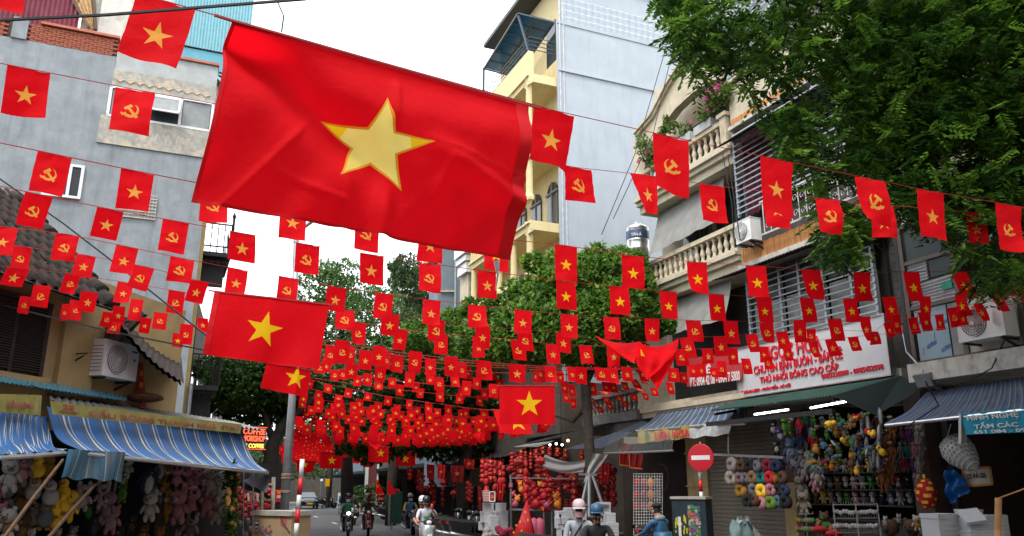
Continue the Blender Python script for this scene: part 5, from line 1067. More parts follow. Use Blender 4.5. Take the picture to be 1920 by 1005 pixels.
for ri,(L,pf,X,Y) in enumerate(ROWD):
    stringpts=[]
    for i,(x,y,w,h,ln,k) in enumerate(L):
        big=ri in(7,8)
        def Zx(px): return (388/max(9,(w if big else .35*w+.65*np.polyval(pf,px))))
        j0,j1=max(0,i-1),min(len(L)-1,i+1)
        sl=(Y[j1]-Y[j0])/(X[j1]-X[j0]) if X[j1]-X[j0]>8 and not big else .12*(1 if x<1300 else 0)
        sl=max(-.2,min(.3,sl))
        Z0=min(Zx(x),zmax(x,y)); hw=w/2; ang=random.uniform(-.05,.05)
        tz=random.uniform(.02,.08); az=random.uniform(-.09,.09); zc=min(Zx(x),zmax(x,y+h*.5)); zl,zr=zc-tz,zc+tz
        c=[at(x-hw,y-sl*hw,zl),at(x+hw,y+sl*hw,zr),at(x+hw+ln,y+sl*hw+h,zr+az),at(x-hw+ln,y-sl*hw+h,zl+az)]
        Wm=(c[1]-c[0]).length; Hm=(c[3]-c[0]).length
        fn,n=flag_geo(c,Wm,Hm,.05,ri*100+i,tri=(k=='T'))
        g=8 if w>40 else (5 if w>18 else 3)
        rad=.27 if k in 'SYyT' else .25; v0=.55 if k in 'SYyT' else .52
        vv,fo,fi=cut_sheet(g,g,emblem_polys(k,.5,v0,rad,rad*Wm/Hm))
        o=sub_mb(fn,vv,fo).build('party_flag',FLAGPALE if (k=='y' or (ri>6 and h<9)) else FLAGRED,None,True,c[0].lerp(c[1],.5))
        lab='%s flag %s, %s from left on %s string'%(EM[k],bgname(x,y),ordn(i),'nearest' if ri==0 else ordn(ri)+' nearest') if ri<7 else '%s small flag %s, %s from left in %s distant row'%(EM[k],bgname(x,y),ordn(i),ordn(ri-7))
        tag(o,lab,'flag','small flags strung across the street')
        m=sub_mb(fn,vv,fi)
        m.build('star' if k in 'SYyT' else 'hammer_and_sickle',YEL if k in 'Yy' else GOLD,o)
        ALLF.append(o)
        stringpts.append((x,c[0].lerp(c[1],.5)+Vector((0,0,.004)),Zx))
    if ri in (7,8): continue
    # the string itself
    pts=[p for _,p,_ in stringpts]; 
    a=pts[0]+(pts[0]-pts[1]).normalized()*(3 if ri<7 else 1.5); b=pts[-1]+(pts[-1]-pts[-2]).normalized()*(3 if ri<7 else 1.5)
    pts=[a]+pts+[b]
    tag(MB().tube(pts,.0032 if ri<2 else (.0048 if ri<7 else .009),4).build('flag_string',STRING),'thin red string holding the %s row of flags %s'%(ordn(ri) if ri else 'nearest','over the street' if ri<7 else 'deep in the street'),'string','red strings of the flag rows')
# extra strings behind (bundle near the middle)
for k,(y0,y1,Y) in enumerate(((640,690,21),(648,692,22),(657,694,23),(672,700,24),(700,738,27),(715,760,29))):
    A_2,B_2=at(560,y0-10,Y*.9),at(1230,y1,Y*1.1); tag(MB().tube([A_2.lerp(B_2,t/8)-Vector((0,0,.25*4*(t/8)*(1-t/8))) for t in range(9)],.012,4).build('flag_string',STRING),'%s string of the bundle crossing before the centre trees'%ordn(k),'string','red strings of the flag rows')
# ---- small flags too many to pick apart: one mass
far=MB(); farS=MB()
for r in range(26):
    t=r/25; Z=27+33*t**1.2
    y0=lerp(792,858,t**.7); x0=lerp(560,506,t); x1=lerp(925,900-150*t,t); sag=lerp(14,4,t)
    wpx=388/Z; step=wpx*2.1*lerp(1.15,.85,t)
    x=x0+random.uniform(0,step)
    while x<x1:
        s=(x-x0)/(x1-x0); y=y0-12*(1-t)+sag*4*s*(1-s)+random.uniform(-1,1)+ (6*(1-t))*s; hpx=wpx*1.35; ln=random.uniform(-.15,.15)*wpx
        c=[at(x-wpx/2,y,Z),at(x+wpx/2,y+.1*wpx,Z),at(x+wpx/2+ln,y+hpx,Z*1.002),at(x-wpx/2+ln,y+hpx,Z*1.002)]
        far.poly(c); f=bil(*c); n=(C0-c[0]).normalized()
        rr=.27
        if random.random()<.85:
            pts=[f(.5+.28*px_,.52-.21*py_)+n*.03 for px_,py_ in SP]; c_=f(.5,.52)+n*.03
            for q in range(5): farS.add([c_,pts[2*q-1],pts[2*q],pts[(2*q+1)%10]],[(0,1,2,3)],random.random()<.5)
        x+=step*random.uniform(.85,1.15)
for r in range(7):
    t=r/6; Z=24+12*t; wpx=388/Z; y0=lerp(742,800,t); x=lerp(590,560,t)+random.uniform(0,20)
    while x<lerp(1060,930,t):
        if random.random()<.85:
            y=y0+(x-590)*.10*(1-t*.6)+8*math.sin((x-590)/420*3.14)*(1-t)+random.uniform(-1.5,1.5); hpx=wpx*1.3; ln=random.uniform(-.2,.2)*wpx; ze=min(Z,zmax(x,y))
            c=[at(x-wpx/2,y,ze),at(x+wpx/2,y+.1*wpx,ze+.05),at(x+wpx/2+ln,y+hpx,ze+.1),at(x-wpx/2+ln,y+hpx,ze)]; far.poly(c); f=bil(*c); n=(C0-c[0]).normalized(); pts=[f(.5+.28*a_,.52-.21*b_)+n*.03 for a_,b_ in SP]; c_=f(.5,.52)+n*.03
            for q in range(5): farS.add([c_,pts[2*q-1],pts[2*q],pts[(2*q+1)%10]],[(0,1,2,3)],random.random()<.4)
        x+=wpx*random.uniform(1.6,2.6)
fo=tag(far.build('flag_mass',FLAGRED,None,False,(-8,45,5)),'dense mass of tiny red flags on far strings down the street','flags',None,'stuff')
farS.build('emblems',[YEL,GOLD],fo)
# ---- large flags
HEM=mat('flag_hem',(.7,.004,.012),.8,.08,6,trans=.3)
ORNG=mat('orange_edge_print',(.85,.33,.01),.7,.05,8,trans=.3)
def big_flag(name,label,px,Z,su,sv,srad,fold,star=YEL,edge=0,aff=None,nu=48,nv=32,hem=None,rot=0.,sides=True,visible=lambda u,v:True):
    c=[at(*p,z) for p,z in zip(px,Z)]; f=bil(*c); n=(c[1]-c[0]).cross(c[0]-c[3]).normalized()
    if n.dot(C0-c[0])<0: n=-n
    Wm=((c[1]-c[0]).length+(c[2]-c[3]).length)/2; Hm=((c[3]-c[0]).length+(c[2]-c[1]).length)/2
    fn=lambda u,v:f(u,v)+n*fold(u,v)*Wm
    cr,srt=math.cos(rot),math.sin(rot)
    SPr=lambda r:[(su+(x*cr-y*srt)*r/Wm,sv-(x*srt+y*cr)*r/Hm) for x,y in SP]
    polys=[SPr(srad)] if srad else []
    if edge: polys.append([(su+(x*cr-y*srt)*(srad*l-edge)/l/Wm,sv-(x*srt+y*cr)*(srad*l-edge)/l/Hm) for x,y in SP for l in (math.hypot(x,y),)])
    if aff:      # star given by its photographed centre and axes
        su,sv=.5,.5; (cx,cy),(A,B,C_,D_)=aff
        for _ in range(8):
            p=proj(f(su,sv)); pu=proj(f(su+.01,sv)); pv=proj(f(su,sv+.01)); J=np.array([[(pu[0]-p[0])*100,(pv[0]-p[0])*100],[(pu[1]-p[1])*100,(pv[1]-p[1])*100]]); d=np.linalg.solve(J,np.array([cx-p[0],cy-p[1]])); su+=d[0]; sv+=d[1]
        Mx=np.linalg.solve(J,np.array([[A,B],[C_,D_]])); SPr=lambda r:[(su+Mx[0,0]*x*r+Mx[0,1]*y*r,sv+Mx[1,0]*x*r+Mx[1,1]*y*r) for x,y in SP]
        polys=[SPr(1)]; q_=[]
        for i in range(10):     # inset outline: even border
            x,y=SP[i]; k=.9 if i%2==0 else .86; q_.append((x*k,y*k))
        polys.append([(su+Mx[0,0]*x+Mx[0,1]*y,sv+Mx[1,0]*x+Mx[1,1]*y) for x,y in q_])
        for t in (1,4):
            T_=q_[2*t]; ax=SP[2*t]; e=[]
            for I_ in (q_[2*t-1],q_[(2*t+1)%10]):
                dT=T_[0]*ax[0]+T_[1]*ax[1]; dI=I_[0]*ax[0]+I_[1]*ax[1]; s_=(dT-.56)/(dT-dI); e.append((T_[0]+(I_[0]-T_[0])*s_,T_[1]+(I_[1]-T_[1])*s_))
            polys.append([(su+Mx[0,0]*x+Mx[0,1]*y,sv+Mx[1,0]*x+Mx[1,1]*y) for x,y in (T_,e[0],e[1])])
    vv,fo,fi=cut_sheet(nu,nv,polys,8)
    o=tag(sub_mb(fn,vv,fo).build(name,FLAGRED,None,True,c[0].lerp(c[1],.5)),label,'flag')
    if edge:
        ins=lambda q:inpoly(sum(vv[i].x for i in q)/3,sum(vv[i].y for i in q)/3,polys[1])
        sub_mb(fn,vv,[q for q in fi if not ins(q)]).build('star_edge',ORNG,o,True)
        I=[q for q in fi if ins(q)]; Mi=np.linalg.inv(Mx); loc_=lambda q:Mi@np.array([sum(vv[i].x for i in q)/3-su,sum(vv[i].y for i in q)/3-sv]); tipd=lambda q:max(float(loc_(q)@np.array(SP[2*t])) for t in (1,4))
        sub_mb(fn,vv,[q for q in I if tipd(q)<.56]).build('star',star,o,True); sub_mb(fn,vv,[q for q in I if tipd(q)>=.56]).build('star_tip',YEL,o,True)
    elif srad: sub_mb(fn,vv,fi).build('star',star,o,True)
    if hem: MB().sheet(lambda u,v:fn(lerp(hem[0],hem[1],u),v)+n*(.006+.003*math.sin(v*25)*math.sin(u*3)),6,30).build('hem',HEM,o,True)
    if Z[0]<12:
        MB().sheet(lambda u,v:fn(u,.984+v*.016)+n*.004,nu,1).build('bottom_hem',HEM,o,True); MB().sheet(lambda u,v:fn(u*.011,v)+n*.004,1,nv).build('side_hem',HEM,o,True)
    MB().sheet(lambda u,v:fn(u,v*.018)+n*.006,nu,1).build('top_hem',HEM,o,True)
    MB().tube([c[0]+(c[0]-c[1])*.05]+[fn(i/12,0) for i in range(13)]+[c[1]+(c[1]-c[0])*.05],.007+.0005*Z[0],4).build('rope',STRING,o)
    return o,fn,n
def sstep(a,b,x): t=max(0,min(1,(x-a)/(b-a))); return t*t*(3-2*t)
def fold1(u,v):
    d=v-.05-u*1.15                                   # diagonal fold from the top left corner
    r=-.05*math.exp(-(d/.16)**2)*(1-sstep(.35,.7,u))
    r+=.03*math.sin(v*2.2+u*1.5)*sstep(0,.3,v)+.022*math.exp(-((u-.52)/.03)**2)*sstep(.45,1,v)+.012*math.exp(-((u-.505)/.012)**2)*sstep(.05,.15,v)*(1-sstep(.3,.4,v))
    r+=.014*math.exp(-((u+.4*v-.95)/.05)**2)*v+.014*math.sin(u*9+v*5)*v*.6+.02*math.exp(-((v-.35-.6*(u-.5))/.07)**2)*sstep(.55,.8,u)
    r+=.006*math.exp(-((v-.62-.25*math.sin(u*3))/.02)**2)*sstep(.1,.3,u)*(1-sstep(.35,.45,u))+.007*math.exp(-((u+v*.35-.42)/.012)**2)*sstep(.3,.6,v)+.006*math.exp(-((u-v*.2-.62)/.012)**2)*sstep(.55,.8,v)+.005*math.exp(-((v-.2-.3*u)/.015)**2)*sstep(.6,.75,u)
    r+=.004*math.sin(u*31+v*12)*v+.010*math.exp(-((u-.36-.05*v)/.02)**2)*sstep(.5,.95,v)+.008*math.exp(-((u-.75+.1*v)/.015)**2)*sstep(.4,.6,v)*(1-sstep(.7,.9,v))
    return r*1.9*sstep(-.02,.14,v)
o,fn,n=big_flag('large_flag','huge red flag with an orange edged yellow star, nearest the camera',[(436,38),(991,197),(962,487),(355,382)],[3.85,4.85,4.95,3.95],.481,.515,.29,fold1,PALEYEL,.016,((702,275),(99.9,16,26,-88)),90,60,(.948,1.0),R(-12))
MB().tube([at(931,488,4.95),at(933,515,4.97),at(929,545,5.0)],[.022,.008,.003],5).build('white_tie',WHITE,o)
fold2=lambda u,v:.03*math.sin(u*5+v*2)*v+.02*math.sin(u*13+v*3)*v+.01*math.exp(-((u-.5)/.04)**2)
Zf=9.2
big_flag('large_flag','second large flag with yellow star, left of centre below the huge flag',[(402,546),(617,571),(597,693),(380,665)],[9,9.4,9.4,9],.47,.5,.215,fold2,YEL,0,None,36,24,(0,.05),R(-6))
big_flag('large_flag','large flag with folded star hanging just below the second large flag',[(500,680),(583,694),(577,746),(487,727)],[10.4,10.8,10.8,10.4],.68,.38,.15,lambda u,v:.05*math.exp(-((u-.7)/.05)**2)+.02*math.sin(u*9+v*2),YEL,0,None,30,20)
big_flag('large_flag','flat hanging large flag with yellow star above the red decorations stall',[(936,723),(1040,723),(1041,796),(937,796)],[15,15,15,15],.54,.48,.25,lambda u,v:.012*math.sin(u*22)*(.3+v)+.01*math.sin(u*9),YEL,0,None,30,16)
big_flag('large_flag','partly hidden large flag swinging behind the flat hanging one',[(924,768),(985,771),(1000,815),(938,812)],[15.8,15.8,15.6,15.6],.62,.5,.2,lambda u,v:.04*math.sin(u*6+v*2)*v,YEL)
big_flag('large_flag','darker large flag with star at the far end, left of the twisted one',[(601,848),(643,850),(642,879),(600,878)],[36,36,36,36],.52,.5,.2,lambda u,v:.02*math.sin(u*14)*v,YEL,0,None,16,10)
big_flag('large_flag','dark large flag hanging before the red goods stalls at right of the road',[(743,848),(778,849),(779,873),(742,874)],[38,38,38,38],.5,.48,.2,lambda u,v:.02*math.sin(u*14)*v,YEL,0,None,16,10)
big_flag('large_flag','large flag with two stars half hidden by the striped post',[(556,864),(592,866),(586,886),(556,886)],[34,34,34,34],.45,.3,.16,lambda u,v:.04*math.sin(u*9)*v,YEL,0,None,16,10)
big_flag('large_flag','lit upright large flag with folded star over the far road',[(691,836),(729,838),(728,868),(690,866)],[33,33,33,33],.62,.42,.17,lambda u,v:.05*math.exp(-((u-.75)/.07)**2)+.02*math.sin(u*12),YEL,0,None,20,12)
# draped ones: polygons with folds
def drape(label,pts,Z,thick,tri,star=None,amp=.05,m=FLAGRED):
    """pts: rim points px; each swag sheet given by four px corners with its own depth"""
    t=None
    for i,(q,zz) in enumerate(tri):
        c=[at(*p,z) for p,z in zip(q,zz)]; f=bil(*c); n=(C0-c[0]).normalized(); s=(c[1]-c[0]).length
        g=lambda u,v:f(u,v)+n*(amp*s*math.sin(u*5+i*1.3)*math.sin(v*3.1)+amp*.5*s*math.sin(u*13+v*7)*v)
        if t is None: t=tag(MB().sheet(g,20,16).build('draped_flag',m,None,True,c[0]),label,'flag')
        else: MB().sheet(g,16,14).build('fold',m,t,True)
    if star:
        c=[at(*p,star[1]) for p in star[0]]; MB().poly(c).build('star',YEL,t)
    return t
def swag(label,P,Z,dip,nu=28,nv=18,parent=None,name='draped_flag',star=None):
    """cloth hung from two points, gathered towards a point below"""
    a,b,lo=[at(*p,z) for p,z in zip(P,Z)]; n=(C0-a).normalized(); L=(b-a).length
    def fn(u,v):
        mid=a.lerp(b,.5); q=mid.lerp(lo,v)+(b-a)*(u-.5)*(1-.86*v**2.0)-Vector((0,0,dip*2.2*u*(1-u)*(1-v)**.7))+Vector((0,0,.12*L*v*(2*u-1)**2))
        return q+n*L*(.07*math.sin(v*9-u*2)*math.sin(u*3.14)*(1-.5*v)+.05*math.sin(u*17)*v*(1-v)*2+.1*math.sin(u*3.14)*v)+Vector((0,0,-.05*L*math.sin(u*3.14)*math.sin(v*3.14)))
    m=MB().sheet(fn,nu,nv)
    return tag(m.build(name,FLAGRED,None,True,a),label,'flag') if parent is None else m.build(name,FLAGRED,parent,True)
t_=swag('large flag blown into a deep fold over the cream house ledge',[(1194,640),(1272,634),(1233,729)],[11.6,11.7,11.4],.18)
swag('',[(1116,629),(1200,640),(1186,680)],[11.8,11.7,11.4],.12,22,12,t_,'fold'); swag('',[(1192,650),(1268,655),(1214,712)],[11.5,11.6,11.3],.1,20,12,t_,'fold')
c_=[at(*p,11.05) for p in ((1201,654),(1209,668),(1202,667))]; MB().poly(c_).build('star',YEL,t_)
swag_t=swag('twisted large flag caught over its string above the far road',[(664,803),(719,808),(706,843)],[32,32,31.8],.3)
drape('large flag bundled into a point beside the flat hanging flag',None,None,0,[([(886,815),(913,806),(908,822),(900,832)],[26,26,26,26])],None,.08)
drape('end of a large red flag hanging over the far road',None,None,0,[([(677,865),(700,866),(697,876),(682,876)],[37,37,37,37])],None,.05)
drape('tall red flag leaning on the left behind the lamp post',None,None,0,[([(536,893),(540,893),(536,925),(519,925)],[24,24,24,24])],None,.03)
for i,(x,y) in enumerate(((706,905),(728,906))):
    t=drape(['red pennant flag with star on a pole beside the green board','plain red pennant flag right of the pole lamp'][i],None,None,0,[([(x,y-5),(x+2,y-5),(x+14,y+20),(x-1,y+22)],[40,40,40,40])],([(x+1,y+4),(x+4,y+7),(x+1,y+10)],39.8) if i==0 else None,.02)
# ================= street furniture =================
p=at(548,745,19.5); b=Vector((p.x,p.y,0))
lp=thing('lamp_post','tall grey steel lamp post left of the road','post',b)
top=at(556,430,19.7); MB().tube([b,b.lerp(Vector((p.x,p.y,p.z)),1),top],[.115,.09,.07],12).build('pole',GREYMET,lp,True)
for y in (893,899,925): 
    c=at(547,y,19.5); MB().lathe(Vector((b.x,b.y,c.z)),[(.115,0),(.125,.01),(.125,.05),(.115,.06)],12).build('clamp_band',mat('rusty_band',(.2,.15,.11),.7,.4,9),lp)
MB().tube([top-Vector((0,0,.1)),top+Vector((.5,-.1,.25)),top+Vector((1.1,-.2,.3))],.05,8).build('lamp_arm',GREYMET,lp,True); MB().ell(top+Vector((1.3,-.22,.3)),(.3,.12,.07)).build('lamp_head',GREYMET,lp,True)
text('E',lp,WHITE,Matrix(((1,0,0,at(546,968,19.3).x-.0),(0,0,-1,19.36),(0,1,0,at(546,972,19.3).z),(0,0,0,1))),.09,.14,.004)
def striped_post(label,px,Y,z1,bands,r,lean=0):
    q=at(px,950,Y); t=thing('striped_post',label,'post',(q.x,q.y,0))
    n=len(bands)
    for i,(a,c,k) in enumerate(bands):
        MB().tube([(q.x+lean*a,q.y,a),(q.x+lean*c,q.y,c)],r,14).build('red_band' if k else 'white_band',REDP if k else WHITE,t,True)
    return t,q
Y=15.5; zz=lambda y,px=560: at(px,y,Y).z
striped_post('red and white striped post beside the grey lamp post',556,Y,0,[(zz(896),zz(861),0),(zz(928),zz(896),1),(zz(955),zz(928),0),(zz(981),zz(955),1),(zz(1006),zz(981),0),(.75,zz(1006),1),(.35,.75,0),(0,.35,1)],.043,.02)
Y=21; zz=lambda y,px=1314: at(px,y,Y).z
ne,q=striped_post('round red no entry sign on a striped post before the roller shutter',1316,Y,0,[(zz(900),zz(872),0),(zz(922),zz(900),1),(zz(945),zz(922),0),(zz(968),zz(945),1),(.5,zz(968),0),(0,.5,1)],.045)
ne['category']='road sign'; BASE['no_entry_sign']=BASE[ne.name]; ne.name='no_entry_sign'
c=at(1314,858,Y-.1); dd=(Vector((-.75,-1,.06))).normalized(); dd=(C0-c); dd.z=0; dd=(dd.normalized()+Vector((-.45,0,0))).normalized()
MB().lathe(c,[(.345,0),(.345,.012),(.33,.014)],40,0,dd).build('disc',mat('sign_red',(.42,.01,.02),.45,.05),ne,True)
xx=Vector((-dd.y,dd.x,0)); MB().box(c+dd*.018,xx*.245,dd*.002,Vector((0,0,.055))).build('white_bar',WHITE,ne); MB().box(c-dd*.02,xx*.02,dd*.02,Vector((0,0,.4))).build('back_strap',GREYMET,ne)
# electrical cabinets
KR=mat('beige_cabinet',(.33,.23,.13),.6,.15,4,c2=(.2,.13,.08),st=.6,stsc=3)
STK=[mat('sticker_'+n,tuple(x*.55 for x in c),.5,.5,30) for n,c in (('orange',(.7,.25,.04)),('blue',(.08,.2,.5)),('green',(.1,.35,.12)),('violet',(.25,.12,.4)),('pale',(.6,.6,.5)),('pink',(.6,.2,.25)))]
c0=at(473,1003,17); c1=at(545,1003,16.4); fr=Fr((c0.x,c0.y),(c1.x-c0.x,c1.y-c0.y)); Lc=(c1-c0).xy.length
zt=at(473,957,17).z
cb=thing('utility_cabinet','beige painted utility cabinet with stickers beside the lamp post','cabinet',fr.pt(Lc/2,0))
MB().fb(fr,0,Lc,0,zt-.09,-.5,0).build('body',KR,cb); MB().fb(fr,-.03,Lc+.03,zt-.09,zt,-.53,.04).build('lid',mat('worn_grey_board',(.33,.31,.27),.8,.2,7),cb)
for i in range(70):
    a=.2+random.random()*.36; z=.93+random.random()*.3; s=random.uniform(.02,.06); MB().fb(fr,a,a+s*1.4,z,z+s,.002+.0004*i,.003+.0004*i).build('sticker',random.choice(STK),cb) if i<40 else None
MB().fb(fr,.06,.17,zt-.35,zt-.2,.001,.004).build('stencil_plate',mat('black_print',(.02,.02,.02),.6),cb)
text('KHOAN',cb,WHITE,fr.mat(.07,zt-.26,.006),.09,.045,.002); text('CẮT BÊ TÔNG',cb,WHITE,fr.mat(.07,zt-.33,.006),.09,.045,.002); text('024',cb,mat('dark_red_print',(.25,.04,.02),.7),fr.mat(.05,zt-.47,.004),.14,.08,.002)
MB().tube([fr.pt(Lc*.7,zt-.1,.005),fr.pt(Lc*.82,zt-.25,.006),fr.pt(Lc*.98,zt-.4,.006)],.018,4).build('painted_branch',mat('black_print',(.02,.02,.02)),cb)
MB().lathe(fr.pt(Lc*.8,zt-.2,.001),[(.1,0),(.1,.003)],16,0,fr.n).build('painted_sun',mat('dull_red_print',(.4,.09,.07),.7,.2),cb)
c0=at(1262,1000,17.6); c1=at(1326,1000,17.2); fr=Fr((c0.x,c0.y),(c1.x-c0.x,c1.y-c0.y)); Lc=(c1-c0).xy.length; zt=at(1262,931,17.6).z
cb=thing('utility_cabinet','dark blue green utility cabinet covered with posters below the no entry sign','cabinet',fr.pt(Lc/2,0))
MB().fb(fr,0,Lc,0,zt-.05,-.4,0).build('body',mat('dark_teal_cabinet',(.015,.03,.04),.5,.2,5),cb); MB().fb(fr,-.02,Lc+.02,zt-.05,zt,-.42,.03).build('lid',mat('worn_grey_board',(.33,.31,.27)),cb)
n_=0
for r in range(12):
    for k in range(5):
        a=.36+k*.05; z=.85+r*.065; jx,jz=random.uniform(-.018,.01),random.uniform(-.02,.012); MB().fb(fr,a+jx,a+.036+random.uniform(0,.03),z+jz,z+.04+random.uniform(0,.04),.002+.00005*(r*5+k),.005+.0001*(r*5+k)).build('poster_square',random.choice(STK),cb)
YG=mat('yellow_green_paint',(.5,.45,.02),.6,.3,9)
for k in range(14): a=.05+random.random()*.25; z=1.0+random.random()*.35; MB().fb(fr,a,a+.03,z,z+random.uniform(.05,.15),.002+.0003*k,.004+.0003*k).build('paint_dab',YG,cb)
MB().fb(fr,.13,.19,.9,1.4,.008,.01).build('white_strip',WHITE,cb)
# tree prop frame
tp=thing('tree_prop','steel tripod prop frame round the centre tree trunk','tree support',T[0])
m=MB()
for (x0,y0),(x1,y1),Y in (((1104,888),(1078,1005),22.6),((1110,888),(1150,1005),23.2),((1105,888),(1105,970),22.4)): m.bar(at(x0,y0,Y+.3),at(x1,y1,Y),.03)
m.bar(at(1086,889,22.6),at(1118,890,22.8),.03).bar(at(1092,946,22.4),at(1140,948,22.9),.03)
m.build('frame',GREYMET,tp); MB().bar(at(1078,1005,22.6),Vector((at(1075,1005,22.5).x,22.5,.13)),.03).bar(at(1150,1005,23.2),Vector((at(1154,1005,23.2).x,23.2,.13)),.03).build('lower_leg',GREYMET,tp)
# coffee sign
cs=thing('coffee_sign','lit coffee workshop sign with red and yellow letters behind the left awning','sign',at(478,825,27))
A_=at(455,804,27);B_=at(500,806,27.5); fr=Fr((A_.x,A_.y),(B_.x-A_.x,B_.y-A_.y)); Lc=(B_-A_).xy.length; z0=at(455,841,27).z; z1=at(455,800,27).z
MB().fb(fr,-.15,Lc,z0-.05,z1+.05,-.1,0).build('board',mat('black_board',(.02,.015,.012),.6,.2),cs)
RN=mat('red_neon',(1,.12,.05),.5,0,emit=.8); YN=mat('yellow_neon',(1,.7,.1),.5,0,emit=.7); h=z1-z0
text('COFFEE',cs,RN,fr.mat(.02,z0+h*.66,.02),Lc*.92,h*.28,.02); text('WORKSHOP',cs,RN,fr.mat(.02,z0+h*.34,.02),Lc*.92,h*.27,.02); text('EGG COFFEE',cs,YN,fr.mat(-.1,z0+h*.04,.02),Lc*1.05,h*.2,.02)
bl=MB().ell((0,0,0),.016,0,6,4).mesh('bulb',RN)
for k in range(22):
    for z in (z0-.01,z1): inst(bl,'bulb',cs,Matrix.Translation(fr.pt(-.1+k*(Lc+.1)/21,z,.015)))
# price board red
rb=thing('price_board','red price board with yellow lettering by the lamp post','sign',at(525,940,22))
A_=at(515,948,22);B_=at(541,948,22); fr=Fr((A_.x,A_.y),(1,0)); Lc=B_.x-A_.x
z0,z1=at(515,941,22).z,at(515,918,22).z; MB().fb(fr,0,Lc,z0,z1,-.03,0).build('board',REDP,rb); text('THANH',rb,YEL,fr.mat(.03,z1-.12,.01),.24,.09,.01); text('220K',rb,WHITE,fr.mat(.03,z1-.22,.01),.14,.07,.01); MB().bar(fr.pt(.1,0,-.04),fr.pt(.1,z0+.1,-.04),.02).build('stand',DKMET,rb)
# ladders / rack at the end of the left shop
ld=thing('wooden_rack','pale wooden ladder rack standing behind the beige cabinet','rack',LW.pt(2.6,0,1.8))
m=MB()
for x in (492,513): m.bar(at(x,895,18),at(x-3,1004,17.8),.03)
for y in (908,937,960): m.bar(at(490,y,17.95),at(512,y,17.95),.02)
m.bar(at(488,955,17.9),Vector((at(488,1004,17.8).x,17.8,0)),.03).bar(at(511,955,17.9),Vector((at(511,1004,17.8).x,17.8,0)),.03)
m.build('ladder_frame',mat('weathered_wood',(.3,.27,.22),.8,.3,9),ld)
FRW=mat('pale_wood',(.38,.32,.25),.7,.2,9)
for i,(x,y) in enumerate(((470,930),(478,932))):
    t=thing('picture_frame',['left leaning wooden frame under the awning end','right leaning wooden frame under the awning end'][i],'frame',at(x,y,19)); m=MB(); q_=[at(x-4,y+10,19),at(x+5,y+8,19),at(x+4,y-8,19.1),at(x-5,y-6,19.1)]
    for k in range(4): m.bar(q_[k],q_[(k+1)%4],.02)
    m.build('frame_bars',FRW,t)
rl=MB()
for x in (457,475): rl.bar(at(x,883,18.2),Vector((at(x,1004,17.8).x,18.0,0)),.012)
tag(rl.build('stall_posts',GREYMET),'two thin metal posts holding the awning end','post')
mb=thing('blue_net_bag','dark blue net sunshade bundle under the awning end','bundle',at(455,905,18.5)); MB().sheet(lambda u,v:at(lerp(440,512,u),lerp(895,935,u)+8*v+3*math.sin(u*7),18.4+v*.2),14,3,0,.01).build('net',mat('dark_cloth_patch',(.05,.05,.055)),mb,True)
# ================= boxes =================
def wbox(label,x0,y0,x1,y1,Y,grp,yaw=.25,rest=None):
    yaw+=random.uniform(-.22,.22)
    c=at((x0+x1)/2,y1,Y); w=(x1-x0)*Y/1540; h=(y1-y0)*Y/1540; t=thing('foam_box',label,'box',c,grp)
    X=Vector((math.cos(yaw),math.sin(yaw),0)); Yv=Vector((-math.sin(yaw),math.cos(yaw),0)); Z=Vector((0,0,1)); w*=.84; d=w*.42
    MB().box(c+Z*h*.4,X*w*.48,Yv*d*.96,Z*h*.4).build('tub',STYRO,t); MB().box(c+Z*h*.9,X*w*.5,Yv*d,Z*h*.1).build('lid',STYRO,t)
    for k in range(3): MB().box(c+Z*(h*(.2+.2*k))-Yv*d*.965,X*w*.4,Yv*.006,Z*.006).build('groove',mat('foam_groove',(.5,.51,.53),.8,.1),t)
    return t
L=[(902,944,928,960,25.5),(928,944,950,960,26),(899,960,926,979,25.5),(926,959,952,979,26),(897,979,908,994,25.5),(908,979,928,994,25.3),(928,979,952,1000,26),(916,968,934,984,24.8),(915,985,935,1003,24.8)]
nm=['top left','top right','middle left','middle right','lowest left narrow','lowest middle','lowest right','small front upper','small front lower']
for i,q_ in enumerate(L): wbox('%s white foam box of the left stack by the red stall'%nm[i],*q_,'white foam boxes on the pavement')
L=[(1041,959,1064,975,21.5),(1040,971,1066,990,21.4),(1042,989,1068,1008,21.4),(1057,953,1083,972,22),(1066,970,1086,990,22),(1068,990,1088,1008,22),(1075,946,1100,966,22.6),(1118,943,1145,966,23),(1120,966,1150,984,22.8),(1135,963,1155,982,22.6),(1132,982,1160,1008,22.6),(1084,966,1100,990,22.4)]
for i,q_ in enumerate(L): wbox('%s white foam box of the stack round the tree trunk'%['leftmost upper','left middle','left bottom','second column top','second column middle','second column bottom','third column top','right rear top','right middle','right front upper','right front bottom','inner'][i],*q_,'white foam boxes on the pavement')
L=[(1737,966,1800,1008,13.6,.1),(1796,956,1840,972,14.2,.1),(1803,972,1848,996,13.4,.1),(1838,968,1880,1005,14,.1),(1870,968,1892,1005,14.4,.1),(1806,996,1860,1012,13.3,.1)]
for i,q_ in enumerate(L): wbox('%s white foam box at the bottom right corner'%['wide leftmost','uppermost rear','small front','tall right','partly hidden rightmost','lowest front'][i],*q_[:5],'white foam boxes on the pavement',q_[5])
t=thing('foam_slab','loose white foam lid tilted on the small front box','lid',at(1822,970,13.3)); MB().box(at(1822,968,13.3),Vector((.16,0,.02)),Vector((0,.12,.09)),Vector((0,-.012,.02))).build('slab',STYRO,t)
# bamboo pole bottom right
tag(MB().tube([at(1871,1010,12),at(1872,934,12)],.045,10).tube([at(1873,934,12),at(1925,915,12)],.012,6).build('bamboo_pole',mat('pale_bamboo',(.4,.2,.08),.6,.3,9)),'upright bamboo pole with a thin cane tied on at the bottom right','pole')
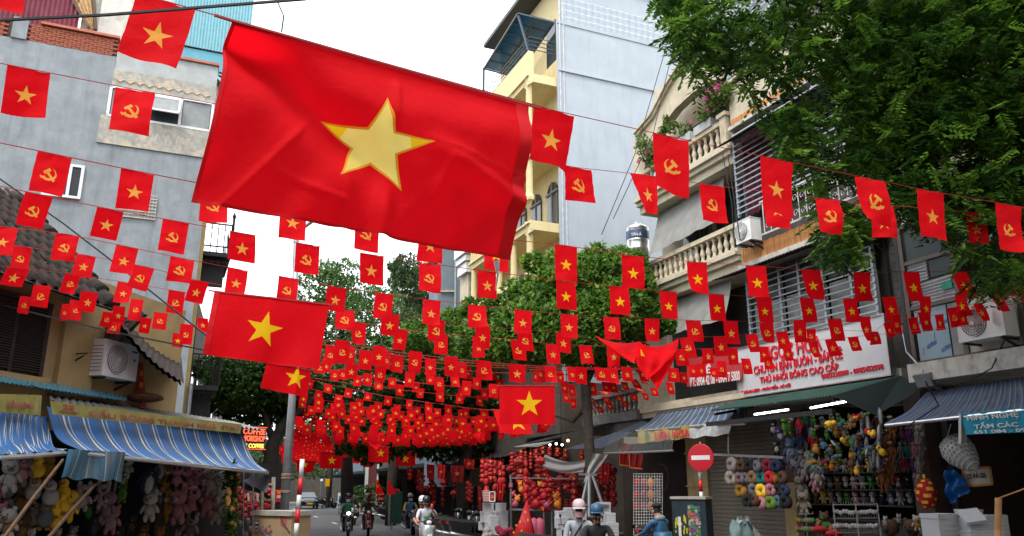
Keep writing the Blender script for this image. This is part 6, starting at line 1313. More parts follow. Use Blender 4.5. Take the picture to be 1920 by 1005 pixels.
# bubble wrap bag
bw=thing('bubble_bag','grey bubble wrap bag hanging below the right awning','bag',RF.w(1795,840,.9))
c=RF.w(1795,850,.9); u=(RF.w(1826,882,.9)-RF.w(1775,828,.9)).normalized(); Lb=(RF.w(1826,882,.9)-RF.w(1772,820,.9)).length
PR_=[(.05,0),(.2,.12),(.27,.3),(.26,.5),(.18,.75),(.08,.93),(.02,1)]
MB().lathe(RF.w(1775,822,.9),[(r*1.0,z*Lb) for r,z in PR_],14,0,u).build('bag',mat('bubble_grey',(.34,.34,.34),.4,.15,9),bw,True)
bmh=MB().ell((0,0,0),.022,0,6,4).mesh('bubble',mat('bubble_grey',(.34,.34,.34)),True); o1=u.orthogonal().normalized(); o2=u.cross(o1)
for k in range(9):
    z=.12+k*.095; r=np.interp(z,[q[1] for q in PR_],[q[0] for q in PR_])
    for j in range(22): a=(j+.5*(k%2))*2*math.pi/22; inst(bmh,'bubble',bw,Matrix.Translation(RF.w(1775,822,.9)+u*z*Lb+(o1*math.cos(a)+o2*math.sin(a))*r))
MB().tube([RF.w(1775,822,.9),RF.w(1783,795,.9)],.01,5).build('string',WHITE,bw)
gs=thing('paper_sign','framed paper sign with handwritten words on the right stall','sign',RF.w(1835,895,.3))
P=[RF.w(1805,879,.3),RF.w(1856,876,.3),RF.w(1861,908,.3),RF.w(1811,912,.3)]; f=bil(*P); MB().sheet(f,2,2,0,.01).build('paper',mat('aged_paper',(.42,.38,.33),.8,.1),gs)
m=MB(); 
for k in range(4): m.bar(P[k],P[(k+1)%4],.018)
m.build('frame',mat('orange_wood',(.4,.17,.03),.6,.2,8),gs)
X=f(.85,.6)-f(.1,.6);Yv=f(.1,.25)-f(.1,.6); m4=Matrix.Identity(4)
for i in range(3): m4[i][0]=X[i];m4[i][1]=Yv[i];m4[i][2]=RF.n[i];m4[i][3]=(f(.1,.6)+RF.n*.012)[i]
text('CÓ ĐÁ GEL',gs,mat('black_print',(.02,.02,.02)),m4,1,1,.003)
bg_=thing('blue_bag','blue plastic bag hanging beside the paper sign','bag',RF.w(1790,900,.5))
f=bil(RF.w(1772,882,.5),RF.w(1795,880,.5),RF.w(1814,922,.5),RF.w(1780,945,.5)); MB().sheet(lambda u,v:f(u,v)+RF.n*(.06*math.sin(u*9+v*3)+.04*math.sin(v*12)),12,16,0,.01).build('film',mat('blue_film',(.0,.09,.32),.35,.2,6,trans=.3),bg_,True)
ft=thing('striped_cushion','red and yellow striped oval cushion hanging on the brown pillar','cushion',RF.w(1737,926,.2)); c=RF.w(1737,926,.2)
RY=[mat('plush_red',(.4,.01,.02),.9,.15,12),mat('plush_yellow',(.75,.45,.03),.9,.15,12)]
m=MB().ell(c,(.19,.19,.3),0,16,14); m.m=[(1 if ((j//16)*3+(j%16))%7<2 else 0) for j in range(len(m.f))]; m.build('cushion_body',RY,ft,True); MB().bar(c+Vector((0,0,.3)),c+Vector((0,0,.38)),.02).build('hang_loop',RY[1],ft)
# ================= soft toys =================
PL={}
def pm(n,c): return mat('plush_'+n,c,.95,.2,25,bump=.5)
PC={'white':(.55,.53,.52),'cream':(.5,.43,.35),'pink':(.55,.22,.26),'yellow':(.62,.36,.03),'mustard':(.5,.26,.03),'brown':(.14,.07,.035),'dark':(.03,.028,.03),'grey':(.22,.23,.25),'mauve':(.3,.2,.24),'black':(.02,.02,.022),'green':(.06,.3,.05),'lime':(.2,.38,.04),'blue':(.12,.25,.42),'steel':(.2,.25,.36),'orange':(.6,.25,.03),'tan':(.35,.19,.08),'rust':(.3,.1,.02),'red':(.45,.02,.03),'purple':(.15,.06,.25),'navy':(.03,.05,.12),'teal':(.03,.28,.3),'pale':(.42,.36,.34),'crimson':(.4,.02,.06)}
PC={k:tuple(x*(.62 if k in('white','cream','pale','pink') else .48) for x in v) for k,v in PC.items()}
for k,v in PC.items(): pm(k,v)
def mesh_c(key,fn):
    if key not in PL: PL[key]=fn()
    return PL[key]
def toy(kind,label,pos,h,col,col2='white',grp=None,yaw=0,detail=True,roll=0,name=None):
    """soft toy hanging at pos (its top), height h"""
    a,b=pm(col,PC[col]),pm(col2,PC[col2]); bl=pm('black',PC['black']); W3=Matrix.Rotation(roll,4,'Y')@Matrix.Rotation(yaw,4,'Z')@Matrix.Scale(h,4)
    nm=name or 'plush_'+kind
    def body():
        m=MB()
        if kind in('bear','bunny','panda','pig','dog'): m.ell((0,0,-.66),(.2,.16,.24),1 if kind in('panda','bear') else 0,10,7)
        elif kind=='duck': m.ell((0,0,-.6),(.27,.3,.3),0,12,8)
        elif kind=='shark': m.ell((0,0,-.5),(.13,.15,.5),0,10,8); m.ell((0,-.06,-.5),(.1,.11,.42),1,8,7)
        elif kind=='monkey': m.ell((0,0,-.45),(.13,.1,.22),0,9,6)
        elif kind=='penguin': m.ell((0,0,-.55),(.24,.2,.42),0,10,8); m.ell((0,-.1,-.6),(.15,.12,.3),1,8,6)
        elif kind=='dino': m.ell((0,0,-.55),(.22,.2,.3),0,10,7); m.ell((0,-.08,-.55),(.13,.14,.22),1,8,6)
        else: m.ell((0,0,-.6),(.24,.2,.36),0,10,7)
        return m.mesh(nm,[a,b],True)
    o=D.objects.new(nm,mesh_c((kind,'body',col,col2),body)); COL.objects.link(o); o.matrix_basis=Matrix.Translation(pos)@W3; BASE[o.name]=Vector(pos); tag(o,label,'soft toy',grp)
    if not detail: 
        return o
    def part(n,fn,mats):
        q=D.objects.new(n,mesh_c((kind,n,col,col2,fn.__name__),lambda:(fn().mesh(n,mats,True)))); COL.objects.link(q); q.parent=o; return q
    if kind in('bear','bunny','panda','pig','dog'):
        def head():
            m=MB().ell((0,-.02,-.27),(.25,.21,.22),1 if kind=='panda' else 0,12,9).ell((0,-.2,-.33),(.1,.08,.075),1,8,6).ell((-.09,-.21,-.24),(.025,.02,.03),2,6,4).ell((.09,-.21,-.24),(.025,.02,.03),2,6,4).ell((0,-.28,-.31),(.03,.02,.02),2,6,4)
            if kind=='panda': m.ell((-.09,-.195,-.24),(.06,.03,.07),2,8,5).ell((.09,-.195,-.24),(.06,.03,.07),2,8,5)
            return m
        part('head',head,[a,b,bl])
        def ear_l(): return MB().ell((-.12,0,.12) if kind=='bunny' else (-.17,0,-.08),(.055,.03,.24) if kind=='bunny' else ((.09,.04,.16) if kind=='dog' else (.085,.05,.085)),0,8,6)
        def ear_r(): return MB().ell((.12,0,.12) if kind=='bunny' else (.17,0,-.08),(.055,.03,.24) if kind=='bunny' else ((.09,.04,.16) if kind=='dog' else (.085,.05,.085)),0,8,6)
        def arm_l(): return MB().ell((-.24,-.04,-.6),(.07,.08,.17),0,8,6,Matrix.Rotation(.5,3,'Y'))
        def arm_r(): return MB().ell((.24,-.04,-.6),(.07,.08,.17),0,8,6,Matrix.Rotation(-.5,3,'Y'))
        def leg_l(): return MB().ell((-.12,-.05,-.9),(.085,.11,.14),0,8,6)
        def leg_r(): return MB().ell((.12,-.05,-.9),(.085,.11,.14),0,8,6)
        m2=[bl] if kind=='panda' else [a]
        for n,fn in (('ear',ear_l),('ear',ear_r),('arm',arm_l),('arm',arm_r),('leg',leg_l),('leg',leg_r)): part(n,fn,m2)
    elif kind=='duck':
        def head(): return MB().ell((0,-.06,-.24),(.2,.2,.2),0,10,8).ell((-.08,-.24,-.2),(.02,.02,.03),2,5,4).ell((.08,-.24,-.2),(.02,.02,.03),2,5,4)
        part('head',head,[a,b,bl])
        def bill(): return MB().ell((0,-.29,-.26),(.1,.09,.035),0,8,5)
        def feet(): return MB().ell((-.12,-.1,-.93),(.09,.14,.06),0,8,5).ell((.12,-.1,-.93),(.09,.14,.06),0,8,5)
        og=[pm('orange',PC['orange'])]; part('bill',bill,og); part('feet',feet,og)
    elif kind=='shark':
        def fins(): return MB().add([(0,.1,-.4),(0,.32,-.52),(0,.12,-.58),(.03,.12,-.48)],[(0,1,2),(0,3,1),(3,2,1),(0,2,3)]).add([(-.1,0,-.4),(-.34,-.02,-.55),(-.1,0,-.55),(-.1,.04,-.48)],[(0,1,2),(0,3,1),(3,2,1),(0,2,3)]).add([(.1,0,-.4),(.34,-.02,-.55),(.1,0,-.55),(.1,.04,-.48)],[(0,1,2),(0,3,1),(3,2,1),(0,2,3)]).add([(0,.02,-.95),(-.2,.02,-1.1),(.2,.02,-1.1),(0,.06,-1.0)],[(0,1,3),(0,3,2),(1,2,3),(0,2,1)])
        part('fins',fins,[a])
    elif kind=='monkey':
        def head(): return MB().ell((0,-.02,-.13),(.13,.12,.13),0,10,7).ell((-.05,-.12,-.1),(.05,.03,.05),1,8,5).ell((.05,-.12,-.1),(.05,.03,.05),1,8,5).ell((-.05,-.15,-.1),(.02,.012,.02),2,5,4).ell((.05,-.15,-.1),(.02,.012,.02),2,5,4)
        part('head',head,[a,b,bl])
        def limbs(): return MB().tube([(-.1,0,-.3),(-.2,0,-.5),(-.17,-.02,-.7)],[.045,.04,.055],6).tube([(.1,0,-.3),(.2,0,-.5),(.17,-.02,-.7)],[.045,.04,.055],6).tube([(-.06,0,-.6),(-.08,0,-.82),(-.09,-.06,-1)],[.05,.045,.06],6).tube([(.06,0,-.6),(.08,0,-.82),(.09,-.06,-1)],[.05,.045,.06],6)
        part('limbs',limbs,[a])
    elif kind=='penguin':
        def wings(): return MB().ell((-.25,0,-.5),(.04,.09,.22),0,8,6,Matrix.Rotation(.3,3,'Y')).ell((.25,0,-.5),(.04,.09,.22),0,8,6,Matrix.Rotation(-.3,3,'Y')).ell((0,-.22,-.3),(.05,.05,.03),1,6,4)
        part('wings',wings,[a,pm('orange',PC['orange'])])
    elif kind=='dino':
        def head(): return MB().ell((0,-.1,-.22),(.17,.2,.15),0,10,7).ell((0,-.26,-.26),(.11,.09,.08),1,8,5).ell((-.09,-.2,-.13),(.04,.04,.05),2,6,4).ell((.09,-.2,-.13),(.04,.04,.05),2,6,4)
        part('head',head,[a,b,bl])
        def tail(): return MB().tube([(0,.15,-.7),(.12,.35,-.78),(.25,.45,-.7)],[.14,.08,.02],7).ell((-.12,-.08,-.85),(.08,.1,.1),0,7,5).ell((.12,-.08,-.85),(.08,.1,.1),0,7,5)
        part('tail',tail,[a])
    return o
def tl(px,py,d): return LW.w(px,py,d)
HP=lambda px,py,d,hp,fr=LW:(fr.w(px,py,d)-fr.w(px,py+hp,d)).length
YAWL=R(20)
LT=[ # left stall: kind,colour,second,px,py(top),h px
('dog','white','grey',22,860,62),('bear','mauve','pink',50,850,60),('duck','yellow','orange',75,852,50),('duck','mustard','yellow',95,850,52),('bunny','grey','white',14,905,62),('bear','brown','tan',48,902,64),('duck','white','grey',70,892,52),('duck','white','grey',97,898,56),
('duck','yellow','yellow',122,895,46),('duck','yellow','yellow',118,922,44),('bear','yellow','yellow',138,915,62),('dog','pale','brown',160,905,52),('bear','white','tan',18,950,62),('bear','brown','tan',46,958,60),('duck','white','grey',66,940,50),('duck','grey','white',88,938,56),('duck','yellow','yellow',106,932,40),('duck','yellow','orange',110,955,40),
('dog','pale','brown',196,903,50),('bunny','mauve','pale',208,918,60),('bear','pink','pale',214,945,55),('penguin','dark','green',168,930,48),('penguin','dark','navy',180,962,44),('dino','lime','green',232,905,40),('dino','lime','white',236,880,38),('bunny','white','green',243,852,44),
('penguin','navy','white',283,866,66),('bear','mauve','white',297,880,62),('penguin','white','grey',300,862,36),('dog','mustard','white',316,866,56),('panda','white','pink',332,866,52),('bunny','pink','white',348,868,58),('bunny','pink','pink',367,870,58),('bear','pale','cream',395,872,56),('bunny','white','cream',416,880,62),('dog','white','cream',284,920,56),('dog','mustard','white',312,915,62),('bunny','pink','white',335,915,66),('panda','white','pink',365,908,62),('bunny','pink','pale',396,905,62),('dog','cream','white',408,930,52),('pig','pink','mauve',424,938,46),('bear','pale','mauve',362,960,52),('bear','brown','tan',270,980,40),('bear','rust','tan',300,985,44),('bear','white','pale',60,990,30),('bear','grey','pale',140,985,34),('bear','pale','grey',110,990,30),('bear','mauve','pink',335,992,30),('bunny','cream','white',418,910,50),('bear','dark','brown',250,960,40),('bear','dark','grey',225,985,40),('dog','pink','white',0,895,50),('pig','pink','pale',2,940,50)]
for i,(k,c,c2,x,y,hp) in enumerate(LT):
    d=random.uniform(-.1,.35); toy(k,'%s plush %s%s, %s %s toy of the left stall'%(c,'toy' if k in('dog','pig') else k,' with %s trim'%c2 if c2!=c else '',('upper ' if y<900 else 'lower ')+('far left' if x<60 else 'left' if x<130 else 'middle' if x<250 else 'right' if x<350 else 'far right'),ordn(i)),tl(x,y,d),HP(x,y,d,hp),c,c2,'plush toys hanging under the left awning',YAWL+random.uniform(-.5,.5),True,random.uniform(-.12,.12))
# garland of leaves and gourds
gd=thing('leaf_garland','green leaf garland with yellow gourds hanging at the right end of the toy stall','garland',tl(430,880,1.3))
P,A,B,ti=clumps([(tl(432,880+k*14,1.3),(.13,.13,.14)) for k in range(9)],900,.09,.03,.6); me=leaf_mesh('garland_leaves',P-np.array(tuple(BASE[gd.name])),A,B,ti,LEAFB); o=D.objects.new('garland_leaves',me); COL.objects.link(o); o.parent=gd
gm=MB().ell((0,0,0),(.05,.05,.07),0,8,6).mesh('gourd',mat('gourd',(.5,.27,.05),.5,.2),True)
for k in range(20): inst(gm,'gourd',gd,Matrix.Translation(tl(random.uniform(424,447),random.uniform(885,990),1.35)))
# -------- right stall
YR=R(-35)
HR=lambda px,py,d,hp:HP(px,py,d,hp,RF)
def rt(k,c,c2,x,y,hp,lab,d=.0,det=True,grp='plush toys hanging at the right stall',name=None):
    return toy(k,lab,RF.w(x,y,d),HR(x,y,d,hp),c,c2,grp,YR+random.uniform(-.6,.6),det,random.uniform(-.15,.15),name)
GR=['topmost','second','third','fourth','fifth','lowest','extra','last']
def column(kind,cols,c2,x0,x1,y0,y1,n,hp,what,d=1.0,k2=2):
    for i in range(n):
        for j in range(k2):
            x=lerp(x0,x1,(j+.5)/k2)+random.uniform(-8,8); y=lerp(y0,y1,i/max(1,n-1))+random.uniform(-7,7); c=cols[(i+j)%len(cols)]
            rt(kind,c,c2,x,y,hp,'%s in a hanging string, %s tier%s'%(what%c,GR[i],'' if k2==1 else ', '+['left','right','far right'][j]+' one'),d)
column('dino',['green','steel','green','blue'],'lime',1518,1550,782,862,5,24,'%s plush dinosaur',1.2)
column('duck',['orange','mustard'],'orange',1550,1572,784,868,5,22,'%s plush duckling',1.2,1)
column('dino',['lime','green'],'grey',1556,1582,776,850,4,24,'%s plush frog',1.1)
column('dog',['tan','cream'],'brown',1580,1600,776,860,5,24,'%s plush dog',1.1,1)
column('duck',['yellow','dark'],'white',1598,1612,786,868,5,20,'%s plush chick',1.1,1)
column('shark',['steel','grey'],'white',1608,1650,770,852,5,36,'%s plush shark',1.0,3)
column('monkey',['rust'],'white',1645,1672,772,860,4,46,'%s long limbed plush monkey',.7,2)
for i in range(36):
    k,c,c2=[('dino','green','lime'),('shark','steel','white'),('duck','orange','mustard'),('dino','lime','grey'),('dog','tan','cream'),('duck','yellow','white'),('bear','blue','pale'),('dino','steel','green'),('bear','red','yellow')][i%9]; x=1515+(i*37)%132; y=772+(i*23)%96
    o=rt(k,c,c2,x,y,random.uniform(18,30),'small %s plush %s in the tangled hanging cluster, %s of the tangle'%(c,{'dino':'dinosaur','dog':'dog','shark':'shark','duck':'duckling','bear':'bear'}[k],ordn(i)),random.uniform(1.1,1.5)); o.rotation_euler=(random.uniform(-1,1),random.uniform(-1.2,1.2),random.uniform(-2,1))
rt('monkey','rust','white',1652,876,48,'lowest rust brown plush monkey dangling apart from the others',.8)
column('bear',['black','purple','dark'],'white',1448,1462,780,850,4,30,'%s plush cat with pale face',.6,1)
column('bear',['blue','steel'],'pale',1486,1490,815,838,2,44,'%s plush bunny toy',.5,1)
column('monkey',['red','navy'],'blue',1494,1520,778,800,2,40,'%s plush long doll',.6,2)
column('bunny',['grey','pale','cream','pink'],'white',1490,1535,840,888,3,40,'%s plush long eared rabbit',.4,2)
rt('dog','cream','brown',1504,920,44,'cream plush giraffe toy with brown spots beside the grey rabbits',.5)
rt('bear','purple','black',1466,845,36,'large purple plush doll below the black cats',.5); rt('dino','lime','green',1470,778,42,'striped lime plush caterpillar left of the football',.8)
fbm=mat('football',(.55,.55,.55),.7,.05); fb2=thing('plush_football','black and white plush football in the left upper corner of the stall','ball',RF.w(1480,785,.7)); m=MB().ell(RF.w(1480,785,.7),.11,0,12,9); m.m=[1 if (j*7)%11<3 else 0 for j in range(len(m.f))]; m.build('ball_skin',[fbm,pm('black',PC['black'])],fb2,True)
DOLL=['pink','mauve','crimson','purple','pale','teal']
for i in range(3):
    for j in range(5): rt('monkey',DOLL[(i*3+j)%6],'pale',1676+j*11+random.uniform(-3,3),800+i*28,30,'%s dressed doll, %s tier, %s from left in the rear of the stall'%(DOLL[(i*3+j)%6],GR[i],ordn(j)),.2)
for i in range(5): rt('bear',['pale','cream'][i%2],'white',1722,795+i*26,32,'%s plush bear, %s of the column beside the brown pillar'%(['pale','cream'][i%2],GR[i]),.1)
# shelves with rows of toys
shf=thing('toy_shelf','dark shelf unit filled with rows of soft toys in the right stall','shelf',RF.pt(3.6,0,-.6))
SZ=[2.32,1.95,1.62,1.3]
for z in SZ: MB().fb(RF,1.95,5.28,z-.03,z,-1.3,-.1).build('shelf_board',mat('dark_shelf',(.04,.035,.03),.7,.2),shf)
MB().fb(RF,1.95,5.28,.0,1.27,-1.3,-.2).build('shelf_base',mat('dark_shelf',(.04,.035,.03)),shf)
cols=['pink','white','pale','black','yellow','mauve','grey','green','blue','cream','crimson','tan']
for r,z in enumerate(SZ[:3]):
    for k in range(13):
        c=cols[(k*5+r*3)%12]; hh=.3; pos=RF.pt(2.15+k*.245,z+hh,-.25)
        toy(['bear','dog','panda','bunny'][(k+r)%4] if c!='panda' else 'panda','%s plush %s, %s from left on the %s shelf of the right stall'%(c,['bear','dog','panda','rabbit'][(k+r)%4],ordn(k),['upper','middle','lower'][r]),pos,hh,c,'white' if c!='white' else 'pink','plush toys on the shelves',YR*.7+random.uniform(-.3,.3),True)
# rack of tiny keychain toys
rk=thing('keychain_rack','three tier wire rack of tiny toys at the front of the stall','rack',RF.w(1605,985,1.3))
m=MB(); K=['white','pale','pink','white','blue','cream','green']
for y in (946,972,999): m.bar(RF.w(1562,y,1.2),RF.w(1645,y-1,1.2),.01)
for x in (1562,1604,1645): m.bar(RF.w(x,944,1.2),Vector((*RF.w(x,944,1.2).xy,.13)),.012)
m.build('wire_frame',STEEL,rk); hk=MB()
for y in (944,970,997):
    for k in range(18): hk.bar(RF.w(1562+k*4.8,y,1.18),RF.w(1562+k*4.8,y-3,1.3),.004)
hk.build('hooks',STEEL,rk)
for r,y in enumerate((947,973,1000)):
    for k in range(15):
        c=K[(k*3+r)%7]; x=1564+k*5.6; o=toy('bear','tiny %s plush charm, %s from left on the %s tier of the wire rack'%(c,ordn(k),['top','middle','bottom'][r]),RF.w(x,y+random.uniform(-1,2),1.28),HR(x,y,1.28,19),c,'white' if c!='white' else 'pale','tiny plush charms on the wire rack',YR,False,0,'plush_charm')
for k in range(14):
    c=['green','red','navy','grey','orange','blue'][k%6]; x=1494+(k%7)*5; y=966+(k//7)*16; toy('dino','tiny %s plush charm, %s from left in the %s row of the small hook rack'%(c,ordn(k%7),['upper','lower'][k//7]),RF.w(x,y,1.3),HR(x,y,1.3,18),c,'lime','tiny plush charms on the left hook rack',YR,False,0,'plush_charm')
lr=thing('hook_rack','small hook rack of bright tiny toys left of the brown bears','rack',RF.w(1508,975,1.3)); m=MB().bar(RF.w(1497,964,1.25),RF.w(1525,963,1.25),.008)
for x in (1500,1508,1516,1524): m.bar(RF.w(x,964,1.25),RF.w(x,959,1.25),.006)
m.bar(RF.w(1510,963,1.25),Vector((*RF.w(1510,963,1.25).xy,.13)),.012); m.build('hooks',STEEL,lr)
# big bears at the bottom
for i,(x,y,hp,c,c2,l) in enumerate(((1540,972,60,'tan','cream','large tan plush bear in a red scarf left of the wire rack'),(1562,980,44,'tan','cream','smaller tan plush bear leaning on the large bear'),(1544,958,40,'brown','green','dark brown plush cap bear behind the tan bear'),(1668,970,70,'brown','dark','left of two big brown plush bears in front of the shelves'),(1706,970,66,'brown','dark','right of two big brown plush bears in front of the shelves'),(1718,965,30,'cream','orange','small cream plush cat on top of the right brown bear'),(1738,982,36,'black','white','black and white plush penguin by the brown pillar'),(1660,968,16,'white','pink','row end white plush seal above the brown bears'),(1685,964,16,'pale','blue','pale plush seal between the brown bears'))):
    o=rt('bear' if i<7 else 'dog',c,c2,x,y,hp,l,1.0+.05*i)
for i,(x,y) in enumerate(((1540,992),(1565,1000))): tag(MB().ell(RF.w(x,y,1.15),(.2,.12,.07),0,10,6).build('red_scarf',RY[0],None,True),['red scarf round the large tan bear','red scarf round the smaller tan bear'][i],'scarf')
# neck pillows on a rail
rail=thing('pillow_rail','grey hanging rail with hooks in front of the roller shutter','rail',RF.w(1420,858,.9))
MB().bar(RF.w(1333,852,.9),RF.w(1470,858,.9),.03).bar(RF.w(1366,852,.9),RF.w(1366,800,.9),.018).build('rail_bar',GREYMET,rail); m=MB()
for x in (1373,1390,1405,1422): m.tube([RF.w(x,855,.9),RF.w(x+1,862,.93),RF.w(x,868,.9)],.006,5)
m.build('hooks',STEEL,rail)
def npill(c2): 
    n='neck_pillow_'+c2
    if n not in PL: PL[n]=MB().tube([(.075*math.cos(a)*1.0,.01*math.sin(3*a),.085*math.sin(a)) for a in [R(-78+(336*i/14)) for i in range(15)]],[.045]+[.064+.008*math.sin(i) for i in range(13)]+[.045],10).mesh('neck_pillow',pm(c2,PC[c2]),True)
    return PL[n]
NP=[('pale',1373,872,1.25,'mauve'),('brown',1390,874,1,'w'),('dark',1405,874,1,''),('grey',1420,875,1,''),('crimson',1440,873,1,''),('navy',1455,874,1,''),('cream',1372,897,1.25,''),('mauve',1388,897,1,''),('grey',1399,897,1,''),('tan',1412,896,1.1,''),('teal',1428,896,1.1,''),('red',1444,896,1.05,''),('orange',1452,896,1,''),('brown',1468,896,1,''),('mustard',1390,920,1.25,''),('grey',1414,918,1,''),('yellow',1429,921,1.15,''),('pink',1446,919,1,''),('black',1460,920,1,''),('navy',1472,920,.9,''),('dark',1402,939,1.05,''),('brown',1417,938,1.05,''),('pink',1430,944,1.15,''),('lime',1446,943,1.1,''),('blue',1460,940,1,''),('black',1473,941,1.1,'')]
q3=Matrix.Rotation(math.atan2(RF.t.y,RF.t.x),4,'Z')
rowc={}
for c,x,y,s,_ in NP:
    r=0 if y<885 else 1 if y<910 else 2 if y<930 else 3; rowc[r]=rowc.get(r,-1)+1
    o=D.objects.new('neck_pillow',npill(c)); COL.objects.link(o); o.matrix_basis=Matrix.Translation(RF.w(x,y,.95+.06*(rowc[r]%2)))@q3@Matrix.Rotation(random.uniform(-.3,.5),4,'Z')@Matrix.Scale(s*1.12,4); BASE[o.name]=o.matrix_basis.translation
    tag(o,'%s neck pillow, %s from left in the %s row before the shutter'%({'pale':'lilac','cream':'dotted peach','mauve':'mauve'}.get(c,c),ordn(rowc[r]),['top','second','third','lowest'][r]),'neck pillow','neck pillows on the rail')
# ================= red decorations stall =================
RC=[mat('festive_red',(.42,.006,.012),.6,.4,9,trans=.1),mat('festive_dark_red',(.25,.01,.012),.6,.15,9),GOLD]
PKM=mat('festive_pink',(.3,.05,.09),.6,.15,9)
def lantern(label,x,y,Y,r,m=0,grp='red paper lanterns'):
    c=at(x,y,Y); t=thing('paper_lantern',label,'lantern',c,grp); mb=MB(); n=14; prof=[(.25*r,-.8*r),(.7*r,-.6*r),(r,0),(.7*r,.6*r),(.25*r,.8*r)]
    k=len(mb.v)
    for rr,h in prof:
        for j in range(n*2): a=math.pi*j/n; q=rr*(1 if j%2 else .88); mb.v.append(c+Vector((q*math.cos(a),q*math.sin(a),h)))
    for i in range(4):
        for j in range(n*2): a=k+i*n*2+j; b=k+i*n*2+(j+1)%(n*2); mb.f.append((a,b,b+n*2,a+n*2)); mb.m.append(0)
    mb.build('paper_shade',RC[m],t); MB().lathe(c+Vector((0,0,.78*r)),[(.27*r,0),(.27*r,.1*r)],8).lathe(c-Vector((0,0,.88*r)),[(.27*r,0),(.27*r,.1*r)],8).build('gold_rim',GOLD,t); MB().tube([c-Vector((0,0,.88*r)),c-Vector((0,0,1.9*r))],[.05*r,.14*r],6).build('tassel',RC[0],t); return t
for i,(x,y,Y,r) in enumerate(((972,866,25,.19),(1013,864,24.5,.17),(955,880,27,.14),(1000,935,26,.13),(1050,900,26.5,.2),(1075,896,26.5,.2),(715,928,44,.2),(714,937,44,.2),(830,905,34,.16),(850,925,34,.16),(800,915,36,.16))):
    lantern(['gold patterned round lantern left under the pale sheet roof','round orange red lantern beside the white plastic sheet','small dim lantern at the left of the red stall','lantern low in the middle of the red stall','left pumpkin shaped lantern deep in the red stall','right pumpkin shaped lantern deep in the red stall','upper red lantern by the green board','lower red lantern by the green board','left lantern of the far red goods stall','lower lantern of the far red goods stall','farthest lantern of the far red goods stall'][i],x,y,Y,r*.85,1 if i!=1 else 0)
def strip(label,x,y0,y1,Y,w,m=0,n=5,cat='decoration'):
    a,b=at(x,y0,Y),at(x,y1,Y); t=thing('hanging_decoration',label,cat,a,'red hanging decorations'); L=(b-a).length
    mb=MB()
    for k in range(n):
        z=a.lerp(b,(k+.5)/n); mb.ell(z,(w*random.uniform(.7,1.1),w*.5,L/n*.55),0,7,5,Matrix.Rotation(random.uniform(-.4,.4),3,'Y'))
    mb.build('red_pendants',RC[m],t,True); g=MB()
    for k in range(random.randint(0,1),n,random.randint(2,4)): g.box(a.lerp(b,(k+.5)/n)-Vector((0,w*.55,0)),Vector((w*.18,0,0)),Vector((0,.004,0)),Vector((0,0,w*random.uniform(.15,.35))))
    g.build('gold_tags',GOLD,t); MB().tube([a+Vector((0,0,.2)),a],.005,4).build('cord',STRING,t); return t
SX=[(905,862,905,26.5,.14),(912,868,940,26.3,.12),(920,862,900,26,.13),(928,864,935,26,.1),(938,866,940,25.6,.12),(943,872,930,25.6,.1),(977,845,862,25,.12),(985,846,875,25.2,.09),(986,862,940,24.6,.09),(995,848,880,25.2,.08),(1005,842,858,24.8,.1),(1018,838,852,24.6,.12),(1030,838,856,24.8,.1),(1027,862,905,24.6,.06),(1045,840,856,25,.12),(1060,842,858,25,.1),(1090,845,862,25.2,.1),(1018,905,960,25.6,.14),(1028,915,960,25.8,.12),(1140,868,900,26.5,.14),(1150,875,950,27,.13),(1140,900,960,27.5,.14),(1128,866,898,25.6,.12)]
for i,(x,y0,y1,Y,w) in enumerate(SX): strip('%s string of red and gold pendants at the red stall, counted from left'%ordn(i),x,y0,y1,Y,w,1 if i%4==3 else 0)
# hanging flags cloth bunch
for i,(x0,y0,x1,y1,Y) in enumerate(((902,860,925,905,26.8),(922,862,938,890,26.4),(1160,830,1180,875,25.6),(1178,850,1205,880,25.4),(1127,868,1142,908,25.5),(896,912,903,958,25.2),(932,905,944,940,25.5),(1085,880,1095,890,25.5),(820,870,835,900,35),(845,872,870,905,34),(800,870,815,900,36),(775,880,790,910,38),(870,860,890,880,33),(740,915,750,935,44))):
    f=bil(at(x0,y0,Y),at(x1,y0+2,Y),at(x1-1,y1,Y),at(x0+1,y1-3,Y)); t=tag(MB().sheet(lambda u,v:f(u,v)+Vector((0,-.05*math.sin(u*14+v*2),0)),14,8,0,.006).build('hanging_red_cloth',RC[i%2],None,True),'%s hanging red festive cloth from the right along the stalls'%ordn(i) if False else ['tall red cloth bundle at the left of the red stall','second red cloth bundle at the left of the red stall','red velvet cloth with gold rim under the clear plastic sheet','crumpled red cloth right of the gold rimmed cloth','red cloth right of the tree trunk','red flag with star leaning on the left foam boxes','red pennant cloth above the left foam boxes','small red cloth behind the tree trunk','red cloth with star on the far stall','wide red cloth on the far stall','far red cloth, third of the far stall','farthest red cloth beside the riders','red cloth under the black canopy','red cloth beside the green board'][i],'cloth','red festive cloths on the stalls')
    c=f(.5,.5)-Vector((0,.09,0)); s=min((y1-y0),(x1-x0))*Y/1540*.22
    MB().poly([c+Vector((sx*s,-.0,sy*s)) for sx,sy in SP]).build('star',GOLD,t) if i not in(2,3) else MB().bar(f(0,.98)-Vector((0,.08,0)),f(1,.98)-Vector((0,.08,0)),.015).bar(f(.04,0)-Vector((0,.08,0)),f(.04,1)-Vector((0,.08,0)),.012).build('gold_rim',GOLD,t)
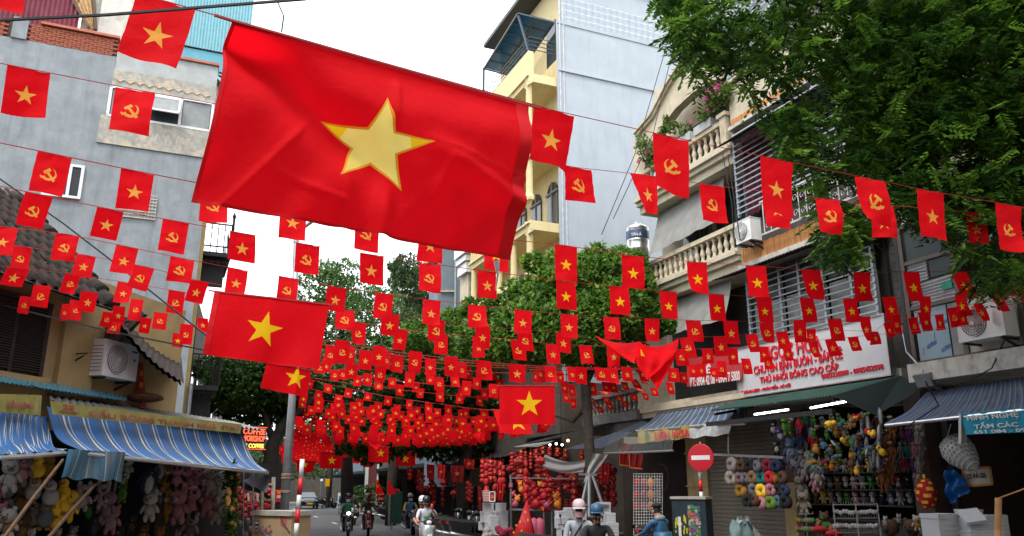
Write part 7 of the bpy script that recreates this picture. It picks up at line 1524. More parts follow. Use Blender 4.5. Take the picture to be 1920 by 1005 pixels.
# red ribbon cone
rc=thing('ribbon_cone','tall cone of red ribbons and stars at the front of the red stall','decoration',at(980,1003,23)); m=MB()
for k in range(26):
    a=k*.242*1.0; a2=k*math.pi/13; top_=at(988,938,23.2); bt=at(982,1003,23)+Vector((.3*math.cos(a2),.3*math.sin(a2),-.1)); m.tube([top_,top_.lerp(bt,.5)+Vector((0,0,-.05)),bt],[.015,.03,.045],5)
m.build('ribbons',RC[0],rc,True); g=MB()
for x,y in ((975,978),(968,985),(990,975),(978,995),(963,998),(985,960)): 
    c=at(x,y,22.5); g.poly([c+Vector((sx*.04,0,sy*.04)) for sx,sy in SP])
g.build('star_charms',YEL,rc)
for i,(x,y,r,m_) in enumerate(((958,912,.09,PKM),(962,926,.1,PKM),(975,907,.09,GOLD),(985,908,.08,GOLD),(977,918,.1,GOLD),(970,935,.12,GOLD),(1002,925,.16,RC[0]),(1004,945,.2,RC[0]),(1020,930,.16,RC[0]),(1025,947,.14,PKM),(966,945,.14,PKM),(1000,912,.1,RC[0]),(1012,908,.09,GOLD),(1042,930,.12,GOLD),(1045,945,.14,GOLD),(1060,915,.1,RC[1]))):
    c=at(x,y,25); t=thing('festive_ball','%s wrapped festive toy in the middle of the red stall, counted from left'%ordn(i),'decoration',c,'wrapped festive toys'); MB().ell(c,(r*.8,r*.7,r*.85),0,9,7).build('wrapped_toy',m_,t,True); MB().ell(c+Vector((-r*.5,-r*.3,r*.8)),r*.3,0,6,4).ell(c+Vector((r*.5,-r*.3,r*.8)),r*.3,0,6,4).build('ears',m_,t,True)
for i,(x,) in enumerate(((1001,),(1012,))): 
    c=at(x,1000,24); t=tag(MB().lathe(Vector((c.x,c.y,.13)),[(.15,0),(.16,.1),(.15,.7),(.15,.95),(.02,1.02)],12).build('drum_stack',PKM,None,True),['left pink roll standing under the red stall table','right pink roll standing under the red stall table'][i],'roll')
for i in range(7):
    x=1062+(i%4)*8; c=at(x,908,26.8); tag(MB().lathe(Vector((c.x,c.y,.6)),[(w,z) for k in range(14) for w,z in ((.09,k*.075),(.07,k*.075+.04))],10).build('red_drum_stack',RC[1]),'stack of dark red drums on the stall shelf, %s from left'%ordn(i),'stack','stacks of dark red drums') if i<4 else None
tb=thing('display_shelf','dark display shelf behind the red decorations','shelf',at(1020,960,26)); 
MB().bar(at(955,896,26),at(1125,898,26.4),.02).bar(at(955,955,26),at(1060,957,26.4),.03).bar(at(958,890,26),Vector((*at(958,890,26).xy,.13)),.025).bar(at(1020,955,26),Vector((*at(1020,955,26).xy,.13)),.025).bar(at(1035,955,26),Vector((*at(1035,955,26).xy,.13)),.025).build('rails',GREYMET,tb)
tw_=thing('striped_tea_towel','white and red striped cloth hung by the left foam boxes','cloth',at(912,930,25.2)); f=bil(at(904,920,25.2),at(917,919,25.2),at(917,941,25.2),at(906,941,25.2)); MB().sheet(lambda u,v:f(u,v),4,8,0,.005).build('towel',stripes('red_white_stripe',7,[(0,(.5,.5,.5)),(.5,(.45,.02,.03))],.8,1),tw_)
pn=thing('party_pennant','small red pennant with hammer and sickle and white fringe by the foam boxes','pennant',at(923,932,25)); f=bil(at(918,922,25),at(928,922,25),at(928,940,25),at(918,940,25)); MB().sheet(f,2,2,0,.006).build('panel',RC[1],pn); emblem_mesh(f,'h',.5,.5,.25,.2,Vector((0,-1,0)),.02).build('hammer_and_sickle',YEL,pn); m=MB(); q_=[f(0,0),f(1,0),f(1,1),f(0,1)]
for k in range(4): m.bar(q_[k],q_[(k+1)%4],.012)
m.build('fringe',WHITE,pn)
PLS=glass('clear_plastic',(.4,.42,.43),.09,.2)
pt_=thing('plastic_sheet','white translucent plastic sheet slung across the red stall','sheet',at(1060,880,24)); 
f=bil(at(1022,852,24.6),at(1098,862,23.6),at(1094,884,23.5),at(1010,872,24.6)); MB().sheet(lambda u,v:f(u,v)-Vector((0,.06*math.sin(v*9+u*3),.25*math.sin(u*math.pi)*.5)),20,10).build('film',mat('white_plastic_film',(.24,.235,.235),.45,.15,5,trans=.35),pt_,True)
f=bil(at(1112,850,23.6),at(1140,852,24),at(1118,885,23.6),at(1094,905,23.4)); MB().sheet(lambda u,v:f(u,v)+Vector((0,.05*math.sin(u*9+v*4),0)),12,12).build('film_end',mat('white_plastic_film',(.42,.41,.41)),pt_,True)
cp=thing('clear_tarp','clear plastic rain sheet hanging below the blue awning','sheet',RF.w(1190,830,1.7)); f=bil(RF.w(1150,812,1.6),RF.w(1262,805,1.2),RF.w(1262,845,1.7),RF.w(1132,850,2.0)); MB().sheet(lambda u,v:f(u,v)+RF.n*(.05*math.sin(u*12+v*2)+.03*math.sin(u*30)),30,8).build('film',PLS,cp,True); MB().tube([f(0,1),f(.5,1.02),f(1,1)],.03,6).build('rolled_edge',mat('white_plastic_film',(.42,.41,.41)),cp)
hl=thing('bulb_lamp','warm lit bulb glowing under the tarp of the red stall','lamp',at(1065,826,25)); MB().ell(at(1065,826,25),.045,0,8,6).build('bulb',mat('warm_bulb',(1,.55,.2),.5,0,emit=2.5),hl,True); MB().tube([at(1065,826,25)+Vector((0,0,.06)),at(1065,818,25)],.02,5).build('cap',DKMET,hl)
for i,(x,y) in enumerate(((1031,834),(1043,832),(1054,834))): t=thing('bulb_lamp','%s small white lit bulb under the pale sheet roof'%['left','middle','right'][i],'lamp',at(x,y,25)); MB().ell(at(x,y,25),.035,0,8,6).build('bulb',mat('white_bulb',(1,.95,.88),.5,0,emit=5),t,True)
# mesh cage and basket
cg=thing('wire_cage','tall wire mesh cage full of wrapped toys left of the utility cabinet','cage',at(1215,940,24)); m=MB(); 
x0,x1,y0,y1=1188,1242,888,1003
for k in range(12): m.bar(at(lerp(x0,x1,k/11),y0,24),at(lerp(x0,x1,k/11),y1,24),.006)
for k in range(22): m.bar(at(x0,lerp(y0,y1,k/21),24),at(x1,lerp(y0,y1,k/21),24),.006)
m.build('mesh_front',mat('pale_iron',(.45,.45,.43)),cg)
for i in range(12): 
    c=at(1194+(i%4)*13,905+(i//4)*22,24.3); tag(MB().ell(c,(.1,.08,.14),0,8,6).build('wrapped_toy',[RC[0],PKM,GOLD,pm('grey',PC['grey'])][i%4],None,True),'wrapped toy in the wire cage, %s from left in the %s row'%(ordn(i%4),['top','middle','lower'][i//4]),'toy','wrapped toys in the wire cage')
tag(MB().tube([RF.w(1240,895,-.2)+(RF.t*math.cos(a)+Vector((0,0,math.sin(a))))*.4 for a in [i*math.pi/12 for i in range(25)]],.02,6).build('basket_ring',WOOD),'round bamboo basket ring hanging beside the wire cage','basket')
# white bucket chair at the trunk, green board, map board
gb=thing('green_board','dark green board standing on the pavement behind the rider in yellow','board',at(747,945,41)); A_=at(733,921,41);B_=at(755,920,41.4); fr=Fr((A_.x,A_.y),(B_.x-A_.x,B_.y-A_.y)); MB().fb(fr,0,(B_-A_).xy.length,.25,A_.z,-.06,0).build('panel',mat('green_panel',(.02,.07,.055),.5,.2),gb); MB().fb(fr,-.06,0,.13,A_.z+.03,-.08,.02).fb(fr,.1,.16,.0,.3,-.08,.02).build('frame',GREYMET,gb)
mbd=thing('map_board','small white board with blue and yellow shapes beyond the green rider','board',at(641,935,60)); A_=at(634,924,60);B_=at(649,923,60); fr=Fr((A_.x,A_.y),(B_.x-A_.x,B_.y-A_.y)); l_=(B_-A_).xy.length; MB().fb(fr,0,l_,at(634,945,60).z,A_.z,-.05,0).build('panel',WHITE,mbd); MB().fb(fr,.08,l_*.7,at(634,943,60).z,at(634,930,60).z,.002,.01).build('blue_shape',mat('map_blue',(.03,.2,.5),.5),mbd); MB().fb(fr,l_*.5,l_*.95,at(634,931,60).z,A_.z-.05,.011,.02).build('yellow_shape',YEL,mbd); MB().bar(fr.pt(.1,0,-.02),fr.pt(.1,1.2,-.02),.03).bar(fr.pt(l_-.1,0,-.02),fr.pt(l_-.1,1.2,-.02),.03).build('legs',GREYMET,mbd)
wg=thing('white_stair_house','white framed shop front with blue lettering strips far on the right side','house',at(690,890,62)); fr=Fr((at(684,900,62).x,62),(1,.1)); MB().fb(fr,0,1.0,0,5.2,-1,0).build('wall',FRAME,wg); MB().fb(fr,.25,.85,1,4.2,.01,.05).build('shutter_strips',mat('dark_red_shutter',(.12,.03,.03),.6),wg); MB().fb(fr,.3,1.6,4.3,4.8,.05,.1).build('blue_sign',mat('blue_shop_sign',(.05,.15,.6),.5),wg)
for i,(x,y,Y) in enumerate(((614,905,70),)): t=thing('yellow_street_board','yellow board hanging on a tree beside the far car','sign',at(x,y,Y)); MB().box(at(x,y,Y),Vector((.18,0,0)),Vector((0,.02,0)),Vector((0,0,.3))).build('panel',YEL,t); MB().bar(at(x,y-7,Y),at(x,y-12,Y),.02).build('strap',DKMET,t)
tag(MB().tube([G2(604,952)+Vector((0,0,0)),at(603,900,74)],.12,8).build('pale_pole',WHITE),'pale pole with stepped cap beside the far car','post')
# back wall & counter of the middle shop
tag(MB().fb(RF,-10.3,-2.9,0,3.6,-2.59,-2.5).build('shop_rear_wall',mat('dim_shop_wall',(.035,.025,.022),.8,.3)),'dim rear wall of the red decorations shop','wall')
# covered motorbike tarp lower right, small pavement items
tp_=thing('tarp_bundle','grey green tarpaulin and clear plastic bundle at the kerb below the shutter','bundle',at(1385,1003,16)); MB().sheet(lambda u,v:at(1384,1012,16)+Vector(((.34-.2*v+.05*math.sin(v*9+u*25))*math.cos(u*6.2832)+.1*v,(.25-.15*v+.03*math.sin(u*31))*math.sin(u*6.2832),-.3+.62*v**.8+.05*math.sin(u*19+v*5))),40,12).build('tarp',mat('teal_tarp',(.12,.2,.2),.6,.2,5,bump=.6),tp_,True); MB().sheet(lambda u,v:at(1405,1012,16.3)+Vector(((.33-.24*v+.05*math.sin(v*7+u*19))*math.cos(u*6.2832)-.08*v,(.25-.18*v+.03*math.sin(u*25))*math.sin(u*6.2832),-.3+.7*v**.8+.04*math.sin(u*25+v*5))),40,12).build('clear_cover',glass('plastic_cover',(.5,.52,.53),.6,.3),tp_,True); MB().tube([at(1395,985,15.9),at(1408,975,15.9)],.012,5).build('mirror_stem',DKMET,tp_)
for i,(x,y,c) in enumerate(((908,1003,'pale'),(945,1000,'crimson'))):
    b0=at(x,y+4,23.5); t=thing('goods_heap',['heap of grey wrapped goods on the pavement by the foam boxes','red woven heap of goods in front of the left foam boxes'][i],'goods',b0); m=MB()
    for k in range(10): m.ell(b0+Vector((random.uniform(-.2,.2),random.uniform(-.15,.15),random.uniform(0,.2))),random.uniform(.07,.12),0,7,5)
    m.build('bundles',pm(c,PC[c]),t,True)

# ---- stall behind the left awning end
sb=thing('stall_backdrop','dark tarpaulin backdrop of the red goods stall beyond the left awning','backdrop',at(480,960,21.5))
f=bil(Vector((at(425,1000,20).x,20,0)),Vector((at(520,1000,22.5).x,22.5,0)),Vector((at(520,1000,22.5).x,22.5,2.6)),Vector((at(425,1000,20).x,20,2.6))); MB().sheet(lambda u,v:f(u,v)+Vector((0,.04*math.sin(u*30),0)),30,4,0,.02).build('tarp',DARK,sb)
for i in range(12):
    x=442+i*6.2; strip('%s red and gold string of the stall beyond the left awning'%ordn(i),x,905+(i*37)%30,950+(i*23)%45,19.6+(i%3)*.25,.07,i%2,4)
for i,(x,y,c) in enumerate(((452,965,'white'),(462,985,'tan'),(471,975,'pale'),(448,998,'brown'),(460,1000,'white'),(466,960,'blue'))): toy('bear','small %s plush toy in the dark stall beyond the left awning, %s from left'%(c,ordn(i)),at(x,y,18.6),.3,c,'pale','small toys beyond the left awning',0,False)

for i in range(30):
    x=960+(i*61)%172; y0=848+(i*29)%70; strip('%s packed string of red goods in the depth of the red stall'%ordn(i),x,y0,y0+32+(i*13)%30,26.2+(i%4)*.35,.1+.03*(i%3),1 if i%3 else 0,5)
for i in range(16):
    x=768+(i*23)%118; y0=872+(i*17)%45; strip('%s string of red goods along the far right stalls'%ordn(i),x,y0,y0+28+(i*7)%16,35+(i%5)*1.2,.14,1 if i%3 else 0,4)
# ================= riders, motorbikes, car =================
BODY={'red':mat('bike_dark_red',(.16,.01,.015),.25,.05,metal=.2,spec=.6),'black':mat('bike_black',(.014,.014,.016),.25,.05,spec=.6),'silver':mat('bike_silver',(.4,.43,.45),.3,.05,metal=.3),'white':mat('bike_white',(.5,.5,.5),.3,.05),'blue':mat('bike_blue',(.02,.06,.12),.25,.05,spec=.6),'beige':mat('bike_beige',(.4,.34,.26),.35,.05)}
SEATM=mat('seat_black',(.02,.02,.02),.7,.1); LAMPM=mat('lamp_lens',(.7,.72,.75),.1,0,spec=.8); LIT=mat('lit_headlamp',(1,.97,.9),.3,0,emit=4)
BK={}
def bike(label,pos,head,col,lit=False,grp=None,scale=1.,name='motorbike'):
    """scooter facing +Y locally; wheel bottoms at z=0"""
    t=thing(name,label,'motorbike',pos,grp); t.rotation_euler=(0,0,head); t.scale=(scale,)*3; B=BODY[col]
    def part(n,mb,m,par=t,sm=True):
        key=(n,col if m is B else getattr(m,'name',str(m)),lit if n=='headlight' else 0,len(mb.v))
        if key not in BK: BK[key]=mb.mesh(n,m,sm)
        o=D.objects.new(n,BK[key]); COL.objects.link(o); o.parent=par; return o
    for y in (.68,-.58):
        w=part('wheel',MB().lathe((-.05,y,.28),[(.19,0),(.26,.005),(.28,.03),(.28,.07),(.26,.095),(.19,.1)],20,0,(1,0,0)),RUBBER)
        part('rim',MB().lathe((-.03,y,.28),[(.17,0),(.185,.03),(.17,.06)],16,0,(1,0,0)),GREYMET,w)
    part('front_fender',MB().sheet(lambda u,v:(lerp(-.07,.07,u),.68+.31*math.cos(lerp(.3,2.5,v)),.28+.31*math.sin(lerp(.3,2.5,v))+.03*math.sin(u*math.pi)),4,8,0,.012),B)
    part('front_shield',MB().hexa([(-.2,.36,.3),(.2,.36,.3),(.1,.52,.34),(-.1,.52,.34),(-.24,.34,.88),(.24,.34,.88),(.1,.56,.9),(-.1,.56,.9)]).ell((0,.5,.72),(.13,.1,.22),0,10,8),B)
    part('handlebar',MB().tube([(-.34,.3,1.0),(-.2,.38,1.0),(0,.4,.98),(.2,.38,1.0),(.34,.3,1.0)],.016,6).ell((0,.42,.98),(.17,.12,.09),0,10,7),SEATM)
    hl=part('headlight',MB().ell((0,.53,.97),(.085,.05,.06),0,10,7),LIT if lit else LAMPM)
    part('fork',MB().bar((-.08,.5,.9),(-.09,.68,.28),.022).bar((.08,.5,.9),(.09,.68,.28),.022),GREYMET,t,False)
    part('floorboard',MB().aab(-.17,.17,-.15,.38,.26,.33),B,t,False)
    part('rear_body',MB().hexa([(-.15,-.75,.45),(.15,-.75,.45),(.15,-.1,.3),(-.15,-.1,.3),(-.12,-.88,.76),(.12,-.88,.76),(.14,-.02,.68),(-.14,-.02,.68)]),B,t,False)
    part('seat',MB().hexa([(-.13,-.84,.77),(.13,-.84,.77),(.14,0,.69),(-.14,0,.69),(-.1,-.8,.86),(.1,-.8,.86),(.11,-.04,.78),(-.11,-.04,.78)]),SEATM,t,False)
    for s in (-1,1):
        part('mirror',MB().tube([(s*.26,.34,1.0),(s*.33,.36,1.16)],.008,5).ell((s*.36,.36,1.2),(.06,.02,.04),0,8,6),SEATM)
        part('turn_lamp',MB().ell((s*.15,.52,.84),(.035,.03,.025),0,6,5),mat('amber_lens',(.6,.25,.02),.2))
    part('exhaust',MB().tube([(.17,.0,.24),(.19,-.5,.3),(.19,-.85,.38)],[.03,.055,.06],8),GREYMET)
    part('tail_lamp',MB().aab(-.07,.07,-.91,-.87,.68,.74),REDP,t,False)
    part('number_plate',MB().aab(-.09,.09,.585,.595,.55,.64),WHITE,t,False)
    return t
SKIN=mat('skin',(.42,.22,.14),.6,.1,8); HAIR=mat('hair',(.012,.01,.009),.6,.2)
def figure(name,label,pos,head,J,rad,bones,mats,extra,scale=1.,cat='person'):
    """one skinned body mesh; bones: (a,b,material index)"""
    names=list(J); me=D.meshes.new('person'); me.from_pydata([J[k] for k in names],[(names.index(a),names.index(b)) for a,b,_ in bones],[]); o=D.objects.new('person',me); COL.objects.link(o)
    md=o.modifiers.new('s','SKIN'); 
    for i,k in enumerate(names):
        v=me.skin_vertices[0].data[i]; r=rad[k]; v.radius=(r,r) if not isinstance(r,tuple) else r; v.use_root=(k=='pelvis')
    sb=o.modifiers.new('u','SUBSURF'); sb.levels=2; sb.render_levels=2
    bpy.context.view_layer.update(); m2=D.meshes.new_from_object(o.evaluated_get(bpy.context.evaluated_depsgraph_get())); D.objects.remove(o)
    for m in mats: m2.materials.append(m)
    seg=[(Vector(J[a]),Vector(J[b]),k,(rad[a] if not isinstance(rad[a],tuple) else max(rad[a])),(rad[b] if not isinstance(rad[b],tuple) else max(rad[b]))) for a,b,k in bones]
    for p in m2.polygons:
        c=p.center; best=1e9
        for a,b,k,ra,rb in seg:
            t=max(0,min(1,(c-a).dot(b-a)/max(1e-9,(b-a).length_squared))); d=(c-a.lerp(b,t)).length/lerp(ra,rb,t)
            if d<best: best=d; p.material_index=k
        p.use_smooth=True
    # fingers and nose joined into the same mesh
    bm=bmesh.new(); bm.from_mesh(m2); fx=MB()
    for s in ('l','r'):
        if 'hand_'+s in J:
            w,h=Vector(J['wrist_'+s]),Vector(J['hand_'+s]); d=(h-w).normalized(); sd=d.cross(Vector((0,0,1))).normalized(); up=sd.cross(d)
            for k in range(4):
                b0=h+sd*(.03-.02*k); L=[.07,.08,.075,.06][k]; fx.tube([b0,b0+d*L*.5-up*.006,b0+d*L*.75-up*.03,b0+d*L*.6-up*.05],[.011,.01,.009,.007],5)
            fx.tube([w+(h-w)*.5+sd*.035,h+sd*.06+d*.01-up*.02,h+sd*.05+d*.04-up*.035],[.012,.011,.008],5)
    hd=Vector(J['face']); fx.ell(hd+Vector((0,.1,.0)),(.017,.024,.03),0,6,5)
    for s in (-1,1): fx.ell(hd+Vector((s*.088,0,.0)),(.014,.024,.034),0,6,5)
    k=len(bm.verts); vs_=[bm.verts.new(p) for p in fx.v]
    for f in fx.f:
        q=bm.faces.new([vs_[i] for i in f]); q.material_index=0; q.smooth=True
    bm.to_mesh(m2); bm.free(); m2.name='person'
    o=D.objects.new('person',m2); COL.objects.link(o); o.location=pos; o.rotation_euler=(0,0,head); o.scale=(scale,)*3; BASE[o.name]=Vector(pos); tag(o,label,cat)
    for n,mb,m in extra:
        q=D.objects.new(n,mb.mesh(n,m,True)); COL.objects.link(q); q.parent=o
    return o
def rider(label,pos,head,shirt,pants,helmet=None,mask=None,scale=1.,sleeves='long',hold=None,bare=False,extra=(),lean=0.,passenger=False,back=0.,sleevem=None,glasses=False,shoes=None,vis=None):
    J={'pelvis':(0,-.12,.84),'belly':(0,-.1+lean*.3,1.0),'chest':(0,-.06+lean*.7,1.2),'neck':(0,-.03+lean,1.37),'face':(0,.02+lean,1.5),'crown':(0,0+lean,1.61)}
    Rd={'pelvis':(.16,.13),'belly':(.145,.11),'chest':(.17,.115),'neck':.055,'face':(.078,.1),'crown':(.078,.088)}
    for s,q in (('l',-1),('r',1)):
        J.update({'sh_'+s:(q*.2,-.05+lean*.9,1.31),'elb_'+s:(q*.29,.1+lean*.5,1.08),'wrist_'+s:(q*.3,.27,1.02),'hand_'+s:(q*.3,.32,1.02),'hip_'+s:(q*.11,-.08,.82),'knee_'+s:(q*.2,.3,.76),'ank_'+s:(q*.17,.22,.36),'toe_'+s:(q*.18,.36,.31)})
        Rd.update({'sh_'+s:.075,'elb_'+s:.05,'wrist_'+s:.034,'hand_'+s:(.042,.026),'hip_'+s:.1,'knee_'+s:.068,'ank_'+s:.045,'toe_'+s:(.045,.03)})
    if passenger:
        for s,q in (('l',-1),('r',1)): J['elb_'+s]=(q*.26,.02,1.05); J['wrist_'+s]=(q*.2,.18,.92); J['hand_'+s]=(q*.16,.23,.9)
    if hold: J['elb_'+hold]=(.32 if hold=='r' else -.32,.08,1.12); J['wrist_'+hold]=(.14 if hold=='r' else -.14,.3,1.32); J['hand_'+hold]=(.12 if hold=='r' else -.12,.32,1.38)
    slv=3 if sleevem else 1; fa=0 if sleeves=='short' else slv; lg=0 if bare else 2
    bones=[('pelvis','belly',1),('belly','chest',1),('chest','neck',1),('neck','face',0),('face','crown',4)]
    for s in 'lr': bones+=[('chest','sh_'+s,1),('sh_'+s,'elb_'+s,slv),('elb_'+s,'wrist_'+s,fa),('wrist_'+s,'hand_'+s,0),('pelvis','hip_'+s,2),('hip_'+s,'knee_'+s,2),('knee_'+s,'ank_'+s,lg),('ank_'+s,'toe_'+s,5)]
    mats=[SKIN,shirt,pants,sleevem or shirt,HAIR,shoes or mat('dark_shoe',(.03,.025,.02),.6)]
    ex=list(extra); fz=Vector(J['face'])
    ex.append(('eyes',MB().ell(fz+Vector((-.032,.087,.025)),(.014,.009,.008),0,6,5).ell(fz+Vector((.032,.087,.025)),(.014,.009,.008),0,6,5),HAIR)); ex.append(('mouth',MB().ell(fz+Vector((0,.088,-.055)),(.024,.008,.007),0,6,5),mat('lips',(.3,.1,.08),.5)))
    if glasses: ex.append(('glasses',MB().ell(fz+Vector((-.036,.098,.025)),(.032,.01,.022),0,8,6).ell(fz+Vector((.036,.098,.025)),(.032,.01,.022),0,8,6).bar(fz+Vector((-.09,.02,.03)),fz+Vector((-.06,.095,.03)),.004).bar(fz+Vector((.09,.02,.03)),fz+Vector((.06,.095,.03)),.004),mat('dark_lens',(.02,.015,.015),.1)))
    if mask: ex.append(('face_mask',MB().sheet(lambda u,v:fz+Vector((.088*math.sin(lerp(-1.5,1.5,u)),.028+.098*math.cos(lerp(-1.25,1.25,u))-.02*v,lerp(.012,-.085,v))),8,5,0,.006),mask))
    if helmet:
        hm,style=helmet; c=Vector(J['crown'])+Vector((0,-.015,.005)); mb=MB(); n=16; prof=[(.122,-.045),(.13,0),(.124,.05),(.1,.095),(.06,.12),(.01,.13)]
        for r,h in prof:
            for j in range(n): a=2*math.pi*j/n; mb.v.append(c+Vector((r*math.cos(a)*.95,r*math.sin(a)*1.1,h)))
        for i in range(5):
            for j in range(n): a=i*n+j; b=i*n+(j+1)%n; mb.f.append((a,b,b+n,a+n)); mb.m.append(0)
        mb.f.append(tuple(range(n-1,-1,-1))); mb.m.append(0)
        ex.append(('helmet',mb,hm)); ex.append(('visor_peak',MB().sheet(lambda u,v:c+Vector((.13*math.sin(lerp(-1.1,1.1,u)),.12*math.cos(lerp(-1.1,1.1,u))+.02+.075*v*math.cos(lerp(-.9,.9,u)),-.03-.02*v)),8,2,0,.006),vis or hm))
        ex.append(('chin_strap',MB().tube([c+Vector((-.12,.01,-.05)),fz+Vector((-.09,.04,-.07)),fz+Vector((0,.05,-.115)),fz+Vector((.09,.04,-.07)),c+Vector((.12,.01,-.05))],.007,5),SEATM))
    return figure('person',label,pos,head,J,Rd,bones,mats,ex,scale)
HD=math.atan2(-.34,-1)*-1   # placeholder heading helper
def heading(dx,dy): return math.atan2(dy,dx)-math.pi/2
H0=heading(.34,-1)
GRN=mat('green_shirt',(.02,.2,.1),.8,.15,9); GRY=mat('grey_green_sleeve',(.16,.22,.18),.85,.2,9); WSH=mat('white_tshirt',(.5,.53,.55),.85,.08,9); BLKC=mat('black_cloth',(.015,.015,.018),.85,.2,9); CAMO=mat('olive_camo',(.05,.055,.025),.85,.6,6,c2=(.25,.2,.12),st=.9,stsc=5); DEN=mat('blue_raincoat',(.02,.09,.18),.45,.3,5,bump=.5); YJ=mat('yellow_sleeve',(.6,.42,.03),.8,.1); BJ=mat('blue_vest',(.05,.2,.42),.8,.1); SH=mat('pale_shorts',(.32,.33,.4),.85,.1); JE=mat('dark_trousers',(.03,.035,.05),.85,.2); LGY=mat('pale_grey_jacket',(.33,.37,.42),.8,.1)
HBK=mat('helmet_black',(.015,.015,.016),.2,.05,spec=.7); HBL=mat('helmet_blue',(.03,.09,.17),.4,.05); HPK=mat('helmet_pale_pink',(.6,.47,.5),.35,.05); HWH=mat('helmet_white',(.55,.55,.56),.3,.08); HST=mat('helmet_flames',(.3,.08,.06),.3,.9,9,c2=(.5,.5,.5),st=.9,stsc=9); MSK=mat('mask_white',(.55,.55,.57),.8,.05); MPK=mat('mask_pink',(.5,.27,.3),.8,.05)
def gp(px,Y): q=at(px,960,Y); return Vector((q.x,q.y,.004))
def ride(px,Y,blab,col,rl,lit=False,hd=H0,**k):
    p=gp(px,Y); b=bike(blab,p,hd,col,lit); r=rider(rl,p+Vector((0,0,0)),hd,**k); return p
ride(652,34,'black scooter ridden by the man in green','black','rider in a green shirt with grey sleeves, white mask and black helmet',True,heading(.28,-1),shirt=GRN,pants=SH,helmet=(HBK,0),mask=MSK,sleevem=GRY,bare=True,extra=(('shoulder_bag',MB().box((-.36,-.15,.93),(.1,0,.02),(0,.12,0),(0,0,.1)).bar((-.3,-.1,1.0),(.12,.09,1.3),.012),mat('bag_olive',(.06,.07,.05),.8)),('collar',MB().tube([(-.06,.0,1.36),(0,.06,1.33),(.06,.0,1.36)],.02,6),MSK)))
ride(690,35.5,'dark red scooter ridden by the man in camouflage','red','rider in dark camouflage jacket with patterned helmet and red scarf',False,heading(.24,-1),shirt=mat('olive_shirt',(.03,.035,.02),.85,.3),pants=JE,helmet=(HST,0),sleevem=CAMO,mask=mat('red_scarf',(.25,.02,.02),.85),vis=HBK)
ride(663,46,'white fronted scooter behind the green rider','white','bareheaded rider in a black shirt behind the green rider',False,heading(.3,-1),shirt=BLKC,pants=JE,sleeves='short')
ride(769,36.5,'black scooter ridden by the person in blue and yellow','black','rider in a yellow and blue jacket with white cap helmet and mask',False,heading(.36,-1),shirt=BJ,pants=BLKC,helmet=(HWH,0),mask=MSK,sleevem=YJ,vis=HBK,extra=(('red_bag',MB().ell((-.12,.32,.72),(.16,.12,.26),0,10,8),REDP),))
p=ride(799,25.5,'silver grey scooter ridden by the man filming with a phone','silver','rider in a white shirt holding up a red phone, dark helmet and glasses',False,heading(.3,-1),shirt=WSH,pants=SH,helmet=(HBK,0),sleeves='short',hold='l',bare=True,extra=(('phone',MB().box((-.105,.37,1.43),(.038,0,0),(0,.005,0),(0,0,.075)),REDP),('shirt_print',MB().ell((0,.062,1.12),(.09,.01,.05),0,8,5),mat('print_green',(.05,.3,.12),.7)),('glasses_rim',MB().tube([(-.07,.115,1.53),(0,.125,1.53),(.07,.115,1.53)],.005,4),HAIR)))
rider('passenger in black with a white helmet behind the man with the phone',p+Vector((-.18,.55,0)),heading(.3,-1),shirt=BLKC,pants=JE,helmet=(HWH,0),sleeves='short',passenger=True)
p=gp(1119,15); bike('dark scooter of the couple at the bottom centre','black' and p,heading(.1,-1),'black')
rider('man in a matte blue helmet and sunglasses at the bottom centre',p,heading(.06,-1),shirt=BLKC,pants=JE,helmet=(HBL,0),glasses=True,scale=.985)
rider('woman in a pale pink helmet and pink mask, grey jacket, at the bottom centre',p+Vector((-.25,.85,.0)),heading(-.05,-1),shirt=LGY,pants=JE,helmet=(HPK,0),mask=MPK,passenger=True,scale=1.02,extra=(('bag_strap',MB().tube([(-.1,-.02,1.36),(.02,.1,1.2),(.14,.06,1.0)],.018,6),BLKC),))
p=gp(1232,17.5); bike('beige scooter of the person in the blue raincoat',p,heading(-.55,.6),'beige')
rider('person in a blue raincoat and dark cap seen from behind near the cabinet',p,heading(-.5,.75),shirt=DEN,pants=JE,scale=1.0,extra=(('cap',MB().ell((0,0,1.62),(.1,.12,.06),0,12,6).ell((0,.12,1.6),(.07,.06,.012),0,8,5),BLKC),('coat_skirt',MB().lathe((0,-.14,.68),[(.27,0),(.24,.15),(.2,.3),(.19,.42)],14),DEN),('coat_hood',MB().ell((0,-.09,1.37),(.13,.08,.07),0,10,6),mat('pale_lining',(.25,.28,.3),.8))))
# parked motorbikes
PK=[(712,50,'black',-1.2,'parked black motorbike leftmost of the row behind the riders'),(722,48,'white',-1.1,'parked pale motorbike second in the row behind the riders'),(733,46.5,'black',-1.2,'parked black motorbike in front of the green board'),(700,53,'silver',-1.3,'parked silver motorbike far in the row behind the riders'),(858,30,'black',-1.4,'parked dark motorbike left of the black canopy shop'),(872,29,'black',-1.2,'parked dark motorbike by the black canopy shop front'),(885,28.5,'black',-1.3,'parked black motorbike nearest the left foam boxes'),(1035,19.5,'black',-1.1,'parked black motorbike with saddle toward us before the foam boxes'),(600,82,'black',-1.0,'parked black motorbike beside the far car'),(612,80,'black',-1.0,'second parked black motorbike beside the far car'),(840,33,'black',-1.2,'parked black motorbike beyond the dark shop'),(1250,23,'black',-1.3,'parked dark motorbike beneath the bamboo ring')]
for px,Y,c,h,l in PK:
    q=gp(px,Y); q.z=.134 if px>700 else .004; bike(l,q,h+random.uniform(-.2,.2),c,False,'motorbikes parked along the pavement')
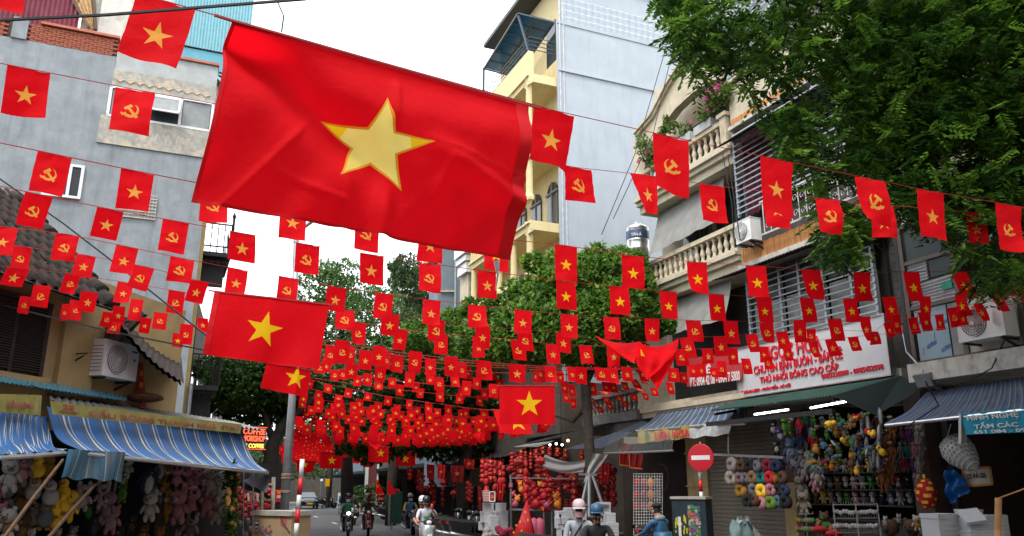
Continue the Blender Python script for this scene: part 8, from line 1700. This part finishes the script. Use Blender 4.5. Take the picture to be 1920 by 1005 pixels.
# car
cp_=gp(575,80); cp_.z=.004
car=thing('car','black car with a yellow number plate approaching at the left of the road','car',cp_); car.rotation_euler=(0,0,heading(.36,-1)); CB=mat('car_black',(.012,.018,.024),.15,.03,spec=.8,metal=.2)
def cpart(n,mb,m,par=car,sm=False): o=D.objects.new(n,mb.mesh(n,m,sm)); COL.objects.link(o); o.parent=par; return o
st_=[(2.05,.42,.62,.62),(1.9,.3,.82,.8),(1.1,.26,.96,.86),(.55,.24,1.0,.88),(-.3,.24,1.0,.88),(-1.5,.26,1.0,.86),(-2.05,.34,.92,.78)]
m=MB(); n=12
for y,z0,z1,w in st_:
    for j in range(n):
        a=2*math.pi*j/n+math.pi/n; cx,cz=math.cos(a),math.sin(a); s=lambda v:math.copysign(abs(v)**.45,v); m.v.append(Vector((w*s(cx),y,lerp(z0,z1,.5)+(z1-z0)/2*s(cz))))
for i in range(len(st_)-1):
    for j in range(n): a=i*n+j; b=i*n+(j+1)%n; m.f.append((a,b,b+n,a+n)); m.m.append(0)
m.f.append(tuple(range(n))); m.m.append(0); m.f.append(tuple((len(st_)-1)*n+n-1-j for j in range(n))); m.m.append(0)
cpart('body',m,CB,sm=True)
cpart('cabin',MB().hexa([(-.8,-1.7,.95),(.8,-1.7,.95),(.8,.95,.98),(-.8,.95,.98),(-.6,-1.35,1.5),(.6,-1.35,1.5),(.6,.15,1.52),(-.6,.15,1.52)]),CB)
cpart('windscreen',MB().hexa([(-.7,.9,1.0),(.7,.9,1.0),(.7,.96,1.02),(-.7,.96,1.02),(-.55,.2,1.46),(.55,.2,1.46),(.55,.26,1.48),(-.55,.26,1.48)]),mat('windscreen_glass',(.05,.07,.08),.05,.1,spec=.9))
cpart('grille_trim',MB().bar((-.7,2.0,.78),(0,2.1,.66),.02).bar((.7,2.0,.78),(0,2.1,.66),.02),STEEL)
for s in (-1,1):
    cpart('headlight',MB().ell((s*.62,1.98,.74),(.13,.06,.05),0,8,6),LAMPM,sm=True); cpart('mirror',MB().ell((s*.92,.75,1.02),(.1,.06,.07),0,8,6),CB,sm=True)
    for y in (1.3,-1.3):
        w=cpart('wheel',MB().lathe((s*.78-.1,y,.32),[(.2,0),(.32,.02),(.33,.1),(.32,.18),(.2,.2)],18,0,(1,0,0)),RUBBER); cpart('rim',MB().lathe((s*.78-.11,y,.32),[(.2,0),(.2,.22)],12,0,(1,0,0)),GREYMET,w)
cpart('number_plate',MB().aab(-.27,.27,2.08,2.1,.42,.55),YEL); cpart('lower_intake',MB().aab(-.55,.55,2.03,2.06,.3,.4),RUBBER)
